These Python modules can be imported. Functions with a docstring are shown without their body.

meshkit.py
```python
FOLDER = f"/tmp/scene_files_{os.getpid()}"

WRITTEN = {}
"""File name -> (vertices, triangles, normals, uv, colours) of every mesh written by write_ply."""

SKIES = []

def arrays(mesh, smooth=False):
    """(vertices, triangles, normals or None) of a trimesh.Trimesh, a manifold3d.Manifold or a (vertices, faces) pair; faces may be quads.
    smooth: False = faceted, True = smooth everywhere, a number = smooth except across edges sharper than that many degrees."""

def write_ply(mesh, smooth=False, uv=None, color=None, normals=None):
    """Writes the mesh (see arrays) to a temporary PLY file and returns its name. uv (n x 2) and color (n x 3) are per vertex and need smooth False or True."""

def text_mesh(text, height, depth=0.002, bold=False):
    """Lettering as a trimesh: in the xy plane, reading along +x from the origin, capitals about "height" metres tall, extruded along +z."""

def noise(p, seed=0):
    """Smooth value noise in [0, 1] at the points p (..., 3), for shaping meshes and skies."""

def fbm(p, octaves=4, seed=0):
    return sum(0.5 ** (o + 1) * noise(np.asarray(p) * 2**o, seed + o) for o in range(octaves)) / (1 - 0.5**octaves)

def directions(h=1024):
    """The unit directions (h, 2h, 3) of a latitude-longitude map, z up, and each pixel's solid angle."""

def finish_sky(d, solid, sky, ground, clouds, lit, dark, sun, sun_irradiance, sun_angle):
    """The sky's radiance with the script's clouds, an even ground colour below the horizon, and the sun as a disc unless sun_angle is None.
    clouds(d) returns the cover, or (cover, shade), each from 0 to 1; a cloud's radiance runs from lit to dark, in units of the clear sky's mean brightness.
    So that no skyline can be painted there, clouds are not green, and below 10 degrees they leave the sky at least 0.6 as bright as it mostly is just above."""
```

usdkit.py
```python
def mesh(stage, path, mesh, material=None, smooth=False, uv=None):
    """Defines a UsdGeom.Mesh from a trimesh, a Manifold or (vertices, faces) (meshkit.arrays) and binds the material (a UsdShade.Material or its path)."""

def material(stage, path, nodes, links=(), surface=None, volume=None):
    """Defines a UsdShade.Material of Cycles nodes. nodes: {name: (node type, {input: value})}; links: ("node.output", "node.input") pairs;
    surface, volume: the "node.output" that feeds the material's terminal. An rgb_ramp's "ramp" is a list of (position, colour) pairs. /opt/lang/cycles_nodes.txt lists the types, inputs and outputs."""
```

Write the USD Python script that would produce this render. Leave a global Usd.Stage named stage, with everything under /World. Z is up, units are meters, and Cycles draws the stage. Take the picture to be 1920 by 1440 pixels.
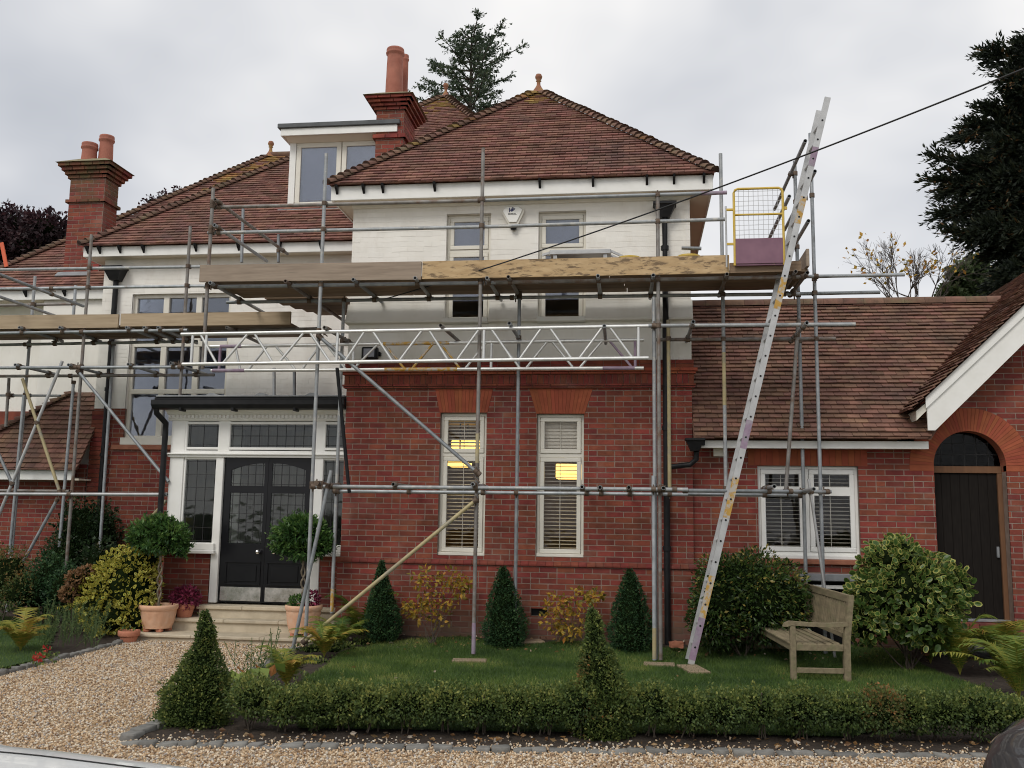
import math, random, numpy as np, trimesh, usdkit, meshkit
from pxr import Usd, UsdGeom, UsdLux, UsdShade, Sdf, Gf, Vt
from shapely.geometry import Polygon, box as sbox, Point
from shapely.ops import unary_union
from shapely import affinity

stage = Usd.Stage.CreateInMemory()
UsdGeom.SetStageUpAxis(stage, UsdGeom.Tokens.z)
UsdGeom.SetStageMetersPerUnit(stage, 1.0)
W = '/World'
UsdGeom.Xform.Define(stage, W)
rng = np.random.default_rng(7)
random.seed(7)
V3 = lambda *a: np.array(a, float)

# ------------------------------------------------------------------ camera, sky, sun, exposure
F = 1780.0                                        # focal length in pixels of the 1920 wide photograph
H = 1.75
EYE = V3(0, 0, H)
_y, _p, _r = np.radians([7.55, 7.8, 0.84])
FWD = V3(-math.sin(_y) * math.cos(_p), math.cos(_y) * math.cos(_p), math.sin(_p))
_rt = V3(math.cos(_y), math.sin(_y), 0)
_up = np.cross(_rt, FWD)
RT = math.cos(_r) * _rt + math.sin(_r) * _up
UP = -math.sin(_r) * _rt + math.cos(_r) * _up
cam = UsdGeom.Camera.Define(stage, W + '/camera')
cam.CreateHorizontalApertureAttr(36.0); cam.CreateVerticalApertureAttr(27.0)
cam.CreateFocalLengthAttr(F / 1920 * 36)
cam.CreateClippingRangeAttr(Gf.Vec2f(0.05, 2000))
cam.CreateExposureAttr(0.58)
cam.AddTransformOp().Set(Gf.Matrix4d(*RT, 0, *UP, 0, *(-FWD), 0, *EYE, 1))

SUN_DIR = V3(-0.35, -0.75, 0.85); SUN_DIR /= np.linalg.norm(SUN_DIR)      # towards the sun behind the cloud
SUN_EL, SUN_ROT = math.asin(SUN_DIR[2]), math.atan2(SUN_DIR[0], SUN_DIR[1])
sun = UsdLux.DistantLight.Define(stage, W + '/sun')
sun.CreateNormalizeAttr(True); sun.CreateIntensityAttr(0.25); sun.CreateAngleAttr(24.0); sun.CreateColorAttr(Gf.Vec3f(1, 0.965, 0.90))
_z = SUN_DIR; _x = np.cross(V3(0, 0, 1), _z); _x /= np.linalg.norm(_x); _yy = np.cross(_z, _x)
sun.AddTransformOp().Set(Gf.Matrix4d(*_x, 0, *_yy, 0, *_z, 0, 0, 0, 0, 1))
sky_mat = usdkit.material(stage, W + '/Looks/overcast_sky', {
    'sky': ('sky_texture', {'sky_type': 'single_scattering', 'sun_disc': False, 'sun_elevation': SUN_EL, 'sun_rotation': SUN_ROT, 'aerosol_density': 2.0}),
    'tc': ('texture_coordinate', {}),
    'map': ('mapping', {'scale': (1.0, 1.0, 1.7), 'location': (1.7, 0.4, 0.3)}),
    'n1': ('noise_texture', {'scale': 2.3, 'detail': 4.0, 'roughness': 0.48, 'distortion': 0.2}),
    'r1': ('rgb_ramp', {'ramp': [(0.28, (3.7, 3.85, 4.15)), (0.40, (4.4, 4.5, 4.75)), (0.51, (5.35, 5.38, 5.5)), (0.64, (6.6, 6.5, 6.4)), (0.76, (8.0, 7.75, 7.5))]}),
    'mix': ('mix_color', {'fac': 0.94, 'use_clamp': False}),
    'bg': ('background_shader', {'strength': 0.1})},
    [('tc.generated', 'map.vector'), ('map.vector', 'n1.vector'), ('n1.fac', 'r1.fac'), ('sky.color', 'mix.a'), ('r1.color', 'mix.b'), ('mix.result', 'bg.color')], surface='bg.background')
sky = UsdLux.DomeLight.Define(stage, W + '/sky')
UsdShade.MaterialBindingAPI.Apply(sky.GetPrim()).Bind(sky_mat)
sky.GetPrim().SetCustomDataByKey('kind', 'structure')


def ray(x, y): return RT * (x - 960) / F - UP * (y - 720) / F + FWD
def at(x, y, Y=None, Z=None, X=None):
    """The point of a known plane (Y, Z or X constant) that a survey sighting from the eye meets."""
    d = ray(x, y)
    t = Y / d[1] if Y is not None else ((Z - H) / d[2] if Z is not None else X / d[0])
    return EYE + d * t
def on_slope(x, y, Y0, Z0, k):
    """Where a sighting meets the roof slope z = Z0 + k (y - Y0)."""
    d = ray(x, y); t = (Z0 - k * Y0 - H) / (d[2] - k * d[1]); return EYE + d * t
def depth(p): return float((np.asarray(p) - EYE) @ FWD)
def inframe(p):
    q = np.asarray(p) - EYE; z = q @ FWD
    return z > 0 and abs(q @ RT) < z * 0.56 and abs(q @ UP) < z * 0.42

# ------------------------------------------------------------------ names, things, meshes
_used = {}
def numbered(path):
    n = _used.get(path, 0); _used[path] = n + 1
    return path if n == 0 else f'{path}_{n:03d}'
def tag(prim, label=None, cat=None, group=None, kind=None):
    for k, v in (('label', label), ('category', cat), ('group', group), ('kind', kind)):
        if v: prim.SetCustomDataByKey(k, v)
    return prim
def thing(name, label, cat, loc=(0, 0, 0), rz=0, group=None, kind=None):
    x = UsdGeom.Xform.Define(stage, numbered(f'{W}/{name}'))
    x.AddTranslateOp().Set(Gf.Vec3d(*map(float, loc))); x.AddRotateZOp().Set(float(math.degrees(rz)))
    return tag(x.GetPrim(), label, cat, group, kind)
def part(name, parent, label=None, kind=None):
    return tag(UsdGeom.Xform.Define(stage, numbered(f'{parent.GetPath()}/{name}')).GetPrim(), label, None, None, kind)

_BF = np.array([[0, 3, 2, 1], [4, 5, 6, 7], [0, 1, 5, 4], [1, 2, 6, 5], [2, 3, 7, 6], [3, 0, 4, 7]])
class MB:
    """Collects shapes; build() makes them one mesh. Faces do not share vertices across sharp edges, so normals may be smoothed everywhere."""
    def __init__(s): s.v, s.f, s.t, s.n = [], [], [], 0
    def add(s, v, f, t=0.5):
        v = np.asarray(v, float); f = np.asarray(f, int)
        if f.shape[1] == 4: f = np.vstack([f[:, [0, 1, 2]], f[:, [0, 2, 3]]])
        s.v.append(v); s.f.append(f + s.n); s.t.append(np.broadcast_to(np.asarray(t, float), (len(v),))); s.n += len(v); return s
    def hexa(s, p, t=0.5, skip=()):
        """p: bottom four counter-clockwise seen from above, then top four."""
        p = np.asarray(p, float); v, f = [], []
        for i, q in enumerate(_BF):
            if i in skip: continue
            f.append(np.arange(4) + 4 * len(f)); v.append(p[q])
        return s.add(np.vstack(v), f, t)
    def box(s, x0, x1, y0, y1, z0, z1, t=0.5, skip=()):
        return s.hexa([(x0, y0, z0), (x1, y0, z0), (x1, y1, z0), (x0, y1, z0), (x0, y0, z1), (x1, y0, z1), (x1, y1, z1), (x0, y1, z1)], t, skip)
    def cbox(s, x0, x1, y0, y1, z0, z1, c=0.004, t=0.5):
        """Box with chamfered edges."""
        c = min(c, (x1 - x0) / 3, (y1 - y0) / 3, (z1 - z0) / 3)
        pts = np.array([(a, b, d) for a in (x0, x1) for b in (y0, y1) for d in (z0, z1)], float)
        cen = pts.mean(0); sg = np.sign(pts - cen); P = []
        for p, g in zip(pts, sg):
            for k in range(3):
                q = p - g * c; q[k] = p[k]; P.append(q)
        h = trimesh.convex.convex_hull(np.array(P))
        return s.add(h.triangles.reshape(-1, 3), np.arange(len(h.faces) * 3).reshape(-1, 3), t)
    def bar(s, a, b, w, h, up=(0, 0, 1), t=0.5):
        """Rectangular bar from a to b: w across, h along up."""
        a, b = np.asarray(a, float), np.asarray(b, float); d = b - a; d /= np.linalg.norm(d)
        x = np.cross(d, up); x /= np.linalg.norm(x); u = np.cross(x, d); x = x * w / 2; u = u * h / 2
        return s.hexa([a - x - u, a + x - u, b + x - u, b - x - u, a - x + u, a + x + u, b + x + u, b - x + u], t)
    def tube(s, a, b, r, n=10, hollow=False, r2=None, t=0.5):
        a, b = np.asarray(a, float), np.asarray(b, float); d = b - a; L = np.linalg.norm(d); d = d / L
        x = np.cross(d, (0, 0, 1) if abs(d[2]) < 0.9 else (1, 0, 0)); x /= np.linalg.norm(x); y = np.cross(d, x)
        an = np.linspace(0, 2 * np.pi, n, endpoint=False); c = np.cos(an)[:, None] * x + np.sin(an)[:, None] * y
        r2 = r if r2 is None else r2; i = np.arange(n); j = (i + 1) % n
        s.add(np.vstack([a + c * r, b + c * r2]), np.stack([i, j, j + n, i + n], 1), t)
        if hollow:
            q = r * 0.80
            s.add(np.vstack([a + c * q, b + c * q]), np.stack([i + n, j + n, j, i], 1), t)
            for p, fl in ((a, 1), (b, 0)):
                f = np.stack([i, i + n, j + n, j], 1)
                s.add(np.vstack([p + c * r, p + c * q]), f if fl else f[:, ::-1], t)
        else:
            for p, rr, fl in ((a, r, 1), (b, r2, 0)):
                f = np.stack([np.full(n, n), j, i], 1)
                s.add(np.vstack([p + c * rr, p[None]]), f if fl else f[:, ::-1], t)
        return s
    def path(s, pts, r, n=8, t=0.5, taper=1.0):
        pts = np.asarray(pts, float); m = len(pts); V = []
        up = V3(0.13, 0.31, 0.94)
        for k in range(m):
            d = pts[min(k + 1, m - 1)] - pts[max(k - 1, 0)]; d /= np.linalg.norm(d)
            x = np.cross(d, up if abs(d @ up) < 0.95 else V3(1, 0, 0)); x /= np.linalg.norm(x); y = np.cross(d, x)
            an = np.linspace(0, 2 * np.pi, n, endpoint=False); rr = r * (1 + (taper - 1) * k / (m - 1))
            V.append(pts[k] + rr * (np.cos(an)[:, None] * x + np.sin(an)[:, None] * y))
        i = np.arange(n); j = (i + 1) % n; Fc = []
        for k in range(m - 1): Fc.append(np.stack([i, j, j + n, i + n], 1) + k * n)
        s.add(np.vstack(V), np.vstack(Fc), t)
        for k, fl in ((0, 1), (m - 1, 0)):
            f = np.stack([np.full(n, n), j, i], 1)
            s.add(np.vstack([V[k], pts[k][None]]), f if fl else f[:, ::-1], t)
        return s
    def lathe(s, prof, c=(0, 0, 0), n=20, t=0.5):
        """prof: (radius, z) from bottom to top, turned about z at c."""
        an = np.linspace(0, 2 * np.pi, n, endpoint=False); c = np.asarray(c, float)
        V = np.vstack([np.stack([np.cos(an) * r, np.sin(an) * r, np.full(n, z)], 1) + c for r, z in prof])
        i = np.arange(n); j = (i + 1) % n
        return s.add(V, np.vstack([np.stack([i, j, j + n, i + n], 1) + k * n for k in range(len(prof) - 1)]), t)
    def prism(s, poly, a0, a1, axis='y', t=0.5):
        """Shapely polygon in (x, z) pushed from y = a0 to a1 (axis 'y'), in (x, y) along z ('z') or in (y, z) along x ('x')."""
        for g in getattr(poly, 'geoms', [poly]):
            if g.is_empty or g.area < 1e-7: continue
            m = trimesh.creation.extrude_polygon(g, a1 - a0, engine='earcut'); v, f = np.array(m.vertices), np.array(m.faces)
            if axis == 'y': v = np.stack([v[:, 0], v[:, 2] + a0, v[:, 1]], 1); f = f[:, ::-1]
            elif axis == 'x': v = np.stack([v[:, 2] + a0, v[:, 0], v[:, 1]], 1)
            else: v = v + V3(0, 0, a0)
            s.add(v[f.ravel()], np.arange(len(f) * 3).reshape(-1, 3), t)
        return s
    def tri(s, m, t=0.5): return s.add(m.vertices, m.faces, t)
    def build(s, name, mat, parent=None, label=None, cat=None, group=None, kind=None, smooth=True):
        if not s.v: return None
        base = str(parent.GetPath()) if parent else W
        v, f, t = np.vstack(s.v), np.vstack(s.f), np.concatenate(s.t)
        m = usdkit.mesh(stage, numbered(f'{base}/{name}'), (v, f), mat, smooth=smooth)
        UsdGeom.PrimvarsAPI(m).CreatePrimvar('tint', Sdf.ValueTypeNames.FloatArray, 'vertex').Set(Vt.FloatArray.FromNumpy(t.astype(np.float32)))
        return tag(m.GetPrim(), label, cat, group, kind)

# ------------------------------------------------------------------ materials
def hexc(r, g, b): return tuple(((c / 255 / 12.92) if c <= 10 else ((c / 255 + 0.055) / 1.055) ** 2.4) for c in (r, g, b))
def M(name, stops, scale=3.0, detail=4.0, rough=0.7, bump=0.0, bscale=60.0, bdist=0.004, tint=0.0, hue=0.0, metallic=0.0, spec=0.5, stretch=(1, 1, 1), stain=None, sscale=1.0, trans=0.0, coat=0.0, rvar=0.0, tintramp=None, damp=None):
    """Procedural look: a noise-driven colour ramp (or a ramp over the piece's tint), per-piece tint, optional stains, bump and translucency."""
    n = {'g': ('geometry', {}), 'm': ('mapping', {'scale': stretch}), 'n': ('noise_texture', {'scale': scale, 'detail': detail, 'roughness': 0.6}),
         'a': ('attribute', {'attribute': 'tint'}),
         'r': ('rgb_ramp', {'ramp': stops if np.ndim(stops[0][-1]) else [(0.28, stops[0]), (0.72, stops[-1])]}), 'p': ('principled_bsdf', {'roughness': rough, 'metallic': metallic, 'specular_ior_level': spec, 'coat_weight': coat})}
    l = [('g.position', 'm.vector'), ('m.vector', 'n.vector')]
    if tintramp:
        n['r'] = ('rgb_ramp', {'ramp': tintramp}); l.append(('a.fac', 'r.fac'))
    else: l.append(('n.fac', 'r.fac'))
    col = 'r.color'
    if stain:
        n['sn'] = ('noise_texture', {'scale': sscale, 'detail': 6.0, 'roughness': 0.65}); n['sr'] = ('rgb_ramp', {'ramp': [(stain[1], (0, 0, 0)), (stain[2], (1, 1, 1))]})
        n['sx'] = ('mix_color', {'b': stain[0]}); n['sm'] = ('math', {'math_type': 'multiply', 'value2': stain[3] if len(stain) > 3 else 0.8})
        l += [('m.vector', 'sn.vector'), ('sn.fac', 'sr.fac'), ('sr.color', 'sm.value1'), ('sm.value', 'sx.fac'), (col, 'sx.a')]; col = 'sx.result'
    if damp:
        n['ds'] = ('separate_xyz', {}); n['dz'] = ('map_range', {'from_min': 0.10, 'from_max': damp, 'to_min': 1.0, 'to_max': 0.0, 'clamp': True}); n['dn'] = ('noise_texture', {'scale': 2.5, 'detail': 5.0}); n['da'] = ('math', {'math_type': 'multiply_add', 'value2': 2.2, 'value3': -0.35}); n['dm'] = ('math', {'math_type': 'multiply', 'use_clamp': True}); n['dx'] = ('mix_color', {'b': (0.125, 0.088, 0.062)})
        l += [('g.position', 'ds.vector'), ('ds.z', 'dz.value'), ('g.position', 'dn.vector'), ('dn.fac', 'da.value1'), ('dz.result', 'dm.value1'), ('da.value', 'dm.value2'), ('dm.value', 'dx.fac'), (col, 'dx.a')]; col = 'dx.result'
    if tint or hue:
        n['tv'] = ('map_range', {'from_min': 0.0, 'from_max': 1.0, 'to_min': 1 - tint, 'to_max': 1 + tint}); n['h'] = ('hsv', {})
        n['fm'] = ('math', {'math_type': 'multiply', 'value2': 7.31}); n['fr'] = ('math', {'math_type': 'fraction'}); n['th'] = ('map_range', {'from_min': 0.0, 'from_max': 1.0, 'to_min': 0.5 - hue, 'to_max': 0.5 + hue})
        l += [('a.fac', 'tv.value'), ('tv.result', 'h.value'), ('a.fac', 'fm.value1'), ('fm.value', 'fr.value1'), ('fr.value', 'th.value'), ('th.result', 'h.hue'), (col, 'h.color')]; col = 'h.color'
    l.append((col, 'p.base_color'))
    if rvar:
        n['rv'] = ('map_range', {'from_min': 0.3, 'from_max': 0.7, 'to_min': rough - rvar, 'to_max': rough + rvar}); l += [('n.fac', 'rv.value'), ('rv.result', 'p.roughness')]
    if bump:
        n['bn'] = ('noise_texture', {'scale': bscale, 'detail': 3.0}); n['b'] = ('bump', {'strength': bump, 'distance': bdist})
        l += [('m.vector', 'bn.vector'), ('bn.fac', 'b.height'), ('b.normal', 'p.normal')]
    out = 'p.BSDF'
    if trans:
        n['tl'] = ('translucent_bsdf', {}); n['mx'] = ('mix_closure', {'fac': trans}); l += [(col, 'tl.color'), ('p.BSDF', 'mx.closure1'), ('tl.BSDF', 'mx.closure2')]; out = 'mx.closure'
    return usdkit.material(stage, f'{W}/Looks/{name}', n, l, surface=out)

def glass_mat(name, ior=1.55, tintc=(1, 1, 1), rough=0.02, wob=0.0):
    n = {'f': ('fresnel', {'IOR': ior}), 't': ('transparent_bsdf', {'color': tintc}), 'g': ('glossy_bsdf', {'color': (0.95, 0.97, 1.0), 'roughness': rough}), 'x': ('mix_closure', {})}
    l = [('f.fac', 'x.fac'), ('t.BSDF', 'x.closure1'), ('g.BSDF', 'x.closure2')]
    if wob:
        n |= {'geo': ('geometry', {}), 'n': ('noise_texture', {'scale': 7.0, 'detail': 1.0}), 'b': ('bump', {'strength': wob, 'distance': 0.02})}
        l += [('geo.position', 'n.vector'), ('n.fac', 'b.height'), ('b.normal', 'g.normal')]
    return usdkit.material(stage, f'{W}/Looks/{name}', n, l, surface='x.closure')

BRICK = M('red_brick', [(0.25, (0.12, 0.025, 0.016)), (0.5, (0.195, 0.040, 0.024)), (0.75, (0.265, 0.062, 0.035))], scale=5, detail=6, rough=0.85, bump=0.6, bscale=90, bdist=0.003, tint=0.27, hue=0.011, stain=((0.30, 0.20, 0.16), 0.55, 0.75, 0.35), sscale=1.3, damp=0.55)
BRICK_O = M('orange_rubbed_brick', [(0.3, (0.27, 0.062, 0.028)), (0.7, (0.36, 0.09, 0.04))], scale=6, rough=0.85, bump=0.4, bscale=120, bdist=0.002, tint=0.14, hue=0.008)
BRICK_OLD = M('sooty_chimney_brick', [(0.3, (0.16, 0.04, 0.03)), (0.7, (0.27, 0.07, 0.045))], scale=5, rough=0.9, bump=0.6, bscale=90, tint=0.25, hue=0.012, stain=((0.07, 0.075, 0.03), 0.45, 0.62, 0.8), sscale=2.2)
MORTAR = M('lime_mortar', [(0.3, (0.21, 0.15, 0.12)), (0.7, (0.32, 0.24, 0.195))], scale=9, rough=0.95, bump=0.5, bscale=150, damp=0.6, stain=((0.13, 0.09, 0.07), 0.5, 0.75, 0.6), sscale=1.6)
MORTAR_O = M('red_mortar', [(0.3, (0.25, 0.07, 0.035)), (0.7, (0.33, 0.11, 0.055))], scale=9, rough=0.95)
PAINTBRICK = M('painted_brick', [(0.3, (0.80, 0.77, 0.705)), (0.7, (0.86, 0.835, 0.78))], scale=3, rough=0.6, bump=0.35, bscale=70, bdist=0.003, tint=0.03, stain=((0.50, 0.43, 0.34), 0.52, 0.8, 0.45), sscale=2.2, stretch=(1, 1, 0.4))
WHITE = M('white_gloss_paint', [(0.3, (0.78, 0.77, 0.73)), (0.7, (0.85, 0.84, 0.81))], scale=4, rough=0.35, bump=0.08, bscale=40, tint=0.02)
CREAM = M('cream_window_paint', [(0.3, (0.69, 0.655, 0.57)), (0.7, (0.76, 0.725, 0.64))], scale=4, rough=0.4, tint=0.02)
SOFFIT = M('cream_soffit', [(0.3, (0.72, 0.65, 0.53)), (0.7, (0.78, 0.71, 0.59))], scale=3, rough=0.6)
SILLTILE = M('red_sill', [(0.3, (0.26, 0.09, 0.05)), (0.7, (0.35, 0.14, 0.08))], scale=8, rough=0.8, bump=0.4)
TILE = M('clay_roof_tile', [(0.25, (0.135, 0.064, 0.048)), (0.5, (0.20, 0.092, 0.067)), (0.75, (0.275, 0.128, 0.092))], scale=4.5, detail=5, rough=0.85, bump=0.5, bscale=110, bdist=0.003, tint=0.27, hue=0.012, stain=((0.06, 0.045, 0.04), 0.50, 0.70, 0.65), sscale=0.9)
TILE_W = M('newer_clay_roof_tile', [(0.25, (0.12, 0.062, 0.043)), (0.5, (0.178, 0.090, 0.060)), (0.75, (0.25, 0.128, 0.086))], scale=4.5, detail=5, rough=0.85, bump=0.5, bscale=110, bdist=0.003, tint=0.25, hue=0.014, stain=((0.07, 0.05, 0.04), 0.48, 0.70, 0.65), sscale=1.4)
TILE_L = M('lichen_roof_tile', [(0.3, (0.17, 0.085, 0.04)), (0.7, (0.33, 0.2, 0.05))], scale=9, detail=5, rough=0.9, bump=0.6, bscale=120, tint=0.32, hue=0.02)
HIPTILE = M('hip_tile', [(0.3, (0.10, 0.058, 0.040)), (0.7, (0.20, 0.105, 0.07))], scale=7, rough=0.9, bump=0.6, bscale=90, tint=0.25, hue=0.015, stain=((0.17, 0.15, 0.08), 0.52, 0.7, 0.6), sscale=3)
UNDER = M('roof_underlay', [(0.3, (0.04, 0.022, 0.018)), (0.7, (0.055, 0.03, 0.024))])
TERRA = M('terracotta', [(0.3, (0.42, 0.155, 0.09)), (0.7, (0.53, 0.215, 0.13))], scale=6, rough=0.85, bump=0.3, bscale=80, tint=0.1)
TERRA_PALE = M('pale_terracotta', [(0.3, (0.60, 0.33, 0.20)), (0.7, (0.69, 0.42, 0.27))], scale=9, rough=0.9, bump=0.35, bscale=70, tint=0.1, stain=((0.62, 0.47, 0.36), 0.5, 0.7, 0.5), sscale=5)
POTRED = M('chimney_pot_clay', [(0.3, (0.31, 0.105, 0.07)), (0.7, (0.41, 0.155, 0.105))], scale=5, rough=0.85, tint=0.1, stain=((0.15, 0.08, 0.06), 0.5, 0.75, 0.5), sscale=3)
LEAD = M('lead_sheet', [(0.3, (0.20, 0.21, 0.22)), (0.7, (0.32, 0.33, 0.34))], scale=6, rough=0.55, metallic=0.2, bump=0.3, bscale=15)
CAME = M('dark_lead_came', [(0.3, (0.03, 0.03, 0.03)), (0.7, (0.05, 0.05, 0.05))], rough=0.7, spec=0.1)
FELT = M('dark_roof_edge', [(0.3, (0.055, 0.06, 0.065)), (0.7, (0.09, 0.095, 0.10))], scale=5, rough=0.6)
BLACK = M('black_cast_iron', [(0.3, (0.010, 0.010, 0.011)), (0.7, (0.02, 0.02, 0.021))], scale=9, rough=0.45, spec=0.2, bump=0.15, bscale=60)
BLACKGLOSS = M('black_gloss_door_paint', [(0.3, (0.008, 0.008, 0.010)), (0.7, (0.012, 0.012, 0.014))], scale=3, rough=0.2, spec=0.25)
BOARDDOOR = M('black_boarded_door', [(0.3, (0.012, 0.010, 0.009)), (0.7, (0.019, 0.016, 0.014))], scale=8, rough=0.75, spec=0.08, stretch=(6, 6, 0.6))
DARKROOM = M('dim_room', [(0.3, (0.16, 0.12, 0.085)), (0.7, (0.21, 0.16, 0.115))], scale=2, rough=0.9)
CURTAIN = M('grey_curtain', [(0.3, (0.30, 0.285, 0.27)), (0.7, (0.40, 0.385, 0.36))], scale=6, rough=0.9, stretch=(5, 1, 0.2))
BLUEGREY = M('pale_blue_grey', [(0.3, (0.33, 0.34, 0.39)), (0.7, (0.38, 0.39, 0.45))], scale=3, rough=0.8)  # pale tone, also of the sheets added to brighten upper panes
SLAT = M('blind_slat', [(0.3, (0.60, 0.55, 0.45)), (0.7, (0.68, 0.63, 0.53))], scale=6, rough=0.45)
STEELK = M('kick_plate_steel', [(0.3, (0.52, 0.50, 0.47)), (0.7, (0.62, 0.60, 0.57))], scale=6, rough=0.28, metallic=1.0, rvar=0.08)
CHROME = M('chrome', [(0.3, (0.8, 0.8, 0.8)), (0.7, (0.85, 0.85, 0.85))], rough=0.08, metallic=1.0)
STONE = M('pale_step_stone', [(0.3, (0.42, 0.355, 0.255)), (0.7, (0.55, 0.475, 0.355))], scale=5, detail=6, rough=0.85, bump=0.4, bscale=60, tint=0.08, stain=((0.22, 0.18, 0.13), 0.58, 0.78, 0.6), sscale=3)
SETT = M('grey_granite_sett', [(0.3, (0.135, 0.13, 0.12)), (0.7, (0.22, 0.213, 0.195))], scale=12, detail=6, rough=0.9, bump=0.6, bscale=60, bdist=0.006, tint=0.22, hue=0.01)
GALV = M('galvanised_tube', [(0.3, (0.23, 0.25, 0.265)), (0.7, (0.38, 0.395, 0.405))], scale=9, detail=5, rough=0.5, metallic=0.45, bump=0.12, bscale=60, tint=0.25, stain=((0.13, 0.09, 0.065), 0.58, 0.74, 0.65), sscale=6)
GALVY = M('yellowed_tube', [(0.3, (0.36, 0.29, 0.15)), (0.7, (0.46, 0.39, 0.22))], scale=8, rough=0.6, metallic=0.1, stain=((0.25, 0.24, 0.21), 0.5, 0.65, 0.7), sscale=5)
GALVP = M('purple_marked_tube', [(0.3, (0.21, 0.14, 0.205)), (0.7, (0.32, 0.235, 0.31))], scale=12, rough=0.55, stain=((0.3, 0.3, 0.31), 0.5, 0.65, 0.6), sscale=7)
ALU = M('aluminium_truss', [(0.3, (0.58, 0.58, 0.57)), (0.7, (0.72, 0.72, 0.70))], scale=8, rough=0.42, metallic=0.55, bump=0.08, bscale=60, tint=0.08)
ALUD = M('dull_aluminium', [(0.3, (0.40, 0.40, 0.40)), (0.7, (0.52, 0.52, 0.52))], scale=8, rough=0.5, metallic=0.5, tint=0.15)
YELP = M('yellow_marked_tube', [(0.3, (0.40, 0.22, 0.035)), (0.7, (0.52, 0.31, 0.06))], scale=9, rough=0.55, stain=((0.42, 0.41, 0.39), 0.46, 0.56, 0.85), sscale=14)
GALVB = M('brown_weathered_tube', [(0.3, (0.15, 0.135, 0.12)), (0.7, (0.28, 0.265, 0.25))], scale=7, detail=6, rough=0.6, metallic=0.3, bump=0.2, bscale=50, stain=((0.15, 0.085, 0.05), 0.5, 0.66, 0.8), sscale=5)
GALVC = M('cement_splashed_tube', [(0.3, (0.25, 0.265, 0.275)), (0.7, (0.40, 0.41, 0.415))], scale=7, detail=6, rough=0.6, metallic=0.35, bump=0.3, bscale=50, stain=((0.47, 0.45, 0.41), 0.55, 0.62, 0.8), sscale=9)
RUSTY = M('rusty_coupler', [(0.3, (0.085, 0.055, 0.04)), (0.7, (0.17, 0.125, 0.09))], scale=20, rough=0.7, metallic=0.3)
YELLOW = M('yellow_gate_paint', [(0.3, (0.55, 0.37, 0.06)), (0.7, (0.64, 0.45, 0.09))], scale=9, rough=0.5)
PURPLE = M('scuffed_purple_panel', [(0.3, (0.175, 0.085, 0.125)), (0.7, (0.235, 0.12, 0.165))], scale=5, rough=0.65, stain=((0.45, 0.33, 0.12), 0.66, 0.74, 0.7), sscale=9)
PLANKG = M('grey_scaffold_board', [(0.3, (0.24, 0.185, 0.14)), (0.7, (0.36, 0.285, 0.22))], scale=6, detail=6, rough=0.9, bump=0.5, bscale=30, bdist=0.003, stretch=(0.35, 4, 4), tint=0.16, stain=((0.1, 0.08, 0.06), 0.6, 0.75, 0.6), sscale=3)
PLANKO = M('orange_scaffold_board', [(0.3, (0.46, 0.305, 0.155)), (0.7, (0.64, 0.46, 0.26))], scale=6, detail=6, rough=0.88, bump=0.5, bscale=30, bdist=0.003, stretch=(0.8, 3, 3), tint=0.12, stain=((0.12, 0.08, 0.05), 0.53, 0.62, 0.8), sscale=8)
PLANKD = M('worn_deck_board', [(0.3, (0.17, 0.115, 0.075)), (0.7, (0.27, 0.19, 0.125))], scale=6, detail=6, rough=0.9, bump=0.5, bscale=30, stretch=(0.35, 4, 4), tint=0.25)
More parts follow.
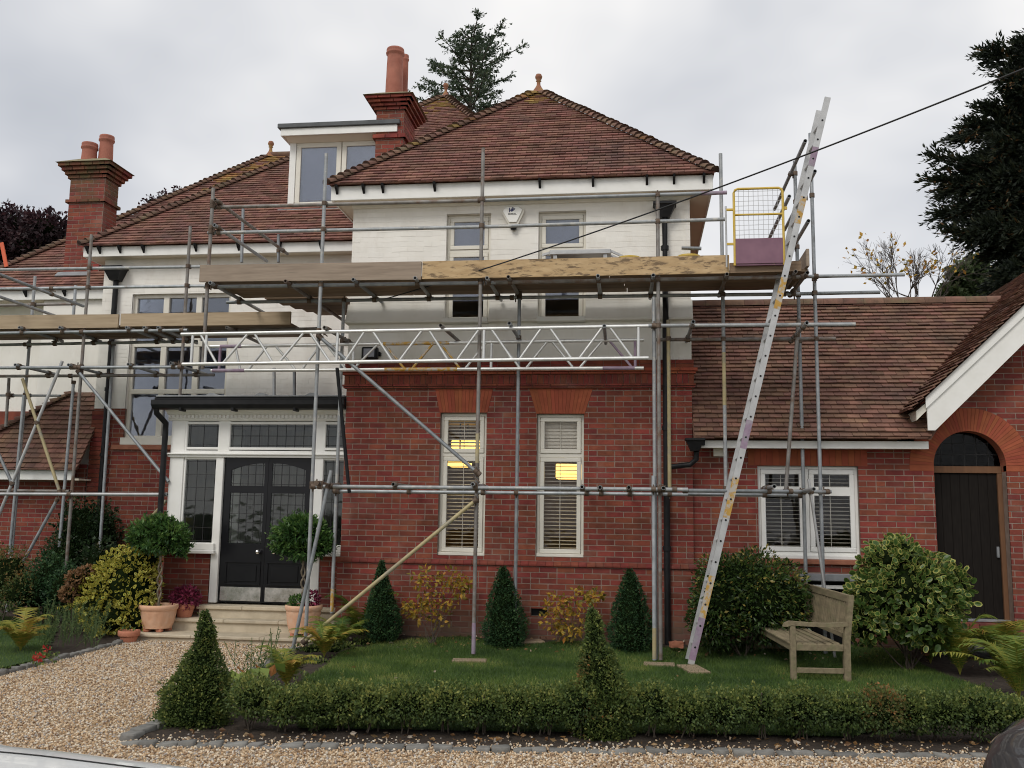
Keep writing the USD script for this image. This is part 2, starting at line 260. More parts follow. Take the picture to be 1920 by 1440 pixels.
TEAK = M('weathered_bench_teak', [(0.3, (0.145, 0.115, 0.068)), (0.7, (0.26, 0.21, 0.13))], scale=7, detail=6, rough=0.85, bump=0.5, bscale=40, bdist=0.003, stretch=(3, 0.5, 3), tint=0.14, stain=((0.15, 0.155, 0.07), 0.5, 0.68, 0.5), sscale=4)
PLY = M('plywood_pad', [(0.3, (0.23, 0.17, 0.11)), (0.7, (0.32, 0.24, 0.165))], scale=7, rough=0.9, tint=0.12)
TIMBER = M('door_frame_timber', [(0.3, (0.13, 0.06, 0.028)), (0.7, (0.19, 0.09, 0.04))], scale=6, rough=0.75, stretch=(3, 3, 0.5))
CABLE = M('black_cable', [(0.3, (0.012, 0.012, 0.013)), (0.7, (0.016, 0.016, 0.017))], rough=0.5)
ORANGE = M('orange_plastic', [(0.3, (0.62, 0.10, 0.035)), (0.7, (0.70, 0.13, 0.05))], rough=0.5)
BLUEINK = M('navy_print', [(0.3, (0.02, 0.022, 0.09)), (0.7, (0.025, 0.03, 0.11))], rough=0.5)
ALARMBODY = M('alarm_box_plastic', [(0.3, (0.60, 0.57, 0.50)), (0.7, (0.65, 0.62, 0.55))], rough=0.45)
ALARMFACE = M('alarm_box_face', [(0.3, (0.80, 0.79, 0.75)), (0.7, (0.83, 0.82, 0.78))], rough=0.35)
CARWHITE = M('white_car_paint', [(0.3, (0.80, 0.81, 0.80)), (0.7, (0.82, 0.83, 0.82))], rough=0.3, coat=0.8)
CARDARK = M('dark_car_paint', [(0.3, (0.018, 0.017, 0.018)), (0.7, (0.024, 0.022, 0.024))], rough=0.3, coat=0.8)
LAMPGLASS = M('headlight_glass', [(0.3, (0.35, 0.36, 0.37)), (0.7, (0.5, 0.51, 0.52))], scale=30, rough=0.08, coat=1.0)
RUBBER = M('black_rubber', [(0.3, (0.015, 0.015, 0.015)), (0.7, (0.02, 0.02, 0.02))], rough=0.8)
GLASS = glass_mat('window_glass', 1.32, wob=0.05)
GLASS_LEAD = glass_mat('leaded_glass', 1.5, (0.80, 0.82, 0.80), 0.06, wob=0.25)
GLASS_DARK = glass_mat('fanlight_glass', 1.2, (0.6, 0.6, 0.6), 0.1, wob=0.2)
GLASS_BLUE = glass_mat('upper_window_glass', 1.9, (0.85, 0.88, 0.95), 0.02, wob=0.04)
LAMPGLOW = usdkit.material(stage, W + '/Looks/lamp_glow', {'e': ('emission', {'color': (1.0, 0.62, 0.13), 'strength': 1.9})}, [], surface='e.emission')
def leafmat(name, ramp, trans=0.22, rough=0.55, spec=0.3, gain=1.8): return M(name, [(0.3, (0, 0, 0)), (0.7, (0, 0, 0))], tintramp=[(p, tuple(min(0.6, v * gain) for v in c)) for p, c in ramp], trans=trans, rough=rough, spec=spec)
G_BOX = leafmat('box_leaf', [(0, (0.014, 0.026, 0.008)), (0.5, (0.042, 0.064, 0.016)), (0.85, (0.085, 0.105, 0.026)), (1, (0.14, 0.145, 0.038))])
G_BOXDARK = leafmat('dark_box_leaf', [(0, (0.008, 0.022, 0.010)), (0.6, (0.018, 0.045, 0.016)), (1, (0.045, 0.08, 0.026))])
G_RUST = leafmat('rusty_box_leaf', [(0, (0.02, 0.035, 0.01)), (0.4, (0.045, 0.065, 0.018)), (0.75, (0.10, 0.065, 0.022)), (1, (0.17, 0.08, 0.025))])
G_VAR = leafmat('variegated_leaf', [(0, (0.028, 0.062, 0.014)), (0.66, (0.060, 0.105, 0.024)), (0.75, (0.28, 0.29, 0.075)), (1, (0.42, 0.39, 0.12))], rough=0.35, gain=1.2)
G_VARY = leafmat('yellow_variegated_leaf', [(0, (0.045, 0.08, 0.014)), (0.36, (0.09, 0.135, 0.02)), (0.5, (0.31, 0.28, 0.05)), (1, (0.42, 0.36, 0.07))], rough=0.4, gain=1.3)
G_LAUREL = leafmat('laurel_leaf', [(0, (0.010, 0.020, 0.006)), (0.6, (0.026, 0.048, 0.012)), (0.85, (0.07, 0.085, 0.018)), (1, (0.20, 0.15, 0.04))], rough=0.3)
G_AUT = leafmat('autumn_leaf', [(0, (0.09, 0.085, 0.02)), (0.4, (0.22, 0.16, 0.025)), (0.75, (0.40, 0.24, 0.03)), (1, (0.38, 0.16, 0.03))], gain=1.2)
G_FERN = leafmat('fern_frond', [(0, (0.04, 0.085, 0.014)), (0.5, (0.10, 0.14, 0.022)), (0.8, (0.23, 0.20, 0.032)), (1, (0.30, 0.16, 0.035))], gain=1.3)
G_TOP = leafmat('bay_leaf', [(0, (0.010, 0.026, 0.008)), (0.5, (0.028, 0.065, 0.016)), (1, (0.075, 0.125, 0.03))], rough=0.4)
G_IVY = leafmat('ivy_leaf', [(0, (0.006, 0.014, 0.006)), (0.7, (0.018, 0.034, 0.012)), (1, (0.07, 0.06, 0.03))], rough=0.45)
G_BURG = leafmat('burgundy_leaf', [(0, (0.06, 0.008, 0.02)), (0.5, (0.16, 0.018, 0.05)), (1, (0.32, 0.05, 0.11))], gain=1.0)
G_BEECH = leafmat('copper_beech_leaf', [(0, (0.012, 0.007, 0.009)), (0.6, (0.03, 0.013, 0.017)), (1, (0.07, 0.03, 0.032))], gain=1.2)
G_CON = leafmat('conifer_needle', [(0, (0.018, 0.027, 0.018)), (0.6, (0.038, 0.055, 0.032)), (1, (0.075, 0.085, 0.05))], trans=0.12, gain=1.9)
G_YEW = leafmat('yew_needle', [(0, (0.006, 0.009, 0.006)), (0.6, (0.014, 0.020, 0.011)), (0.93, (0.03, 0.034, 0.016)), (1, (0.10, 0.05, 0.02))], trans=0.1, gain=1.4)
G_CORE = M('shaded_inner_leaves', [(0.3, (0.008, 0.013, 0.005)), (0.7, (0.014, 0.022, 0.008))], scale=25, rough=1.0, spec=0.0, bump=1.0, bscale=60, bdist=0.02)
G_BG = leafmat('far_bush_leaf', [(0, (0.035, 0.055, 0.022)), (0.7, (0.075, 0.10, 0.04)), (1, (0.13, 0.13, 0.05))], gain=1.2)
G_HEATH = leafmat('rosemary_leaf', [(0, (0.035, 0.065, 0.025)), (0.6, (0.075, 0.115, 0.04)), (1, (0.15, 0.17, 0.06))], gain=1.3)
G_HYD = leafmat('faded_hydrangea', [(0, (0.10, 0.055, 0.025)), (0.6, (0.23, 0.12, 0.055)), (1, (0.33, 0.19, 0.09))], gain=1.0)
G_GRASS = leafmat('lawn_blade', [(0, (0.020, 0.040, 0.008)), (0.5, (0.046, 0.078, 0.015)), (0.85, (0.085, 0.115, 0.026)), (1, (0.15, 0.15, 0.045))], trans=0.3, gain=2.0)
G_BEGO = leafmat('broad_pale_leaf', [(0, (0.09, 0.15, 0.03)), (0.7, (0.20, 0.26, 0.05)), (0.8, (0.28, 0.12, 0.03)), (1, (0.33, 0.13, 0.04))], gain=1.0)
G_RED = leafmat('red_petal', [(0, (0.35, 0.02, 0.02)), (1, (0.5, 0.05, 0.04))], gain=1.0)
BARK = M('bark', [(0.3, (0.045, 0.035, 0.026)), (0.7, (0.09, 0.07, 0.052))], scale=12, rough=0.95, bump=0.6, bscale=40)
BARKP = M('pale_bark', [(0.3, (0.15, 0.12, 0.085)), (0.7, (0.24, 0.20, 0.145))], scale=12, rough=0.9)
TWIG = M('grey_twig', [(0.3, (0.075, 0.06, 0.052)), (0.7, (0.115, 0.093, 0.08))], scale=10, rough=0.95)
SOIL = M('bed_soil', [(0.3, (0.022, 0.015, 0.010)), (0.7, (0.055, 0.038, 0.026))], scale=14, detail=8, rough=1.0, bump=0.9, bscale=50, bdist=0.02)
LAWNBASE = M('lawn_base', [(0.3, (0.018, 0.045, 0.008)), (0.7, (0.042, 0.085, 0.015))], scale=2.0, detail=8, rough=1.0, bump=0.8, bscale=80, bdist=0.02)
GRAVELBASE = M('gravel_base', [(0.25, (0.24, 0.165, 0.095)), (0.5, (0.42, 0.31, 0.20)), (0.75, (0.60, 0.50, 0.37))], scale=45, detail=4, rough=0.95, bump=1.0, bscale=55, bdist=0.02)
PEBBLE = M('gravel_pebble', [(0.3, (0, 0, 0)), (0.7, (0, 0, 0))], tintramp=[(0, (0.24, 0.155, 0.095)), (0.2, (0.37, 0.245, 0.14)), (0.45, (0.50, 0.345, 0.20)), (0.7, (0.60, 0.47, 0.32)), (0.88, (0.72, 0.64, 0.51)), (1, (0.34, 0.31, 0.285))], rough=0.85)
EARTH = M('distant_ground', [(0.3, (0.03, 0.05, 0.015)), (0.7, (0.06, 0.08, 0.03))], scale=0.3, rough=1.0)
LITTER = leafmat('fallen_leaf', [(0, (0.10, 0.05, 0.025)), (0.5, (0.24, 0.13, 0.05)), (0.8, (0.33, 0.22, 0.11)), (1, (0.55, 0.48, 0.40))], trans=0.1, gain=1.0)

# ------------------------------------------------------------------ bricks and roof tiles: pieces of their own, the rest joined
PIECES = {}                                      # (thing, kind) -> list of (size in the picture, parent, mesh builder, material)
def piece(owner, kind, parent, mb, mat, centre, area):
    PIECES.setdefault((str(owner.GetPath()), kind), []).append(((area / depth(centre) ** 2) if inframe(centre) else -1, parent, mb, mat))
def flush_pieces(most=300):
    joined = {'brick': 'brickwork', 'roof_tile': 'roof_tiling', 'hip_tile': 'hip_tiling'}
    for (own, kind), L in PIECES.items():
        L.sort(key=lambda e: -e[0])
        rest = {}
        for k, (s, par, mb, mat) in enumerate(L):
            if k < most and s > 0: mb.build(kind, mat, par)
            else: rest.setdefault((str(par.GetPath()), str(mat.GetPath())), [par, mat, []])[2].append(mb)
        for par, mat, ms in rest.values():
            o = MB()
            for q in ms: o.v += q.v; o.t += q.t; o.f += [f + o.n for f in q.f]; o.n += q.n
            o.build(joined[kind], mat, par, kind='stuff')

def btint(): return float(np.clip(rng.normal(0.5, 0.24), 0, 1))
def brickwork(owner, parent, region, Y, mat=BRICK, mortar=MORTAR, course=0.075, pitch=0.2375, zref=0.0, xref=0.0, thick=0.22, proud=0.0025, joint=0.0125, build_wall=True, single=True):
    """Coursed brick face in the plane y = Y looking to -y, over a region in (x, z); each brick stands proud of the recessed mortar."""
    if build_wall: MB().prism(region, Y, Y + thick).build('mortar_bed', mortar, parent)
    x0, z0, x1, z1 = region.bounds; out = MB(); prep = region.buffer(-1e-6)
    for j in range(int((z0 - zref) / course) - 1, int((z1 - zref) / course) + 2):
        zb = zref + j * course; x = xref + (0.5 * pitch if j % 2 else 0.0); x += math.floor((x0 - x) / pitch) * pitch
        xs = []
        while x < x1:
            if rng.random() < 0.10: xs += [(x, x + pitch / 2), (x + pitch / 2, x + pitch)]
            else: xs.append((x, x + pitch))
            x += pitch
        for a, b in xs:
            r = sbox(a + joint / 2, zb + joint / 2, b - joint / 2, zb + course - joint / 2)
            if r.disjoint(region): continue
            q = r if prep.contains(r) else r.intersection(region)
            if q.is_empty or q.area < 0.0009: continue
            pr = proud + rng.uniform(-0.001, 0.0025); t = btint(); m = MB() if single else out
            for g in getattr(q, 'geoms', [q]):
                bb = g.bounds
                if abs(g.area - (bb[2] - bb[0]) * (bb[3] - bb[1])) < 1e-5: m.box(bb[0], bb[2], Y - pr, Y + 0.015, bb[1], bb[3], t, skip=(4,))
                elif g.geom_type == 'Polygon': m.prism(g, Y - pr, Y + 0.015, t=t)
            if single: piece(owner, 'brick', parent, m, mat, V3((a + b) / 2, Y, zb), q.area)
    if not single: out.build('painted_brickwork', mat, parent, kind='stuff')

def roofslope(owner, parent, A, B, C, D, mat, gauge=0.1, w=0.168, lichen=None, single=True, seed=1):
    """Plain clay tiles laid in courses on the slope A (eave left), B (eave right), C (top right), D (top left)."""
    A, B, C, D = (np.asarray(p, float) for p in (A, B, C, D)); r = np.random.default_rng(seed)
    e = B - A; e /= np.linalg.norm(e); n = np.cross(e, D - A); n /= np.linalg.norm(n); u = np.cross(n, e)
    L = (D - A) @ u; rows = int(L / gauge)
    for j in range(-1, rows):
        s0, s1 = max(j * gauge, -0.04), min((j + 1.12) * gauge, L)
        lb = lambda s: ((A + (D - A) * (s / L)) - A) @ e
        rb = lambda s: ((B + (C - B) * (s / L)) - A) @ e
        x = lb(s0) - r.random() * 0.0 - w; x = math.floor(x / w) * w + (w / 2 if j % 2 else 0); wav = 0.003 * math.sin(j * 1.7)
        while x < rb(s0):
            a0, a1 = max(x + 0.003, lb(s0)), min(x + w - 0.003, rb(s0)); b0, b1 = max(x + 0.003, lb(s1)), min(x + w - 0.003, rb(s1))
            x += w
            if a1 - a0 < 0.02: continue
            if b1 - b0 < 0.004: b0 = b1 = (max(lb(s1), min(rb(s1), (a0 + a1) / 2))); b0 -= 0.002; b1 += 0.002
            h = (0.036 if mat is TILE else 0.041) + r.uniform(-0.004, 0.005) + wav; tw = r.uniform(-0.003, 0.003); dz = r.uniform(-0.004, 0.004)
            pt = lambda q, s, hh: A + e * q + u * s + n * hh
            p = [pt(a0, s0 + dz, h - 0.017 + tw), pt(a1, s0 + dz, h - 0.017 - tw), pt(b1, s1, 0.001), pt(b0, s1, 0.001), pt(a0, s0 + dz, h + tw), pt(a1, s0 + dz, h - tw), pt(b1, s1, 0.013), pt(b0, s1, 0.013)]
            m = MB().hexa(p, float(np.clip(r.normal(0.5, 0.24), 0, 1)), skip=(0, 4)); cen = (p[4] + p[6]) / 2
            mt = mat
            if lichen and r.random() < lichen(cen): mt = TILE_L
            piece(owner, 'roof_tile', parent, m, mt, cen, (a1 - a0) * gauge)

def hipcaps(owner, parent, P, Q, mat=HIPTILE, step=0.125, r=0.10, lichen=None, up=V3(0, 0, 1)):
    P, Q = np.asarray(P, float), np.asarray(Q, float); d = Q - P; L = np.linalg.norm(d); d /= L
    sd = np.cross(d, up); sd /= np.linalg.norm(sd); n = np.cross(sd, d); an = np.linspace(-0.15, math.pi + 0.15, 8)
    for k in range(int(L / step)):
        s = k * step - 0.02; j = rng.uniform(0.9, 1.1); ln = step * 1.5
        lo = P + d * (s + rng.uniform(-0.006, 0.006)); hi = P + d * min(s + ln, L)
        a = [lo + sd * math.cos(t) * r * 1.12 + n * (math.sin(t) * r * 0.72 * j + 0.035) for t in an]; b = [hi + sd * math.cos(t) * r * 0.8 + n * (math.sin(t) * r * 0.45 + 0.0) for t in an]
        m = MB(); i = np.arange(7); tt = float(rng.random())
        m.add(np.array(a + b), np.stack([i, i + 1, i + 9, i + 8], 1)[:, ::-1], tt)
        m.add(np.array(a), np.stack([np.zeros(6, int), i[1:] + 1, i[1:]], 1)[:, ::-1], tt); m.add(np.array(a), np.stack([np.zeros(6, int), i[1:], i[1:] + 1], 1)[:, ::-1], tt)
        mt = TILE_L if lichen and rng.random() < lichen(lo) else mat
        piece(owner, 'hip_tile', parent, m, mt, lo, 0.02)

def frame_bars(m, x0, x1, z0, z1, y0, y1, w, c=0.004):
    m.cbox(x0, x1, y0, y1, z1 - w, z1, c); m.cbox(x0, x1, y0, y1, z0, z0 + w, c)
    m.cbox(x0, x0 + w, y0 + 0.001, y1, z0 + w - 0.001, z1 - w + 0.001, c); m.cbox(x1 - w, x1, y0 + 0.001, y1, z0 + w - 0.001, z1 - w + 0.001, c)
def slats(par, x0, x1, z0, z1, y, pitch=0.05, tilt=0.35, mat=SLAT, tape=True):
    z = z0 + 0.02
    while z < z1 - 0.01:
        a = math.cos(tilt) * 0.024; b = math.sin(tilt) * 0.024
        MB().hexa([(x0, y - a, z - b - 0.0015), (x1, y - a, z - b - 0.0015), (x1, y + a, z + b - 0.0015), (x0, y + a, z + b - 0.0015), (x0, y - a, z - b + 0.0015), (x1, y - a, z - b + 0.0015), (x1, y + a, z + b + 0.0015), (x0, y + a, z + b + 0.0015)], float(rng.random())).build('blind_slat', mat, par)
        z += pitch
    if tape:
        m = MB(); m.box(x0 * 0.52 + x1 * 0.48 - 0.005, x0 * 0.52 + x1 * 0.48 + 0.005, y - 0.027, y - 0.024, z0, z1); m.build('blind_ladder', mat, par)
def sash(par, x0, x1, z0, z1, y, w=0.055, mat=CREAM, glass=GLASS, d=0.045):
    m = MB(); frame_bars(m, x0, x1, z0, z1, y, y + d, w, 0.006); m.build('sash', mat, par)
    MB().box(x0 + w - 0.004, x1 - w + 0.004, y + d * 0.5, y + d * 0.5 + 0.006, z0 + w - 0.004, z1 - w + 0.004).build('pane', glass, par)
def xz(x, y, Y): p = at(x, y, Y=Y); return p[0], p[2]
def R2(tl, br, Y):
    a, b = at(*tl, Y=Y), at(*br, Y=Y); return a[0], b[0], b[2], a[2]           # x0, x1, z0, z1
def room(par, x0, x1, y0, y1, z0, z1, mat=DARKROOM):
    m = MB(); t = 0.06
    m.box(x0, x1, y1, y1 + t, z0, z1); m.box(x0 - t, x0, y0, y1 + t, z0, z1); m.box(x1, x1 + t, y0, y1 + t, z0, z1); m.box(x0 - t, x1 + t, y0, y1 + t, z0 - t, z0); m.box(x0 - t, x1 + t, y0, y1 + t, z1, z1 + t)
    m.build('room_lining', mat, par)
def leading(par, x0, x1, z0, z1, y, nx, nz, border=0.035, glass=GLASS_LEAD, clip=None):
    """Leaded light: small panes, each its own, in a grid of lead cames with a narrow border."""
    xs = np.concatenate([[x0], np.linspace(x0 + border, x1 - border, nx + 1), [x1]]) if border else np.linspace(x0, x1, nx + 1)
    zs = np.concatenate([[z0], np.linspace(z0 + border, z1 - border, nz + 1), [z1]]) if border else np.linspace(z0, z1, nz + 1)
    edge = MB(); c = 0.003
    for i in range(len(xs) - 1):
        for j in range(len(zs) - 1):
            big = (xs[i + 1] - xs[i]) > 0.05 and (zs[j + 1] - zs[j]) > 0.05
            q = sbox(xs[i] + c, zs[j] + c, xs[i + 1] - c, zs[j + 1] - c)
            if clip is not None: q = q.intersection(clip)
            if q.is_empty or q.area < 2e-5: continue
            a, b = rng.uniform(-0.005, 0.005, 2); m = MB() if big else edge
            bx = q.bounds
            if clip is None or abs(q.area - (bx[2] - bx[0]) * (bx[3] - bx[1])) < 1e-6:
                f = lambda X, Z: y + a * (X - (bx[0] + bx[2]) / 2) + b * (Z - (bx[1] + bx[3]) / 2)
                P = [(X, f(X, Z) + k, Z) for Z in (bx[1], bx[3]) for X, k in ((bx[0], 0), (bx[2], 0), (bx[2], 0.003), (bx[0], 0.003))]
                m.hexa(P)
            else: m.prism(q, y, y + 0.003)
            if big: m.build('pane', glass, par)
    edge.build('border_panes', glass, par)
    lead = MB()
    for X in xs[1:-1]:
        g = sbox(X - 0.0035, z0, X + 0.0035, z1); g = g if clip is None else g.intersection(clip); lead.prism(g, y - 0.003, y + 0.006)
    for Z in zs[1:-1]:
        g = sbox(x0, Z - 0.0035, x1, Z + 0.0035); g = g if clip is None else g.intersection(clip); lead.prism(g, y - 0.0035, y + 0.0065)
    lead.build('lead_came', CAME, par)
def bracket(par, x, y, z):
    m = MB(); m.prism(Polygon([(y, z), (y - 0.10, z - 0.01), (y - 0.085, z - 0.05), (y - 0.03, z - 0.10), (y, z - 0.13)]), x - 0.016, x + 0.016, axis='x'); m.build('gutter_bracket', BLACK, par)
def finial(par, p, s=1.0):
    m = MB().lathe([(0.20 * s, -0.08 * s), (0.15 * s, 0.0), (0.085 * s, 0.10 * s), (0.05 * s, 0.17 * s), (0.045 * s, 0.26 * s), (0.075 * s, 0.28 * s), (0.05 * s, 0.31 * s), (0.085 * s, 0.35 * s), (0.095 * s, 0.40 * s), (0.07 * s, 0.46 * s), (0.0, 0.485 * s)], p, 14)
    m.build('finial', M_FIN, par)
M_FIN = M('finial_clay', [(0.3, (0.20, 0.085, 0.05)), (0.7, (0.30, 0.125, 0.07))], scale=6, rough=0.85, stain=((0.36, 0.23, 0.06), 0.45, 0.6, 0.8), sscale=5)

# ------------------------------------------------------------------ the house
house = thing('house', 'large brick house under scaffolding, white upper storey and steep clay tiled roofs', 'house')
YT, XL, XR = 13.0, -4.10, 0.744                   # tower front
ZS0, ZS1 = 1.052, 1.123                           # string course
w1 = R2((826, 774), (908, 1043), YT); w2 = R2((1007, 776), (1094, 1046), YT)
def arch_poly(w, x0, x1, zt): return Polygon([(w[0] - 0.012, w[3] + 0.004), (w[1] + 0.012, w[3] + 0.004), (x1, zt), (x0, zt)])
ar1 = arch_poly(w1, at(816, 729, Y=YT)[0], at(925, 729, Y=YT)[0], 3.484); ar2 = arch_poly(w2, at(992, 729, Y=YT)[0], at(1112, 727, Y=YT)[0], 3.484)
tw = part('tower_wall', house)
vent = sbox(-1.42, 0.40, -1.20, 0.50)
holes = unary_union([sbox(w[0], w[2], w[1], w[3]) for w in (w1, w2)])
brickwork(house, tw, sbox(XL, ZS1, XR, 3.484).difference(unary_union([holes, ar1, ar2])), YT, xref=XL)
plinth = part('tower_plinth', house)
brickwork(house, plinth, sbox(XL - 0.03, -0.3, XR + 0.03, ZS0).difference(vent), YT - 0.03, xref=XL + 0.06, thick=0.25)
MB().box(-1.42, -1.20, YT + 0.05, YT + 0.06, 0.40, 0.50).build('air_vent', BLACK, plinth)
for w, ar in ((w1, ar1), (w2, ar2)):              # gauged flat arches of thin orange bricks
    ap = part('flat_arch', house); n = 15
    x0b, x1b, x0t, x1t = w[0] - 0.012, w[1] + 0.012, ar.exterior.coords[3][0], ar.exterior.coords[2][0]
    zb, zt = w[3] + 0.004, 3.484
    for k in range(n):
        a, b = k / n, (k + 1) / n; g = 0.0022
        m = MB(); m.prism(Polygon([(x0b + (x1b - x0b) * a + g, zb), (x0b + (x1b - x0b) * b - g, zb), (x0t + (x1t - x0t) * b - g, zt - 0.004), (x0t + (x1t - x0t) * a + g, zt - 0.004)]), YT - 0.009, YT + 0.20, t=btint()); m.build('voussoir', BRICK_O, ap)
    MB().prism(ar.buffer(-0.002), YT - 0.003, YT + 0.19).build('arch_mortar', MORTAR_O, tw)
sc = MB(); n = 44                                 # moulded string course, brick on edge
for k in range(n):
    a = XL - 0.045 + (XR - XL + 0.09) * k / n; b = XL - 0.045 + (XR - XL + 0.09) * (k + 1) / n
    sc.prism(Polygon([(YT + 0.02, ZS0), (YT - 0.045, ZS0), (YT - 0.060, ZS0 + 0.012), (YT - 0.060, ZS0 + 0.03), (YT - 0.05, ZS0 + 0.04), (YT - 0.012, ZS1), (YT + 0.02, ZS1)]), a + 0.002, b - 0.002, axis='x', t=btint() * 0.6)
sc.build('string_course', BRICK, tw)
cn = part('cornice', house)
def course_x(m, x0, x1, y, z0, z1, pitch=0.2375, d=0.1, t0=1.0, jt=0.004):
    k = int((x1 - x0) / pitch)
    for i in range(k):
        a = x0 + (x1 - x0) * i / k; b = x0 + (x1 - x0) * (i + 1) / k
        m.box(a + jt, b - jt, y - rng.uniform(0, 0.003), y + d, z0 + 0.003, z1 - 0.003, btint() * t0)
MB().box(XL - 0.02, XR + 0.02, YT - 0.025, YT + 0.2, 3.486, 3.872).build('mortar_bed', MORTAR, cn)
for y_, z0, z1, pt, mt in ((YT - 0.045, 3.486, 3.512, 0.2375, BRICK), (YT - 0.062, 3.512, 3.541, 0.2375, BRICK), (YT - 0.036, 3.541, 3.676, 0.0786, BRICK), (YT - 0.062, 3.676, 3.71, 0.2375, BRICK_O), (YT - 0.085, 3.71, 3.757, 0.2375, BRICK_O), (YT - 0.036, 3.757, 3.815, 0.2375, BRICK), (YT - 0.036, 3.815, 3.872, 0.2375, BRICK)):
    m = MB(); off = 0.03 + (YT - 0.036 - y_); course_x(m, XL - off, XR + off, y_, z0, z1, pt); m.build('cornice_course', mt, cn)
uw1 = R2((838, 402), (917, 606), YT); uw2 = R2((1010, 397), (1098, 605), YT)
uwall = part('upper_wall', house)
uholes = unary_union([sbox(w[0], 4.40, w[1], w[3]) for w in (uw1, uw2)])
brickwork(house, uwall, sbox(XL, 4.70, XR, 6.16).difference(uholes), YT, PAINTBRICK, PAINTBRICK, proud=0.0012, joint=0.007, single=False, xref=XL)
lowp = sbox(XL, 3.872, XR, 4.42).difference(uholes)
MB().prism(lowp, YT - 0.012, YT + 0.2).build('smooth_painted_band', PAINTBRICK, uwall)
fl = MB(); zz_ = np.linspace(0, 1, 9)             # the bell-cast flare above the white band
prof = [(YT + 0.1, 4.415), (YT - 0.13, 4.415), (YT - 0.135, 4.44)] + [(YT - 0.125 * (1 - s) ** 1.8 - 0.003, 4.44 + 0.27 * s) for s in zz_] + [(YT + 0.1, 4.71)]
for a, b in ((XL - 0.03, uw1[0]), (uw1[1], uw2[0]), (uw2[1], XR + 0.02)): fl.prism(Polygon(prof), a, b, axis='x')
fl.build('flared_skirt', PAINTBRICK, uwall, smooth=True)
MB().box(XL, XL + 0.25, YT + 0.22, 15.2, -0.3, 6.16).box(XR - 0.25, XR, YT + 0.22, 18.2, -0.3, 6.16).build('tower_side_wall', BRICK, house)

def tall_window(w, parent, zsplit0, zsplit1, glass, Y, blind, mat=CREAM):
    wn = part('window', parent); yi = Y + 0.075
    m = MB(); frame_bars(m, w[0] + 0.002, w[1] - 0.002, w[2] + 0.002, w[3] - 0.002, yi, yi + 0.08, 0.038); m.cbox(w[0] + 0.03, w[1] - 0.03, yi, yi + 0.08, zsplit0, zsplit1, 0.004)
    m.cbox(w[0] - 0.0, w[1] + 0.0, yi - 0.045, yi + 0.02, w[2] + 0.003, w[2] + 0.045, 0.006)
    m.build('frame', mat, wn)
    g = 0.003
    sash(wn, w[0] + 0.040 + g, w[1] - 0.040 - g, zsplit1 + g, w[3] - 0.040 - g, yi - 0.014, 0.058, mat, glass)
    sash(wn, w[0] + 0.040 + g, w[1] - 0.040 - g, w[2] + 0.046 + g, zsplit0 - g, yi - 0.014, 0.058, mat, glass)
    return wn, yi
for i, w in enumerate((w1, w2)):
    zs0, zs1 = at(870, 856, Y=YT)[2], at(870, 849, Y=YT)[2]
    wn, yi = tall_window(w, house, zs0, zs1, GLASS, YT, True)
    slats(wn, w[0] + 0.07, w[1] - 0.07, w[2] + 0.10, zs0 - 0.03, yi + 0.10, 0.0505, 0.22)
    slats(wn, w[0] + 0.07, w[1] - 0.07, zs1 + 0.04, w[3] - 0.06, yi + 0.10, 0.047, 0.5 if i == 0 else 1.15)
room(house, XL + 0.3, XR - 0.3, YT + 0.23, 16.2, 0.55, 3.15)
# the lit lamps inside the ground-floor room, glimpsed between the slats
for (xa, ya), (xb, yb_), Yl in (((838, 866), (878, 874), 14.4), ((846, 826), (900, 841), 14.6), ((1042, 870), (1090, 897), 14.7)):
    a, b = at(xa, yb_, Y=Yl), at(xb, ya, Y=Yl); lm = part('ceiling_lamp', house); MB().cbox(a[0], b[0], Yl, Yl + 0.35, a[2], b[2], 0.01).build('lamp_diffuser', LAMPGLOW, lm)
    MB().tube((a[0] * 0.5 + b[0] * 0.5, Yl + 0.17, b[2]), (a[0] * 0.5 + b[0] * 0.5, Yl + 0.17, 3.15), 0.012, 8).build('lamp_stem', BLACK, lm)
for w in (uw1, uw2):
    zs0, zs1 = at(1050, 467, Y=YT)[2], at(1050, 462, Y=YT)[2]
    wn, yi = tall_window(w, house, zs0 - 0.01, zs1, GLASS_BLUE, YT, False)
    MB().box(w[0] + 0.03, w[1] - 0.03, yi + 0.12, yi + 0.13, 4.78, w[3] - 0.03).build('roller_blind', BLUEGREY, wn)  # added pale sheet behind the panes, lifts them to a sky-grey brightness
    m = MB(); m.cbox(w[0] + 0.001, w[1] - 0.001, YT - 0.15, YT + 0.1, 4.405, 4.47, 0.006); m.build('sill', WHITE, wn)
room(house, XL + 0.3, XR - 0.3, YT + 0.23, 16.2, 4.2, 6.1)

# tower eaves and roof
OV, EZ = 0.30, 6.41
ex0, ex1, ey = XL - OV + 0.02, XR + OV + 0.02, YT - OV
ap = V3((ex0 + ex1) / 2, ey + (ex1 - ex0) / 2, EZ + 0.931 * (ex1 - ex0) / 2)
yb = ey + (ex1 - ex0)
ev = part('eaves', house)
m = MB(); zf = EZ - 0.225
m.cbox(ex0 + 0.02, ex1 - 0.02, ey + 0.03, ey + 0.06, zf, EZ - 0.015, 0.004); m.cbox(ex0 + 0.02, ex0 + 0.05, ey + 0.061, yb, zf, EZ - 0.015); m.cbox(ex1 - 0.05, ex1 - 0.02, ey + 0.061, yb, zf, EZ - 0.015)
m.build('fascia_board', WHITE, ev)
m = MB(); m.box(ex0 + 0.051, ex1 - 0.051, ey + 0.061, YT, zf + 0.012, zf + 0.03); m.box(ex0 + 0.051, XL, YT, yb - 0.05, zf + 0.012, zf + 0.03); m.box(XR, ex1 - 0.051, YT, yb - 0.05, zf + 0.012, zf + 0.03); m.build('soffit_board', SOFFIT, ev)
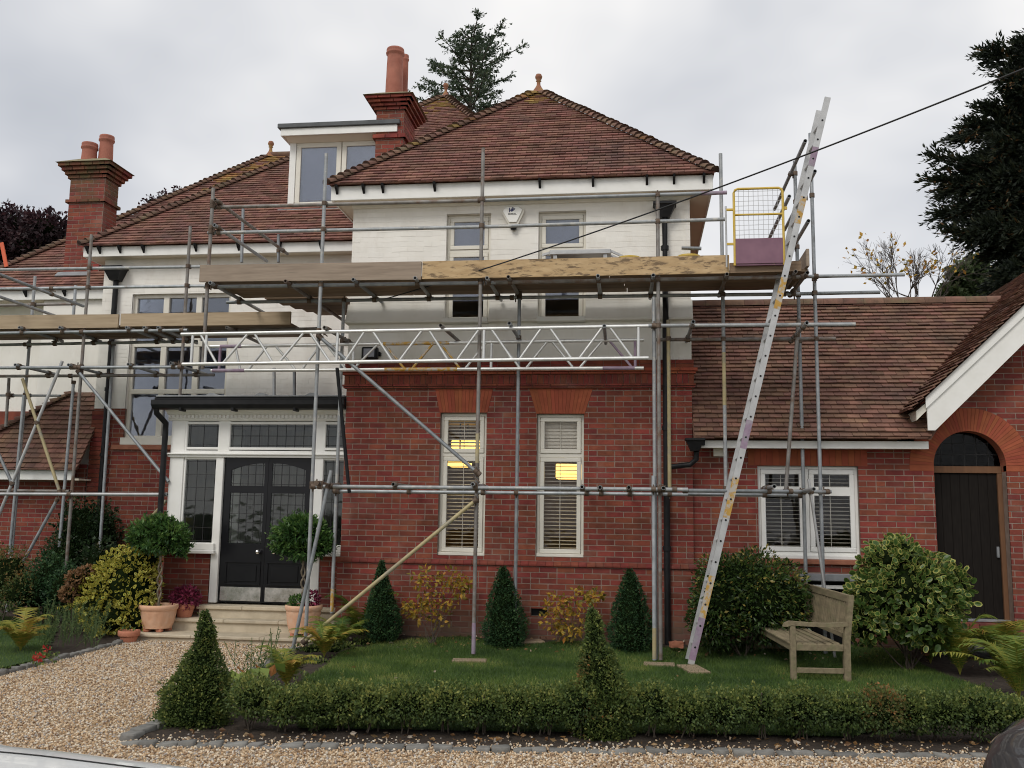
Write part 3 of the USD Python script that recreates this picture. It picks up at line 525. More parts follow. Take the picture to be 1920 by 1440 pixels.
m = MB(); m.cbox(XL - 0.012, XR + 0.012, YT - 0.03, YT + 0.02, zf - 0.05, zf + 0.011); m.build('frieze', CREAM, ev)
for px_ in (632, 682, 718, 815, 1012, 1112, 1213, 1264, 1320): p = at(px_, 345, Y=ey); bracket(ev, p[0], ey + 0.03, EZ - 0.01)
rf = part('tower_roof', house)
c4 = [V3(ex0, ey, EZ), V3(ex1, ey, EZ), V3(ex1, yb, EZ), V3(ex0, yb, EZ)]
dn = V3(0, 0, -0.012)
MB().add(np.array(c4 + [ap + dn]), [[0, 1, 4], [1, 2, 4], [2, 3, 4], [3, 0, 4], [0, 2, 1], [0, 3, 2]]).build('roof_deck', TILE, rf, smooth=False)
li = lambda c: max(0, 1 - np.linalg.norm(c - ap) / 0.75) * 1.1
roofslope(house, rf, c4[0], c4[1], ap, ap, TILE, lichen=li, seed=11)
for c in (c4[0], c4[1]): hipcaps(house, rf, c, ap, lichen=lambda q: max(0, 0.9 - np.linalg.norm(q - ap)) + 0.04)
finial(rf, ap + V3(0, 0, 0.02), 0.66)

# main block behind the porch
YM = 14.9
xm0 = at(178, 760, Y=YM)[0]; zw = at(240, 766, Y=YM)[2]
sw = (at(250, 552, Y=YM)[0], at(434, 556, Y=YM)[0], at(240, 823, Y=YM)[2], at(255, 552, Y=YM)[2])   # tall stair window
mw = part('main_wall', house); hole = sbox(sw[0], sw[2], sw[1], sw[3])
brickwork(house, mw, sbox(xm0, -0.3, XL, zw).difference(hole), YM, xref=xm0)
uw = part('upper_wall', house); ze = at(153, 461, Y=YM - OV)[2]
brickwork(house, uw, sbox(xm0, zw, XL, ze).difference(hole), YM - 0.012, PAINTBRICK, PAINTBRICK, proud=0.0012, joint=0.007, single=False, thick=0.23)
MB().box(xm0, xm0 + 0.22, YM + 0.22, YM + 4, -0.3, ze).build('main_side_wall', PAINTBRICK, house)
qn = MB()
for k in range(int(zw / 0.075)):                   # proud corner quoin bricks
    qn.box(xm0 - 0.02, xm0 + (0.34 if k % 2 else 0.23), YM - 0.03 - rng.uniform(0, 0.003), YM + 0.1, k * 0.075 + 0.004, k * 0.075 + 0.071, btint())
qn.build('corner_quoin', BRICK, mw)
wn = part('window', house, 'tall three light stair window'); yi = YM + 0.05
zr = [sw[2], at(240, 738, Y=YM)[2], at(245, 729, Y=YM)[2], at(250, 650, Y=YM)[2], at(250, 640, Y=YM)[2], sw[3]]
m = MB(); frame_bars(m, sw[0], sw[1], sw[2], sw[3], yi, yi + 0.08, 0.06)
xs = np.linspace(sw[0], sw[1], 4)
for X in xs[1:3]: m.cbox(X - 0.05, X + 0.05, yi - 0.006, yi + 0.08, sw[2] + 0.05, sw[3] - 0.05)
for a, b in ((zr[1], zr[2]), (zr[3], zr[4])): m.cbox(sw[0] + 0.05, sw[1] - 0.05, yi - 0.012, yi + 0.07, a, b)
m.build('frame', CREAM, wn)
for i in range(3):
    for a, b in ((zr[0] + 0.05, zr[1]), (zr[2], zr[3]), (zr[4], zr[5] - 0.05)):
        MB().box(xs[i] + 0.05, xs[i + 1] - 0.05, yi + 0.04, yi + 0.046, a, b).build('pane', GLASS_BLUE, wn)
MB().cbox(sw[0] - 0.03, sw[1] + 0.03, YM - 0.05, YM + 0.05, sw[2] - 0.10, sw[2] + 0.02).build('sill', CREAM, wn)
MB().cbox(sw[0] - 0.18, sw[1] + 0.1, YM - 0.06, YM + 0.02, sw[2] - 0.18, sw[2] - 0.103).build('tile_sill', SILLTILE, wn)
room(house, xm0 + 0.3, XL - 0.3, YM + 0.24, YM + 2.6, 0.4, 5.9, BLUEGREY)
mx0 = at(153, 461, Y=YM - OV)[0]; my = YM - OV
mA = V3(mx0, my, ze); half = None
for k in range(200):
    a = 4.0 + k * 0.01; q = V3(mx0 + a, my + a, ze + 0.931 * a); d = q - EYE; pxx = 960 + F * (d @ RT) / (d @ FWD)
    if pxx > 835: half = a; break
half = half or 5.16
map_ = V3(mx0 + half, my + half, ze + 0.931 * half); mB = V3(-0.3, my, ze); mC = V3(-0.3, my + 2 * half, ze); mD = V3(mx0, my + 2 * half, ze)
rf = part('main_roof', house)
MB().add(np.array([mA, mB, mC, mD, map_ + dn]), [[0, 1, 4], [1, 2, 4], [2, 3, 4], [3, 0, 4], [0, 2, 1], [0, 3, 2]]).build('roof_deck', TILE, rf, smooth=False)
li2 = lambda c: max(0, 1 - np.linalg.norm(c - map_) / 1.3)
XC = -3.2                                          # the slope is hidden behind the tower further right, except near its top
def main_clip(c): return True
roofslope(house, rf, mA, mB, map_, map_, TILE, lichen=li2, seed=12)
hipcaps(house, rf, mA, map_); hipcaps(house, rf, mB, map_)
finial(rf, map_, 0.66)
ev = part('eaves', house); zf = ze - 0.185
m = MB(); m.cbox(mx0 + 0.02, XL - 0.1, my + 0.03, my + 0.06, zf, ze - 0.015); m.cbox(mx0 + 0.02, mx0 + 0.05, my + 0.061, my + 4, zf, ze - 0.015); m.build('fascia_board', WHITE, ev)
m = MB(); m.box(mx0 + 0.051, XL - 0.1, my + 0.061, YM, zf + 0.012, zf + 0.03); m.box(mx0 + 0.051, xm0, YM, my + 4, zf + 0.012, zf + 0.03); m.build('soffit_board', SOFFIT, ev)
for px_ in (165, 187, 225, 269, 367, 447, 525, 601): p = at(px_, 460, Y=my); bracket(ev, p[0], my + 0.03, ze - 0.01)

# dormer on the main slope
ds = on_slope(600, 385, my, ze, 0.931); YD = ds[1]
dm = part('dormer', house); dx0 = at(539, 378, Y=YD)[0]; dx1 = at(742, 300, Y=YD)[0]; dz0 = ds[2] - 0.02; dz1 = at(600, 265, Y=YD)[2]
MB().box(dx0, dx0 + 0.06, YD + 0.05, YD + 3, dz0, dz1).box(dx1 - 0.06, dx1, YD + 0.05, YD + 3, dz0, dz1).build('dormer_cheek', WHITE, dm)
m = MB(); m.cbox(dx0, dx0 + 0.115, YD, YD + 0.06, dz0, dz1); m.cbox(dx0, dx1, YD - 0.02, YD + 0.06, dz0 - 0.08, dz0 + 0.001); m.cbox(dx1 - 0.115, dx1, YD, YD + 0.06, dz0, dz1); m.build('dormer_post', WHITE, dm)
for k in range(2):
    a = dx0 + 0.12 + k * 0.84; sash(dm, a + 0.004, a + 0.83, dz0 + 0.006, dz1 - 0.02, YD + 0.005, 0.085, CREAM, GLASS_BLUE)
    MB().box(a + 0.03, a + 0.80, YD + 0.10, YD + 0.11, dz0, dz1).build('roller_blind', BLUEGREY, dm)  # pale sheet added behind the dormer glass to brighten it
rtl = at(520, 236, Y=YD - 0.28); zt = rtl[2]; rx1 = dx1 + 0.12
m = MB(); m.cbox(rtl[0], rx1, YD - 0.28, YD + 3, zt - 0.04, zt + 0.045, 0.01); m.build('dormer_flat_roof', FELT, dm)
m = MB(); m.cbox(rtl[0] + 0.05, rx1 - 0.05, YD - 0.24, YD - 0.21, zt - 0.17, zt - 0.041); m.cbox(rtl[0] + 0.05, rtl[0] + 0.08, YD - 0.209, YD + 2.5, zt - 0.17, zt - 0.041); m.build('dormer_fascia', WHITE, dm)
m = MB(); zs_ = zt - 0.16; m.hexa([(dx0 + 0.01, YD - 0.005, dz1 - 0.02), (dx1, YD - 0.005, dz1 - 0.02), (dx1, YD + 1.5, dz1 - 0.02), (dx0 + 0.01, YD + 1.5, dz1 - 0.02), (rtl[0] + 0.081, YD - 0.208, zs_), (rx1 - 0.08, YD - 0.208, zs_), (rx1 - 0.08, YD + 1.5, zs_), (rtl[0] + 0.081, YD + 1.5, zs_)]); m.build('dormer_soffit', SOFFIT, dm)
MB().cbox(dx0 - 0.12, dx1, YD - 0.16, YD - 0.0, dz0 - 0.16, dz0 - 0.085, 0.01).build('lead_apron', LEAD, dm)

# left block: lower eaves, long hipped roof rising to the finial
YB = 15.2; bz = at(100, 541, Y=YB)[2]; bx1 = xm0 + 0.3
rid = on_slope(507, 292, YB, bz, 0.931); q0 = on_slope(20, 498, YB, bz, 0.931)
dd = (rid - q0); tt = (q0[1] - YB) / dd[1]; bA = q0 - dd * tt                    # hip foot on the eave line
rf = part('left_roof', house); bR = V3(rid[0] + 4.2, rid[1], rid[2]); bB = V3(rid[0] + 4.2, YB, bz)
MB().add(np.array([bA, bB, bR, rid, V3(bA[0], rid[1] + 4, bz)]) + dn, [[0, 1, 2], [0, 2, 3], [0, 3, 4]]).build('roof_deck', TILE, rf, smooth=False)
kx = (mx0 + 2.6 - bA[0]) / (bB[0] - bA[0])
cutR = V3(rid[0] + 3.0, rid[1], rid[2]); cutB = V3(mx0 + 0.6, YB, bz)
roofslope(house, rf, bA, cutB, cutR, rid, TILE, lichen=lambda c: max(0, 1 - np.linalg.norm(c - rid) / 2.2) * 1.1, seed=13)
hipcaps(house, rf, bA, rid)
MB().tube(rid, bR, 0.09, 8).build('ridge_tile', HIPTILE, rf)
finial(rf, rid, 0.72)
ev = part('eaves', house)
MB().cbox(bA[0] - 2, bx1, YB + 0.03, YB + 0.06, bz - 0.19, bz - 0.02).build('fascia_board', WHITE, ev)
for px_ in (48, 121): p = at(px_, 543, Y=YB); bracket(ev, p[0], YB + 0.03, bz - 0.01)
lw = part('left_upper_wall', house); xr_ = at(82, 575, Y=YB + 0.12)[0]; zlw = at(60, 770, Y=15.6)[2]
MB().box(xr_, xm0 + 0.2, YB + 0.12, YB + 0.4, 2.0, bz - 0.1).box(bA[0] - 6, xr_, YB + 0.55, YB + 0.8, 2.0, bz - 0.05).build('painted_wall', PAINTBRICK, lw)
MB().box(bA[0] - 6, xr_, YB + 0.061, YB + 0.55, bz - 0.18, bz - 0.15).build('soffit_board', SOFFIT, ev)
# lean-to roof over the ground floor at the far left
YE = 14.45; lz = at(80, 879, Y=YE)[2]; lt = YB + 0.11; ltz = at(158, 736, Y=lt)[2]; le = part('lean_to_roof', house)
lA = at(-140, 884, Y=YE); lA = V3(lA[0], YE, lz); kk = (ltz - lz) / (lt - YE)
h1 = on_slope(140, 737, YE, lz, kk); h0 = on_slope(0, 810, YE, lz, kk); dd = h1 - h0; hb = h0 - dd * ((h0[1] - YE) / dd[1]); ht = h0 + dd * ((lt - h0[1]) / dd[1])
lB = V3(xm0 + 0.05, YE, lz)
MB().add(np.array([hb, lB, V3(lB[0], lt, ltz), ht]) + dn, [[0, 1, 2], [0, 2, 3]]).build('roof_deck', TILE_W, le, smooth=False)
roofslope(house, le, hb, lB, V3(lB[0], lt, ltz), ht, TILE_W, seed=14)
hipcaps(house, le, hb, ht)
MB().cbox(hb[0], lB[0] - 0.08, YE + 0.03, YE + 0.06, lz - 0.18, lz - 0.02).build('fascia_board', WHITE, le)
MB().box(hb[0] + 0.1, lB[0], YE + 0.061, YE + 0.45, lz - 0.18, lz - 0.15).build('soffit_board', SOFFIT, le)
lg = part('left_ground_wall', house)
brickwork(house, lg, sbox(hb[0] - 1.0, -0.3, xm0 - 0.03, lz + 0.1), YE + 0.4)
m = MB(); m.box(bA[0] - 6, xr_ - 0.0, YB + 0.5, YB + 0.55, zlw - 3.2, zlw); m.build('left_brick_wall', BRICK, lg)

def chimney(px_l, px_c, px_r, py, Y, ys, pots, mat_top, mat_low, zbase, label):
    """ys: pixel rows (cap top, cap edge, cornice foot, band top, band foot) read on the front face."""
    ch = part('chimney', house, label)
    x0, x1 = at(px_l, py, Y=Y)[0], at(px_c, py, Y=Y)[0]; y1 = at(px_r, py, X=x1)[1]; z = [at((px_l + px_c) / 2, q, Y=Y)[2] for q in ys]
    MB().box(x0 + 0.004, x1 - 0.001, Y + 0.001, y1 - 0.004, zbase, z[0]).build('chimney_core', MORTAR, ch)
    def ring(off, za, zb, mat, single=True):
        zc = za
        while zc < zb - 0.02:
            zd = min(zc + 0.075, zb); odd = int(round((zc - za) / 0.075)) % 2
            for fx in (0, 1):                      # front and right faces
                lo, hi = (x0 - off, x1 + off) if fx == 0 else (Y - off, y1 + off); q = lo - (0.115 if odd else 0)
                while q < hi - 0.01:
                    a, b = max(q, lo), min(q + 0.2275, hi); q += 0.2275
                    if b - a < 0.03: continue
                    pr = off + 0.006 + rng.uniform(-0.001, 0.002); mm = MB(); t = btint()
                    if fx == 0: mm.box(a + 0.006, b - 0.006, Y - pr + 0.003, Y + 0.05, zc + 0.0065, zd - 0.0065, t)
                    else: mm.box(x1 - 0.05, x1 + pr - 0.003, a + 0.006, b - 0.006, zc + 0.0065, zd - 0.0065, t)
                    piece(house, 'brick', ch, mm, mat, V3(a if fx == 0 else x1, Y if fx == 0 else a, zc), 0.014)
            zc = zd
        m_ = MB(); m_.box(x0 - off, x0 + 0.004, Y - off + 0.006, y1 + off, za, zb, 0.4); m_.box(x0 - off, x1 + off - 0.006, y1 - 0.004, y1 + off, za, zb, 0.4)
        m_.box(x0 - off + 0.006, x1 + off - 0.006, Y - off + 0.006, y1 + off - 0.006, zb - 0.012, zb - 0.002, 0.4); m_.build('chimney_back', mat, ch)
    ring(0.0, zbase, z[4], mat_low); ring(0.045, z[4], z[3], mat_top); ring(0.0, z[3], z[2], mat_top)
    hh = (z[1] - z[2]) / 4
    for k, o in enumerate((0.035, 0.075, 0.12, 0.165)): ring(o, z[2] + hh * k, z[2] + hh * (k + 1), mat_top)
    m = MB(); o = 0.20; zc, zt_ = z[1], z[1] + 0.12
    m.hexa([(x0 - o, Y - o, zc), (x1 + o, Y - o, zc), (x1 + o, y1 + o, zc), (x0 - o, y1 + o, zc), (x0 + 0.08, Y + 0.08, zt_ + 0.03), (x1 - 0.08, Y + 0.08, zt_ + 0.03), (x1 - 0.08, y1 - 0.08, zt_ + 0.03), (x0 + 0.08, y1 - 0.08, zt_ + 0.03)]); m.build('flaunching', M_FLAUNCH, ch)
    for (pl, pr_, ptop, fy) in pots:
        yy = Y + (y1 - Y) * fy; xa, xb = at(pl, ptop + 20, Y=yy)[0], at(pr_, ptop + 20, Y=yy)[0]; zt2 = at((pl + pr_) / 2, ptop, Y=yy)[2]; r = (xb - xa) / 2; c = V3((xa + xb) / 2, yy, 0)
        zb2 = zt_ - 0.08
        MB().lathe([(r * 1.02, zb2), (r * 0.90, zt2 - 0.16), (r * 0.90, zt2 - 0.12), (r * 1.06, zt2 - 0.10), (r * 1.06, zt2 - 0.07), (r * 0.95, zt2 - 0.06), (r * 1.02, zt2 - 0.03), (r * 0.98, zt2), (r * 0.78, zt2), (r * 0.74, zt2 - 0.5)], c, 18).build('chimney_pot', POTRED, ch)
    return x0, x1, y1, z
M_FLAUNCH = M('mossy_flaunching', [(0.3, (0.17, 0.14, 0.08)), (0.7, (0.28, 0.25, 0.15))], scale=12, rough=0.95, bump=0.6, bscale=50)
c1 = chimney(126, 192, 218, 413, 15.6, (304, 309, 335, 374, 380), [(154, 181, 270, 0.35), (187, 212, 256, 0.6)], BRICK_OLD, BRICK, bz + 0.1, 'sooty chimney at the left with two clay pots')
chm_ = MB(); p = on_slope(150, 527, YB, bz, 0.931); chm_.bar(V3(c1[0] - 0.06, 15.5, bz + 0.931 * (15.5 - YB) + 0.06), V3(c1[1] - 0.12, 15.5, bz + 0.931 * (15.5 - YB) + 0.06), 0.13, 0.02, up=V3(0, -0.68, 0.73)); chm_.build('lead_flashing', LEAD, part('chimney_flashing', house))
chimney(705, 757, 778, 235, 15.4, (178, 184, 207, 252, 260), [(725, 757, 93, 0.25), (752, 766, 104, 0.75)], BRICK, BRICK, 6.6, 'clean red chimney with tall clay pot beside the tower roof')

# downpipes and hoppers of the house
def hopper(m, c, s=1.0):
    x, y, z = c; m.hexa([(x - 0.06 * s, y - 0.07 * s, z - 0.15 * s), (x + 0.06 * s, y - 0.07 * s, z - 0.15 * s), (x + 0.06 * s, y + 0.05 * s, z - 0.15 * s), (x - 0.06 * s, y + 0.05 * s, z - 0.15 * s), (x - 0.13 * s, y - 0.13 * s, z), (x + 0.13 * s, y - 0.13 * s, z), (x + 0.13 * s, y + 0.05 * s, z), (x - 0.13 * s, y + 0.05 * s, z)]); m.cbox(x - 0.145 * s, x + 0.145 * s, y - 0.145 * s, y + 0.05 * s, z, z + 0.035 * s)
dp = part('downpipe', house); q = at(1246, 395, Y=YT - 0.06); m = MB(); hopper(m, (q[0], YT - 0.07, q[2] + 0.05), 1.1); m.tube((q[0], YT - 0.07, -0.1), (q[0], YT - 0.07, 4.3), 0.042, 12); m.path([(q[0], YT - 0.07, 4.3), (q[0], YT - 0.2, 4.42), (q[0], YT - 0.2, 4.6), (q[0], YT - 0.09, 4.75), (q[0], YT - 0.09, q[2])], 0.042, 10)
for z in (1.3, 2.9, 5.4): m.tube((q[0], YT - 0.07, z), (q[0], YT - 0.07, z + 0.06), 0.055, 12)
m.build('pipe', BLACK, dp)
dp = part('downpipe', house); q = at(219, 509, Y=YM - 0.08); m = MB(); hopper(m, (q[0], YM - 0.08, q[2] + 0.02), 1.25); m.tube((q[0], YM - 0.08, -0.1), (q[0], YM - 0.08, q[2]), 0.045, 12)
for z in (1.3, 2.6, 3.7, 4.7): m.tube((q[0], YM - 0.08, z), (q[0], YM - 0.08, z + 0.06), 0.058, 12)
m.build('pipe', BLACK, dp)

# ------------------------------------------------------------------ the porch
porch = thing('entrance_porch', 'white painted entrance porch with leaded windows, black gutter and brick dado', 'porch')
YP = 13.25; PF = 0.42
X0p = at(318, 900, Y=YP)[0]; X0p = -6.83; X1p = XL - 0.005
fr = MB(); y0, y1 = YP, YP + 0.09
tl = R2((352, 795), (408, 839), YP); tc = R2((432, 795), (588, 839), YP); tr = (at(611, 794, Y=YP)[0], X1p - 0.02, tc[2], tc[3])
sl = R2((348, 861), (397, 1018), YP); sr = (at(607, 861, Y=YP)[0], X1p - 0.02, sl[2], sl[3])
dz1 = at(503, 857, Y=YP)[2]; dxl, dxr = at(418, 900, Y=YP)[0], at(585, 900, Y=YP)[0]
tz0, tz1 = (tl[2] + tc[2]) / 2, (tl[3] + tc[3]) / 2
ztop = at(470, 792, Y=YP)[2]
def rect(a, b, c, d, yy=0.0, ch=0.006): fr.cbox(a, b, y0 - yy, y1, c, d, ch)
rect(X0p, sl[0] - 0.03, sl[2] - 0.03, 3.12)                       # corner post
rect(X0p + 0.01, X1p, tz1 + 0.045, 3.10, 0.004); rect(X0p + 0.01, X1p, dz1 - 0.005, tz0 - 0.05, 0.006)
rect(sl[0] - 0.031, sl[0], sl[2], sl[3] + 0.001, -0.02); rect(sl[0] - 0.02, dxl, sl[3], dz1 - 0.004, -0.003); rect(sl[1], dxl, PF + 0.01, sl[3] + 0.05, 0.012)
rect(dxr, sr[0], PF + 0.01, dz1 - 0.004, 0.012); rect(sr[0] - 0.01, X1p, sl[3], dz1 - 0.004, -0.003)
for a, b in ((tl[0] - 0.1, tl[0]), (tl[1], tc[0]), (tc[1], tr[0])): rect(a, b, tz0 - 0.055, tz1 + 0.05, -0.006)
fr.build('frame', WHITE, porch)
m = MB()
for w in (tl, tc, tr): frame_bars(m, w[0] - 0.035, w[1] + 0.035, tz0 - 0.035, tz1 + 0.035, y0 + 0.008, y1 - 0.02, 0.037)
for w in (sl, sr): frame_bars(m, w[0] - 0.02, w[1] + 0.02, w[2] - 0.02, w[3] + 0.02, y0 + 0.012, y1 - 0.02, 0.022)
m.build('window_bead', WHITE, porch)
m = MB(); m.cbox(X0p - 0.06, X1p, YP - 0.065, YP + 0.02, tz0 - 0.115, tz0 - 0.09, 0.008); m.cbox(X0p - 0.03, X1p, YP - 0.035, YP + 0.02, tz0 - 0.15, tz0 - 0.1151, 0.008); m.build('transom_ledge', WHITE, porch)
m = MB(); m.cbox(X0p - 0.05, dxl - 0.06, YP - 0.055, YP + 0.05, sl[2] - 0.10, sl[2] - 0.001, 0.008); m.cbox(X0p - 0.07, dxl - 0.04, YP - 0.085, YP + 0.05, sl[2] - 0.155, sl[2] - 0.101, 0.01); m.build('window_sill', WHITE, porch); m = MB()
m.cbox(dxr + 0.06, X1p, YP - 0.055, YP + 0.05, sl[2] - 0.10, sl[2] - 0.001, 0.008); m.cbox(dxr + 0.04, X1p, YP - 0.085, YP + 0.05, sl[2] - 0.155, sl[2] - 0.101, 0.01); m.build('window_sill', WHITE, porch)
cz = [3.06, 3.10, 3.15, 3.185, 3.205]
m = MB(); pf = [(YP + 0.05, 3.05), (YP - 0.02, 3.05), (YP - 0.03, 3.075), (YP - 0.03, 3.13), (YP - 0.07, 3.135), (YP - 0.085, 3.165), (YP - 0.13, 3.185), (YP - 0.16, 3.20), (YP - 0.165, 3.225), (YP + 0.05, 3.225)]
m.prism(Polygon(pf), X0p - 0.05, X1p, axis='x'); m.build('cornice', WHITE, porch, smooth=False)
x = X0p - 0.03
m = MB()
while x < X1p - 0.05: m.box(x, x + 0.032, YP - 0.055, YP - 0.028, 3.085, 3.13); x += 0.060
m.build('dentil_row', WHITE, porch, kind='stuff')
zg = at(400, 757, Y=YP - 0.32)[2]
m = MB(); m.prism(Polygon([(YP - 0.34, zg + 0.06), (YP - 0.345, zg - 0.01), (YP - 0.30, zg - 0.065), (YP - 0.20, zg - 0.075), (YP - 0.16, zg - 0.03), (YP - 0.16, zg + 0.06)]), X0p - 0.17, X1p, axis='x')
for px_ in (338, 436, 552): q = at(px_, 762, Y=YP - 0.3)[0]; m.cbox(q - 0.02, q + 0.02, YP - 0.31, YP - 0.15, zg - 0.10, zg - 0.05)
m.build('gutter', BLACK, porch)
m = MB(); m.cbox(X0p - 0.14, X1p, YP - 0.30, YM - 0.02, zg + 0.061, zg + 0.10, 0.01); m.build('roof_boarding', BLACK, porch)
m = MB(); m.cbox(X0p - 0.12, X1p, YP - 0.315, YM - 0.02, zg + 0.101, zg + 0.125, 0.012)
for px_ in (397, 490, 585): q = at(px_, 745, Y=YP - 0.3)[0]; m.prism(Polygon([(q - 0.10, zg + 0.125), (q + 0.10, zg + 0.125), (q + 0.03, zg + 0.155), (q - 0.03, zg + 0.16)]), YP - 0.31, YM - 0.05)
m.build('lead_roof', LEAD, porch)
pd = part('dado_wall', porch); zd = sl[2] - 0.156
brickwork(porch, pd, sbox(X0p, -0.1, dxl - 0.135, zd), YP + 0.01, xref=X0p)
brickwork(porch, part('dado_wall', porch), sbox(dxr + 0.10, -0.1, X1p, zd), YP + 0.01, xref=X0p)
MB().box(X0p, X0p + 0.11, YP + 0.23, YM - 0.02, -0.1, zd).build('dado_return', BRICK, porch)
m = MB(); m.cbox(X0p, X0p + 0.1, YP + 0.092, YM - 0.02, 2.45, 3.1); m.cbox(X0p, X0p + 0.1, YP + 0.092, YM - 0.02, zd, zd + 0.1); m.cbox(X0p, X0p + 0.1, YP + 0.8, YP + 0.9, zd + 0.1, 2.45); m.build('side_frame', WHITE, porch)
MB().box(X0p + 0.05, X0p + 0.056, YP + 0.092, YM - 0.02, zd + 0.1, 2.45).build('side_pane', GLASS_LEAD, porch)
for w, nx, nz, nm in ((tl, 2, 1, 0), (tc, 9, 2, 0), (tr, 2, 2, 0)):
    q = part('window', porch); leading(q, w[0], w[1], tz0, tz1, YP + 0.045, nx, nz)
for w in (sl, sr):
    q = part('window', porch); leading(q, w[0], w[1], w[2], w[3], YP + 0.045, 3, 6, 0.03)
room(porch, X0p + 0.11, X1p - 0.03, YP + 0.25, YM - 0.12, PF - 0.03, 3.05, CURTAIN)
m = MB()
for q in (0.55, 1.9): m.cbox(X0p + q, X0p + q + 0.16, YP + 0.9, YP + 1.0, PF, 3.0)
m.build('inner_door_post', WHITE, porch)
dmid = (dxl + dxr) / 2 - 0.0
for sgn, a, b in ((1, dxl + 0.003, dmid - 0.002), (-1, dmid + 0.002, dxr - 0.003)):
    dr = part('door', porch); yd0, yd1 = YP + 0.035, YP + 0.08; zb, zt = PF + 0.02, dz1 - 0.008
    st = 0.105; pa, pb = (a + st, b - 0.055) if sgn == 1 else (a + 0.055, b - st)
    z_up1, z_up0 = at(460, 868, Y=YP)[2], at(460, 911, Y=YP)[2]; z_lo1, z_lo0 = at(460, 924, Y=YP)[2], at(460, 1019, Y=YP)[2]
    xsn = np.linspace(pa, pb, 9); rise = 0.10
    top = [(X, z_up1 - rise * ((X - (pb if sgn == 1 else pa)) / (pb - pa)) ** 2) for X in xsn]
    upg = Polygon([(pa, z_up0), (pb, z_up0)] + top[::-1]); log_ = sbox(pa, z_lo0, pb, z_lo1)
    zp1, zp0 = at(450, 1053, Y=YP)[2], at(450, 1097, Y=YP)[2]
    m = MB().prism(sbox(a, zb, b, zt).difference(unary_union([upg, log_])), yd0, yd1); m.build('door_leaf', BLACKGLOSS, dr, smooth=False)
    m = MB(); frame_bars(m, pa - 0.012, pb + 0.012, zp0, zp1 + 0.005, yd0 - 0.016, yd0, 0.022); m.cbox(pa + 0.05, pb - 0.05, yd0 - 0.012, yd0, zp0 + 0.05, zp1 - 0.05, 0.011)
    m.build('door_panel', BLACKGLOSS, dr)
    MB().cbox(a + 0.03, b - 0.03, yd0 - 0.003, yd0 - 0.0005, zb + 0.02, at(450, 1101, Y=YP)[2], 0.001).build('kick_plate', STEELK, dr)
    q = at(483 if sgn == 1 else 513, 1035, Y=YP - 0.03)
    kn = MB(); s_ = trimesh.creation.icosphere(3, 0.036); s_.apply_translation((q[0], YP - 0.03, q[2])); kn.tri(s_); kn.tube((q[0], YP + 0.035, q[2]), (q[0], YP - 0.01, q[2]), 0.018, 12); kn.build('knob', CHROME, dr)
    leading(dr, pa, pb, z_up0, z_up1, yd0 + 0.015, 4, 2, 0.03, clip=upg); leading(dr, pa, pb, z_lo0, z_lo1, yd0 + 0.015, 4, 5, 0.035)
    if sgn == -1:
        q = at(507, 1025, Y=YP); MB().tube((a + 0.03, yd0 - 0.012, q[2]), (a + 0.03, yd0, q[2]), 0.03, 14).build('lock_rose', BLACK, dr)
dp = part('downpipe', porch); m = MB(); q = at(326, 800, Y=YP - 0.1); xq = X0p - 0.06
m.path([(xq - 0.07, YP - 0.25, zg - 0.05), (xq - 0.06, YP - 0.25, zg - 0.13), (xq, YP - 0.07, zg - 0.26), (xq, YP - 0.07, zg - 0.4)], 0.042, 10); m.tube((xq, YP - 0.07, 0.0), (xq, YP - 0.07, zg - 0.38), 0.042, 12); m.build('pipe', BLACK, dp)
# stone steps up to the door
steps = thing('door_steps', 'three pale stone steps leading up to the black double door', 'steps')
for nm, x0, x1, ya, yb_, zt, th in (('step', -6.85, -3.98, 12.30, 13.0, 0.09, 0.04), ('step', -6.45, -4.08, 12.78, 13.2, 0.25, 0.045), ('step', -6.18, -4.15, 13.02, 13.36, 0.41, 0.05)):
    st_ = part('step', steps); m = MB(); n = 3
    for k in range(n): m.cbox(x0 + (x1 - x0) * k / n + 0.002, x0 + (x1 - x0) * (k + 1) / n - 0.002, ya, yb_ + 0.1, zt - th, zt, 0.008, t=float(rng.random()))
    m.build('tread', STONE, st_)
    MB().box(x0 + 0.03, x1 - 0.03, ya + 0.035, yb_ + 0.1, zt - 0.17, zt - th - 0.001).build('riser', STONE, st_)

# ------------------------------------------------------------------ right wing with the gabled entrance
wing = thing('side_wing', 'single storey brick wing with tiled roof and gabled arched side entrance', 'house wing')
YW = 13.07
ww = R2((1420, 873), (1615, 1052), YW); ww = (ww[0], ww[1], ww[2] + 0.0, ww[3])
acx, asz, air, aor = 4.30, 2.467, 0.4475, 0.75
door_hole = unary_union([sbox(acx - air, -0.3, acx + air, asz), Point(acx, asz).buffer(air, 24)])
ring_o = Point(acx, asz).buffer(aor, 24).intersection(sbox(0, asz, 9, 9)).union(sbox(acx - aor, asz - 0.08, acx + aor, asz)).difference(door_hole)
gk = 0.95; gx, gz = 3.49, 3.155                     # foot of the gable's left slope
gpx = 6.1; gpz = gz + gk * (gpx - gx)
gable = Polygon([(3.62, 2.7), (3.62, gz + gk * 0.13 - 0.1), (gpx, gpz - 0.1), (2 * gpx - 3.62, gz + gk * 0.13 - 0.1), (2 * gpx - 3.62, 2.7)])
cel = sbox(at(1512, 1092, Y=YW)[0], 0.05, at(1600, 1092, Y=YW)[0], at(1550, 1090, Y=YW)[2])
lint = sbox(ww[0] - 0.12, ww[3] + 0.002, ww[1] + 0.12, ww[3] + 0.22)
reg = unary_union([sbox(XR, -0.3, 8.6, 2.72), gable]).difference(unary_union([sbox(ww[0], ww[2], ww[1], ww[3]), door_hole, ring_o, cel, lint]))
wl = part('wing_wall', wing)
brickwork(wing, wl, reg, YW, xref=XR)
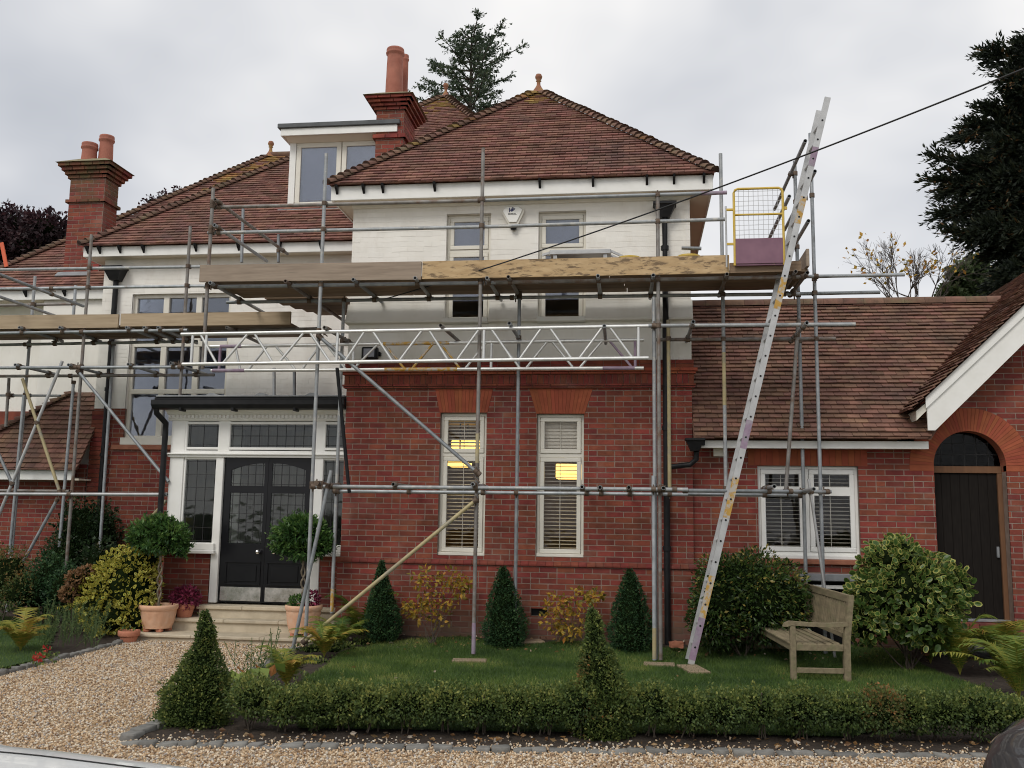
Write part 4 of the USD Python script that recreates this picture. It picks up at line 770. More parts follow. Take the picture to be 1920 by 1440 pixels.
m = MB(); n = int((lint.bounds[2] - lint.bounds[0]) / 0.0786)
lp = part('flat_arch', wing)
for k in range(n):
    a = lint.bounds[0] + (lint.bounds[2] - lint.bounds[0]) * k / n; m = MB().box(a + 0.002, a + 0.0766, YW - 0.007, YW + 0.15, ww[3] + 0.006, ww[3] + 0.218, btint()); m.build('voussoir', BRICK_O, lp)
MB().prism(lint, YW - 0.002, YW + 0.15).build('arch_mortar', MORTAR_O, wl)
lp = part('round_arch', wing); n = 44
MB().prism(ring_o, YW - 0.002, YW + 0.2).build('arch_mortar', MORTAR_O, wl)
for k in range(n):
    a, b = math.pi * k / n + 0.0035, math.pi * (k + 1) / n - 0.0035
    P = Polygon([(acx + r * math.cos(t), asz + r * math.sin(t)) for r, t in ((air, a), (aor - 0.002, a), (aor - 0.002, b), (air, b))])
    MB().prism(P, YW - 0.008, YW + 0.2, t=btint()).build('voussoir', BRICK_O, lp)
for s in (-1, 1): MB().box(*sorted((acx + s * air, acx + s * aor)), YW - 0.006, YW + 0.1, asz - 0.076, asz - 0.004, 0.5).build('voussoir', BRICK_O, lp)
# arched doorway: fanlight, timber frame, black boarded door
dr = part('door', wing, 'black boarded side door under the round arch'); yd = YW + 0.17
m = MB(); m.cbox(acx - air + 0.002, acx + air - 0.002, yd - 0.02, yd + 0.08, asz - 0.095, asz - 0.005); m.cbox(acx + air - 0.06, acx + air - 0.001, yd - 0.02, yd + 0.08, 0.47, asz - 0.096); m.cbox(acx - air + 0.001, acx - air + 0.02, yd - 0.02, yd + 0.08, 0.47, asz - 0.096); m.build('frame', TIMBER, dr)
nb = 7; da, db = acx - air + 0.022, acx + air - 0.062
for k in range(nb): MB().cbox(da + (db - da) * k / nb + 0.001, da + (db - da) * (k + 1) / nb - 0.001, yd + 0.01, yd + 0.05, 0.50, asz - 0.10, 0.004, t=float(rng.random())).build('door_board', BOARDDOOR, dr)
MB().cbox(db - 0.05, db - 0.02, yd - 0.02, yd + 0.01, 1.28, 1.42).build('handle', LEAD, dr)
MB().cbox(acx - air + 0.002, acx + air - 0.002, yd - 0.06, yd + 0.08, 0.465, 0.495).build('threshold', LEAD, dr)
fl_ = part('fanlight', wing); half_c = Point(acx, asz).buffer(air - 0.01, 24).intersection(sbox(0, asz, 9, 9))
leading(fl_, acx - air, acx + air, asz, asz + air, yd + 0.02, 6, 3, 0.0, glass=GLASS_DARK, clip=half_c)
MB().prism(half_c.buffer(0.4), yd + 0.3, yd + 0.35).build('dark_hall', BOARDDOOR, fl_)
m = MB(); course_x(m, acx - 0.62, acx + 0.7, YW - 0.12, 0.33, 0.46, 0.1125, 0.35); m.build('brick_step', BRICK, wing)
MB().cbox(acx - 0.75, acx + 2.5, YW - 0.55, YW - 0.002, 0.20, 0.325, 0.01).build('stone_step', SETT, wing)
# wing window
wn = part('window', wing); yi = YW + 0.06; xmid = at(1515, 960, Y=YW)[0]; zm0, zm1 = at(1560, 927, Y=YW)[2], at(1560, 916, Y=YW)[2]
m = MB(); frame_bars(m, ww[0] + 0.002, ww[1] - 0.002, ww[2] + 0.06, ww[3] - 0.002, yi, yi + 0.08, 0.04); m.cbox(xmid - 0.03, xmid + 0.03, yi, yi + 0.08, ww[2] + 0.09, ww[3] - 0.03); m.cbox(ww[0], ww[1], yi - 0.07, yi + 0.05, ww[2] + 0.01, ww[2] + 0.062, 0.008); m.build('frame', WHITE, wn)
for a, b in ((ww[0] + 0.044, xmid - 0.034), (xmid + 0.034, ww[1] - 0.044)):
    z0_, z1_ = ww[2] + 0.105, ww[3] - 0.046; mm = MB(); frame_bars(mm, a, b, z0_, z1_, yi - 0.014, yi + 0.03, 0.062, 0.006); mm.cbox(a + 0.05, b - 0.05, yi - 0.010, yi + 0.03, zm0 - 0.02, zm1 + 0.02); mm.build('sash', WHITE, wn)
    for c_, d_ in ((z0_ + 0.06, zm0 - 0.02), (zm1 + 0.02, z1_ - 0.06)):
        MB().box(a + 0.058, b - 0.058, yi + 0.01, yi + 0.016, c_, d_).build('pane', GLASS, wn); slats(wn, a + 0.05, b - 0.05, c_ - 0.01, d_ + 0.01, yi + 0.10, 0.052, 0.15)
MB().cbox(ww[0] - 0.06, ww[1] + 0.06, YW - 0.05, YW + 0.1, ww[2] - 0.055, ww[2] + 0.008, 0.008).build('tile_sill', SILLTILE, wn)
room(wing, XR + 0.3, 3.6, YW + 0.23, 15.8, 0.6, 2.65)
cw = part('cellar_window', wing); b_ = cel.bounds
MB().cbox(b_[0] - 0.1, b_[2] + 0.1, YW - 0.03, YW + 0.1, b_[3], b_[3] + 0.10, 0.01).build('lintel', LEAD, cw)
MB().cbox(b_[0], b_[2], YW + 0.03, YW + 0.08, b_[3] - 0.10, b_[3] - 0.05, 0.006).build('frame', WHITE, cw)
MB().box(b_[0], b_[2], YW + 0.16, YW + 0.17, b_[1], b_[3]).build('dark_opening', BLACK, cw)
MB().cbox(at(1337, 843, Y=YW)[0], at(1356, 843, Y=YW)[0], YW - 0.06, YW, at(1347, 856, Y=YW)[2], at(1347, 839, Y=YW)[2]).build('vent_cover', CREAM, wing)
# wing roof
wr = part('wing_roof', wing); we, wz = 12.72, 2.785; wx1 = at(1746, 833, Y=we)[0]; wry = 15.24; wrz = wz + 0.931 * (wry - we)
MB().add(np.array([V3(XR, we, wz), V3(wx1, we, wz), V3(wx1 + 2.2, wry, wrz), V3(XR, wry, wrz), V3(XR, 2 * wry - we, wz), V3(wx1 + 2.2, 2 * wry - we, wz), V3(wx1, we + 0.05, wz)]) + dn, [[0, 1, 2], [0, 2, 3], [3, 2, 5], [3, 5, 4]]).build('roof_deck', TILE_W, wr, smooth=False)
roofslope(wing, wr, V3(XR + 0.01, we, wz), V3(wx1, we, wz), V3(wx1 + 2.0, wry, wrz), V3(XR + 0.01, wry, wrz), TILE_W, seed=15)
rm = MB(); x = XR + 0.05
while x < wx1 + 2.0:
    m = MB(); an = np.linspace(-0.1, math.pi + 0.1, 7); l = x; h = x + 0.30
    A_ = [(l, wry + math.cos(t) * 0.13, wrz - 0.03 + math.sin(t) * 0.11) for t in an]; B_ = [(h, wry + math.cos(t) * 0.13, wrz - 0.03 + math.sin(t) * 0.11) for t in an]; i = np.arange(6)
    m.add(np.array(A_ + B_), np.stack([i, i + 1, i + 8, i + 7], 1), float(rng.random())); m.add(np.array(A_), np.stack([np.zeros(5, int), i[1:], i[1:] + 1], 1)); m.build('ridge_tile', HIPTILE, wr); x += 0.304
m = MB(); fx1 = at(1741, 836, Y=12.8)[0]; m.cbox(at(1312, 836, Y=12.8)[0], fx1, 12.79, 12.82, 2.655, 2.755, 0.004); m.build('fascia_board', WHITE, wr)
MB().box(XR + 0.05, fx1, 12.821, YW, 2.665, 2.69).build('soffit_board', WHITE, wr)
# gable roof: left slope seen from below, running back
gr = part('gable_roof', wing); gy0, gy1 = 12.62, 18.5; g0 = V3(gx, gy1, gz)
MB().add(np.array([V3(gx, gy0, gz), V3(gpx, gy0, gpz), V3(gpx, gy1, gpz), V3(gx, gy1, gz), V3(2 * gpx - gx, gy0, gz), V3(2 * gpx - gx, gy1, gz)]) + dn, [[0, 1, 2], [0, 2, 3], [1, 4, 5], [1, 5, 2], [0, 2, 1], [0, 3, 2]]).build('roof_deck', TILE_W, gr, smooth=False)
roofslope(wing, gr, V3(gx, gy1, gz), V3(gx, gy0, gz), V3(gpx, gy0, gpz), V3(gpx, gy1, gpz), TILE_W, seed=16)
bt = lambda x, o: (x, gz + gk * (x - gx) - o)
m = MB(); xa = 3.69; m.prism(Polygon([bt(xa, 0.07), bt(gpx, 0.07), (2 * gpx - xa, bt(xa, 0.07)[1]), (2 * gpx - xa, 2.888), (2 * gpx - 3.78, 2.888), bt(gpx, 0.45), (3.78, 2.888), (xa, 2.888)]), 12.68, 12.71); m.build('bargeboard', WHITE, gr, smooth=False)
m = MB(); m.prism(Polygon([bt(xa - 0.02, 0.02), bt(gpx, 0.02), (2 * gpx - xa, bt(xa, 0.02)[1]), (2 * gpx - xa, bt(xa, 0.16)[1]), bt(gpx, 0.16), bt(xa - 0.02, 0.16)]), 12.655, 12.68); m.build('barge_moulding', WHITE, gr, smooth=False)
m = MB(); m.hexa([(3.56, 12.70, gz - 0.14), (3.70, 12.70, gz + 0.0), (3.70, YW, gz + 0.0), (3.56, YW, gz - 0.14), (3.56, 12.70, gz - 0.02), (3.70, 12.70, gz + 0.1), (3.70, YW, gz + 0.1), (3.56, YW, gz - 0.02)]); m.build('box_end', CREAM, gr)
# black hopper and swan-neck pipe at the corner of tower and wing
dp = part('downpipe', wing); q = at(1303, 832, Y=12.75); m = MB(); hopper(m, (q[0], 12.8, q[2] + 0.04), 0.9); m.cbox(q[0] + 0.02, q[0] + 0.13, 12.72, 12.84, q[2] - 0.02, q[2] + 0.06)
e2 = at(1252, 876, Y=12.88); m.path([(q[0] + 0.02, 12.8, q[2] - 0.1), (q[0] + 0.02, 12.82, q[2] - 0.2), (q[0] - 0.06, 12.84, q[2] - 0.27), e2], 0.036, 10); m.build('pipe', BLACK, dp)
flush_pieces()

# ------------------------------------------------------------------ ground, gravel drive, beds, lawn, kerb
def gh(x, y): return -0.005 + 0.095 * float(np.clip((y - 12.15) / 0.85, 0, 1))
MB().box(-140, 140, -60, 220, -0.6, -0.08).build('ground', EARTH, kind='structure')
K0, K1 = at(228, 1396, Z=0)[:2], at(1500, 1416, Z=0)[:2]; kd = (K1 - K0) / np.linalg.norm(K1 - K0); K2 = K0 + kd * 10.5
KB = np.array([-4.36, 12.1])
bed = Polygon([K0, K2, (7.5, 13.1), (-4.0, 13.1), KB])
lbed_edge = [(-6.62, 3.0), at(0, 1266, Z=0)[:2], at(228, 1206, Z=0)[:2]]
lbed = Polygon([lbed_edge[0], lbed_edge[1], lbed_edge[2], (-6.85, 12.3), (-6.85, 14.9), (-22, 15.5), (-22, 3.0)])
def sheet(name, poly, cell, zf, mat, kind='structure'):
    x0, y0, x1, y1 = poly.bounds; nx, ny = int((x1 - x0) / cell) + 1, int((y1 - y0) / cell) + 1
    gx_, gy_ = np.meshgrid(x0 + np.arange(nx + 1) * cell, y0 + np.arange(ny + 1) * cell, indexing='ij')
    from shapely import contains_xy
    ins = contains_xy(poly, gx_[:-1, :-1] + cell / 2, gy_[:-1, :-1] + cell / 2)
    Zz = zf(gx_, gy_); v = np.stack([gx_, gy_, Zz], -1).reshape(-1, 3); i, j = np.nonzero(ins); a = i * (ny + 1) + j
    f = np.stack([a, a + ny + 1, a + ny + 2, a + 1], 1); used = np.unique(f); mp = np.zeros(len(v), int); mp[used] = np.arange(len(used))
    MB().add(v[used], mp[f]).build(name, mat, kind=kind)
ghv = lambda x, y: -0.005 + 0.095 * np.clip((y - 12.15) / 0.85, 0, 1)
nz_ = lambda x, y, s, sd: meshkit.fbm(np.stack([x * s, y * s, np.zeros_like(x)], -1), 3, sd)
sheet('gravel_drive', Polygon([(-16, 1.0), (9, 1.0), (9, 13.05), (-16, 13.4)]), 0.5, lambda x, y: np.full_like(x, -0.012), GRAVELBASE)
sheet('soil_bed', bed, 0.06, lambda x, y: ghv(x, y) - 0.008 + 0.035 * nz_(x, y, 6.0, 3), SOIL)
sheet('soil_bed', lbed, 0.12, lambda x, y: ghv(x, y) - 0.01 + 0.04 * nz_(x, y, 4.0, 4), SOIL)
lawn_px = [(556, 1282), (610, 1250), (640, 1222), (700, 1212), (780, 1207), (880, 1206), (965, 1218), (1060, 1213), (1200, 1222), (1290, 1225), (1400, 1218), (1560, 1222), (1690, 1232), (1760, 1262), (1850, 1292), (1905, 1312)]
lawn_pts = [at(x, y, Z=0.02)[:2] for x, y in lawn_px]
lawn = Polygon(lawn_pts + [K0 + kd * 5.6 + np.array([-kd[1], kd[0]]) * 0.55, K0 + kd * 1.2 + np.array([-kd[1], kd[0]]) * 0.55])
llawn = Polygon([(-6.74, 3.0), (-6.76, 10.5), (-7.2, 11.1), (-8.0, 12.6), (-9.3, 13.4), (-22, 13.5), (-22, 3.0)])
sheet('lawn', lawn, 0.05, lambda x, y: ghv(x, y) + 0.022 + 0.012 * nz_(x, y, 3.0, 5), LAWNBASE)
sheet('lawn', llawn, 0.1, lambda x, y: ghv(x, y) + 0.03 + 0.01 * nz_(x, y, 3.0, 6), LAWNBASE)
from shapely import contains_xy
def scatter(poly, n, r):
    x0, y0, x1, y1 = poly.bounds; P = np.stack([r.uniform(x0, x1, n), r.uniform(y0, y1, n)], 1); return P[contains_xy(poly, P[:, 0], P[:, 1])]
r_ = np.random.default_rng(21)
def grass(name, poly, dens, label):
    P = scatter(poly, int(dens * (poly.bounds[2] - poly.bounds[0]) * (poly.bounds[3] - poly.bounds[1])), r_); n = len(P)
    z = ghv(P[:, 0], P[:, 1]) + 0.022; h = r_.uniform(0.022, 0.05, n); a = r_.uniform(0, 2 * np.pi, n); w = r_.uniform(0.002, 0.004, n); ln = r_.normal(0, 0.02, (n, 2))
    B = np.column_stack([P, z]); d = np.column_stack([np.cos(a) * w, np.sin(a) * w, np.zeros(n)]); T = B + np.column_stack([ln, h])
    v = np.stack([B - d, B + d, T], 1).reshape(-1, 3); pt = nz_(P[:, 0], P[:, 1], 1.6, 9); t = np.clip(r_.normal(0.44, 0.2, n) + (pt - 0.5) * 1.5, 0, 1)
    m = MB(); m.add(v, np.arange(3 * n).reshape(-1, 3), np.repeat(t, 3)); m.build(name, G_GRASS, label=label, cat='grass', kind='stuff', smooth=False)
grass('lawn_grass', lawn, 5200, 'short green mown grass of the front lawn behind the hedge')
vis = Polygon([(-6.74, 8.6), (-6.76, 10.5), (-7.2, 11.1), (-8.0, 12.6), (-9.3, 13.4), (-11, 13.4), (-9, 8.6)])
grass('lawn_grass', vis, 2600, 'short green grass at the far left edge beyond the drive')
# gravel: thousands of small pebbles on the drive
drive = Polygon([(-6.62, 5.0), at(0, 1266, Z=0)[:2], at(228, 1206, Z=0)[:2], (-6.7, 12.3), (-4.3, 12.32), KB, K0, K2, (5.5, 5.0)]).buffer(0.02)
inst = UsdGeom.PointInstancer.Define(stage, numbered(W + '/gravel')); tag(inst.GetPrim(), 'honey coloured gravel of the drive', 'gravel', kind='stuff')
tints = [0.0, 0.18, 0.35, 0.45, 0.55, 0.66, 0.75, 0.86, 0.92, 1.0]; paths = []
for k, t in enumerate(tints):
    s_ = trimesh.creation.icosphere(1, 1.0); s_.vertices *= np.array([1, 0.8, 0.62]); s_.vertices += 0.55 * (meshkit.noise(s_.vertices * 1.3 + k * 9.1, k)[:, None] - 0.5) * s_.vertices
    MB().add(s_.vertices, s_.faces, t).build('pebble', PEBBLE, inst.GetPrim(), smooth=False)
paths = [str(c.GetPath()) for c in inst.GetPrim().GetChildren()]
x0_, y0_, x1_, y1_ = drive.bounds
P = scatter(drive, int(2600 * (x1_ - x0_) * (y1_ - y0_)), r_)
e_ = r_.random(int(26000)); ex_ = K0 + np.outer(e_ * 10, kd) + np.outer(r_.exponential(0.10, len(e_)) + 0.02, [-kd[1], kd[0]]); ex_ = ex_[r_.random(len(ex_)) < 0.10]
keep = [inframe(V3(p[0], p[1], 0)) for p in P]; P = P[np.array(keep)]
n0 = len(P); P = np.vstack([P, ex_]); n = len(P)
zz2 = np.where(np.arange(n) < n0, r_.uniform(-0.006, 0.010, n), ghv(P[:, 0], P[:, 1]) + 0.012)
sc_ = r_.uniform(0.005, 0.0125, n)
inst.CreatePrototypesRel().SetTargets([Sdf.Path(p) for p in paths])
inst.CreateProtoIndicesAttr(Vt.IntArray.FromNumpy(r_.integers(0, len(paths), n).astype(np.int32)))
inst.CreatePositionsAttr(Vt.Vec3fArray.FromNumpy(np.column_stack([P, zz2]).astype(np.float32)))
inst.CreateScalesAttr(Vt.Vec3fArray.FromNumpy(np.repeat(sc_[:, None], 3, 1).astype(np.float32)))
qa = r_.normal(size=(n, 4)); qa[:, 1:3] *= 0.35; qa /= np.linalg.norm(qa, axis=1)[:, None]
inst.CreateOrientationsAttr(Vt.QuathArray([Gf.Quath(float(a), float(b), float(c), float(d)) for a, b, c, d in qa]))
# stone kerb: rough granite setts
kerb = UsdGeom.Xform.Define(stage, numbered(W + '/kerb')).GetPrim(); tag(kerb, None, None, None, 'structure')
def setts(a, b, w, ln, z, h):
    a, b = np.asarray(a, float), np.asarray(b, float); L = np.linalg.norm(b - a); d = (b - a) / L; s = 0
    while s < L:
        l = ln * rng.uniform(0.7, 1.35); p = a + d * (s + l / 2) + rng.normal(0, 0.008, 2); s += l + rng.uniform(0.004, 0.022); an = math.atan2(d[1], d[0]) + rng.uniform(-0.11, 0.11)
        if not (inframe(V3(p[0], p[1], 0)) or True): continue
        bx = trimesh.creation.box((l, w * rng.uniform(0.9, 1.1), h)); bx = bx.subdivide().subdivide(); v = bx.vertices
        q = v / (np.array([l, w, h]) / 2); v = v * (1 - 0.10 * (np.abs(q).max(1) > 0.9)[:, None] * np.maximum(0, np.sort(np.abs(q), 1)[:, 1] - 0.6)[:, None]); v = v + 0.012 * (meshkit.noise(v * 25 + rng.uniform(0, 90)) - 0.5)[:, None] * np.sign(v)
        c, s_ = math.cos(an), math.sin(an); v = np.stack([v[:, 0] * c - v[:, 1] * s_ + p[0], v[:, 0] * s_ + v[:, 1] * c + p[1], v[:, 2] * rng.uniform(0.8, 1.05) + z + rng.uniform(-0.014, 0.010) + v[:, 0] * rng.uniform(-0.12, 0.12)], 1)
        m = MB(); m.add(v, bx.faces, float(rng.random())); m.build('sett', SETT, kerb, smooth=True)
setts(K0, K0 + kd * 9.3, 0.10, 0.125, -0.016, 0.09)
setts(K0 + np.array([-0.02, 0.10]), np.array([-3.86, 7.65]), 0.12, 0.17, 0.005, 0.09)
setts(np.array([-3.87, 7.7]), KB, 0.09, 0.15, -0.01, 0.08)
setts(np.array(lbed_edge[2]), np.array(lbed_edge[1]), 0.09, 0.16, -0.005, 0.10); setts(np.array(lbed_edge[1]), np.array([-6.63, 8.4]), 0.09, 0.16, -0.005, 0.10)

# ------------------------------------------------------------------ scaffolding
RT_ = 0.0242
class Scaffold:
    def __init__(s, label): s.x = thing('scaffold', label, 'scaffold'); s.tubes = []
    def tube(s, name, a, b, mat=GALV, r=RT_, hollow=True, join=True):
        a, b = np.asarray(a, float), np.asarray(b, float)
        if mat is GALV: mat = (GALV, GALV, GALVB, GALVC)[int(rng.integers(4))]
        MB().tube(a, b, r, 12, hollow, t=float(rng.random())).build(name, mat, s.x)
        if join: s.tubes.append((a, b))
    def px(s, name, p, q, Y, Y2=None, mat=GALV, r=RT_, join=True): s.tube(name, at(*p, Y=Y), at(*q, Y=Y if Y2 is None else Y2), mat, r, True, join)
    def pole(s, top, Y, z0, mat=GALV, name='standard', mats=None):
        t = at(*top, Y=Y); s.tube(name, t, V3(t[0], t[1], z0), mat)
        for z_a, z_b, mm in mats or []: MB().tube((t[0], t[1], z_a), (t[0], t[1], z_b), RT_ + 0.0012, 12).build('paint_mark', mm, s.x)
        return t
    def across(s, x, y, Y0=11.62, Y1=12.92, mat=GALV):
        p = at(x, y, Y=Y0); s.tube('transom', p, V3(p[0] + rng.uniform(-0.03, 0.03), Y1 + rng.uniform(-0.08, 0.08), p[2] + rng.uniform(-0.01, 0.01)), mat)
    def couplers(s, most=260):
        pts = []
        for i in range(len(s.tubes)):
            for j in range(i):
                (a, b), (c, d) = s.tubes[i], s.tubes[j]; u, v = b - a, d - c; w = a - c; A, B, C, D, E_ = u @ u, u @ v, v @ v, u @ w, v @ w; den = A * C - B * B
                if den < 1e-3 * A * C: continue
                x, y = np.clip((B * E_ - C * D) / den, 0, 1), np.clip((A * E_ - B * D) / den, 0, 1); p, q = a + u * x, c + v * y
                if np.linalg.norm(p - q) < 0.15 and all(np.linalg.norm((p + q) / 2 - o) > 0.05 for o in pts):
                    pts.append((p + q) / 2); du, dv = u / math.sqrt(A), v / math.sqrt(C); m = MB()
                    for ctr, ax in ((p, du), (q, dv)): m.tube(ctr - ax * 0.028, ctr + ax * 0.028, RT_ + 0.011, 8)
                    n = np.cross(du, dv); n /= np.linalg.norm(n); m.tube((p + q) / 2 - dv * 0.06 - n * 0.0, (p + q) / 2 + dv * 0.065, 0.009, 6); m.build('coupler', RUSTY, s.x)
S = Scaffold('tall galvanised scaffold in front of the tower with brown and orange toe boards')
YF, YR = 11.8, 12.6
S.pole((400, 353), YF, at(384, 692, Y=YF)[2]); S.pole((612, 288), YF, 0.092); S.pole((906, 278), YF, 0.045, mats=[(0.05, 0.42, GALVP), (2.38, 2.75, GALVY)])
pc = S.pole((1233, 365), YF + 0.05, 0.045); S.pole((1225, 892), YF + 0.02, 0.045, mats=[(0.06, 0.42, GALVY)]); S.tube('standard', V3(pc[0] - 0.055, YF + 0.1, 0.045), V3(pc[0] - 0.055, YF + 0.1, 4.5))
S.pole((974, 545), YR, 0.09, mats=[(0.1, 0.3, GALVY)]); S.pole((1253, 600), YR - 0.05, 2.05, GALVY); S.pole((1351, 288), YR, 2.12, mats=[(3.2, 3.9, GALVY)])
S.pole((645, 560), YR, 0.40, mats=[(0.42, 0.72, YELP)]); S.px('standard', (632, 690), (655, 924), 12.3, mat=BLACK)
S.pole((1519, 250), 12.62, 0.08); S.pole((1490, 302), 12.86, 0.10); S.px('raking_tube', (1497, 598), (1473, 925), 12.4, mat=GALVB); S.px('raking_tube', (1516, 898), (1568, 1250), 12.4, 12.45, mat=ALUD, r=0.018)
S.px('raking_tube', (621, 882), (549, 1217), 11.62); S.px('diagonal_brace', (600, 632), (897, 888), 11.72); S.px('diagonal_brace', (893, 937), (570, 1203), 11.72, mat=GALVY)
S.px('ledger', (588, 912), (1290, 918), 11.75); S.px('ledger', (1285, 920), (1558, 922), 11.8, 12.5); S.px('ledger', (626, 921), (1290, 927), 12.55); S.px('ledger', (1290, 926), (1500, 929), 12.62)
S.px('ledger', (383, 538), (930, 530), 11.84); S.px('ledger', (926, 530), (1505, 519), 11.84); S.px('ledger', (1492, 519), (1696, 515), 12.5); S.px('ledger', (425, 567), (960, 558), 12.62); S.px('ledger', (956, 558), (1500, 551), 12.62); S.px('ledger', (1496, 551), (1650, 548), 12.66)
S.px('guard_rail', (395, 389), (900, 376), 11.85); S.px('guard_rail', (900, 376), (1362, 361), 11.85); S.px('guard_rail', (390, 437), (960, 424), 11.85); S.px('guard_rail', (955, 424), (1362, 411), 11.85)
m_ = at(1300, 362, Y=11.85); S.px('guard_rail', (1315, 363), (1363, 361), 11.847, mat=GALVP, r=RT_ + 0.001, join=False)
S.px('ledger', (1202, 611), (1604, 608), 11.86); S.px('ledger', (1225, 637), (1567, 635), 12.62)
for x, y in ((594, 906), (737, 908), (886, 908), (1091, 913), (1125, 914), (1179, 914), (1244, 915), (1452, 912), (1526, 917)): S.across(x, y)
for x, y in ((394, 530), (535, 527), (662, 524), (778, 521), (913, 521), (953, 519), (1121, 517), (1225, 516), (1363, 514), (1492, 509), (1514, 511)): S.across(x, y, 11.66, 12.9 if x > 640 else 14.3)
for x, y in ((608, 614), (826, 610), (955, 606), (1133, 611), (1300, 603), (1513, 605)): S.across(x, y, 11.6, 12.86)
for (x0, y0), (x1, y1) in (((403, 374), (547, 492)), ((402, 422), (500, 496)), ((1510, 264), (1424, 446)), ((1528, 321), (1471, 425)), ((1516, 414), (1487, 467)), ((1480, 368), (1432, 460))):
    X = at(x0, y0, Y=11.7)[0]; a = at(x0, y0, Y=11.7); q = at(x1, y1, X=X) if abs(ray(x1, y1)[0]) > 1e-6 else a; b = V3(X, min(max(q[1], 12.3), 14.4), a[2]); S.tube('return_guard_rail', a, b)
S.px('return_standard', (456, 392), (453, 492), 13.9); S.px('return_standard', (522, 440), (522, 492), 14.2)
S.px('short_tube', (1278, 465), (1315, 466), 12.4)
# deck boards, toe boards
zb = 4.79; xl_, xr_2 = at(400, 530, Y=11.8)[0] - 0.1, at(1515, 515, Y=11.8)[0]
for k in range(4):
    y = 11.90 + k * 0.235; cut = [xl_ + rng.uniform(-0.05, 0.1), -3.1 + rng.uniform(-0.2, 0.2), -0.3 + rng.uniform(-0.3, 0.3), xr_2 + rng.uniform(-0.1, 0.1)]
    for a, b in zip(cut[:-1], cut[1:]): MB().cbox(a + 0.004, b - 0.004, y, y + 0.225, zb + rng.uniform(0, 0.004), zb + 0.038, 0.004, t=float(rng.random())).build('deck_board', PLANKD, S.x)
for k in range(5):
    y = 12.90 + k * 0.24; MB().cbox(-5.35 + k * 0.1, XL - 0.06, y, y + 0.225, zb + rng.uniform(0, 0.004), zb + 0.038, 0.004, t=float(rng.random())).build('deck_board', PLANKD, S.x)
yt = 11.735
def toe(sc, x0p, x1p, ytop, ybot, Y, mat):
    a, b = at(x0p, ytop[0], Y=Y), at(x1p, ytop[1], Y=Y); z0 = at(x0p, ybot[0], Y=Y)[2]; z1 = at(x1p, ybot[1], Y=Y)[2]
    m = MB(); m.hexa([(a[0], Y, z0), (b[0], Y, z1), (b[0], Y + 0.037, z1), (a[0], Y + 0.037, z0), (a[0], Y, a[2]), (b[0], Y, b[2]), (b[0], Y + 0.037, b[2]), (a[0], Y + 0.037, a[2])], float(rng.random())); m.build('toe_board', mat, sc.x)
toe(S, 375, 790, (497, 490), (528, 524), yt, PLANKG); toe(S, 792, 1367, (490, 478), (523, 512), yt, PLANKO)
toe(S, 1368, 1502, (493, 489), (512, 508), yt + 0.02, PLANKD)
xe = at(1512, 490, Y=11.76)[0]; MB().cbox(xe, xe + 0.038, 11.76, 12.85, 4.83, 5.05, 0.004).build('toe_board', PLANKG, S.x)
MB().cbox(at(1318, 455, Y=12.7)[0], at(1345, 455, Y=12.7)[0], 12.5, 12.8, 5.02, 5.12).build('stacked_board', PLANKD, S.x)
S.couplers()
L_ = Scaffold('lower galvanised scaffold along the left part of the house with pale toe boards'); YL, YK = 13.3, 14.2
L_.pole((172, 440), YL, 0.05); L_.pole((357, 425), YL, at(336, 745, Y=YL)[2]); L_.pole((66, 518), YK, 0.05); L_.pole((142, 535), YK, at(138, 600, Y=YK)[2])
L_.px('standard', (213, 645), (185, 1060), 14.2); L_.px('standard', (138, 717), (110, 1040), 14.1); L_.px('standard', (45, 741), (18, 1040), 13.9); L_.px('standard', (17, 709), (11, 800), 14.2)
L_.px('standard', (514, 690), (514, 744), 13.6); L_.px('standard', (552, 690), (552, 744), 13.8)
for p, q, mt in (((117, 677), (-3, 968), ALUD), ((42, 710), (112, 922), GALVY), ((107, 937), (35, 1070), GALV), ((-3, 850), (24, 910), GALV), ((312, 938), (275, 979), GALVY)): L_.px('diagonal_brace', p, q, 13.45, mat=mt)
L_.px('diagonal_brace', (147, 697), (316, 903), 13.22)
L_.px('ledger', (-80, 926), (314, 927), 13.24, mat=ALUD); L_.px('ledger', (-80, 919), (130, 921), 14.1); L_.px('ledger', (-80, 690), (338, 688), 13.25); L_.px('ledger', (-80, 706), (402, 703), 14.0); L_.px('ledger', (-80, 741), (113, 742), 14.3, r=0.02)
L_.px('ledger', (-80, 626), (352, 619), 13.24); L_.px('ledger', (-80, 648), (370, 640), 14.1); L_.px('ledger', (352, 622), (600, 616), 13.5)
L_.px('guard_rail', (-80, 507), (378, 500), 13.34); L_.px('guard_rail', (-80, 543), (388, 536), 13.34); L_.px('guard_rail', (-80, 574), (138, 570), 14.25)
for (x1, y1), sl_ in (((156, 574), 0.378), ((103, 592), 0.36)):
    b = at(x1, y1, Y=14.2); q = at(-60, y1 - sl_ * (x1 + 60), X=b[0]); L_.tube('return_guard_rail', V3(b[0], max(q[1], 8.5), b[2]), b)
for x in (36, 112, 237, 270, 296, 425): L_.across(x, 614, 13.15, 14.35)
for x, y in ((28, 684), (128, 684), (240, 683), (320, 681)): L_.across(x, y, 13.15, 14.3)
zl = 4.49
for k in range(4):
    y = 13.38 + k * 0.236; cut = [-11.6, -8.3 + rng.uniform(-0.3, 0.3), -5.1]
    for a, b in zip(cut[:-1], cut[1:]): MB().cbox(a + 0.004, b - 0.004, y, y + 0.225, zl + rng.uniform(0, 0.004), zl + 0.038, 0.004, t=float(rng.random())).build('deck_board', PLANKD, L_.x)
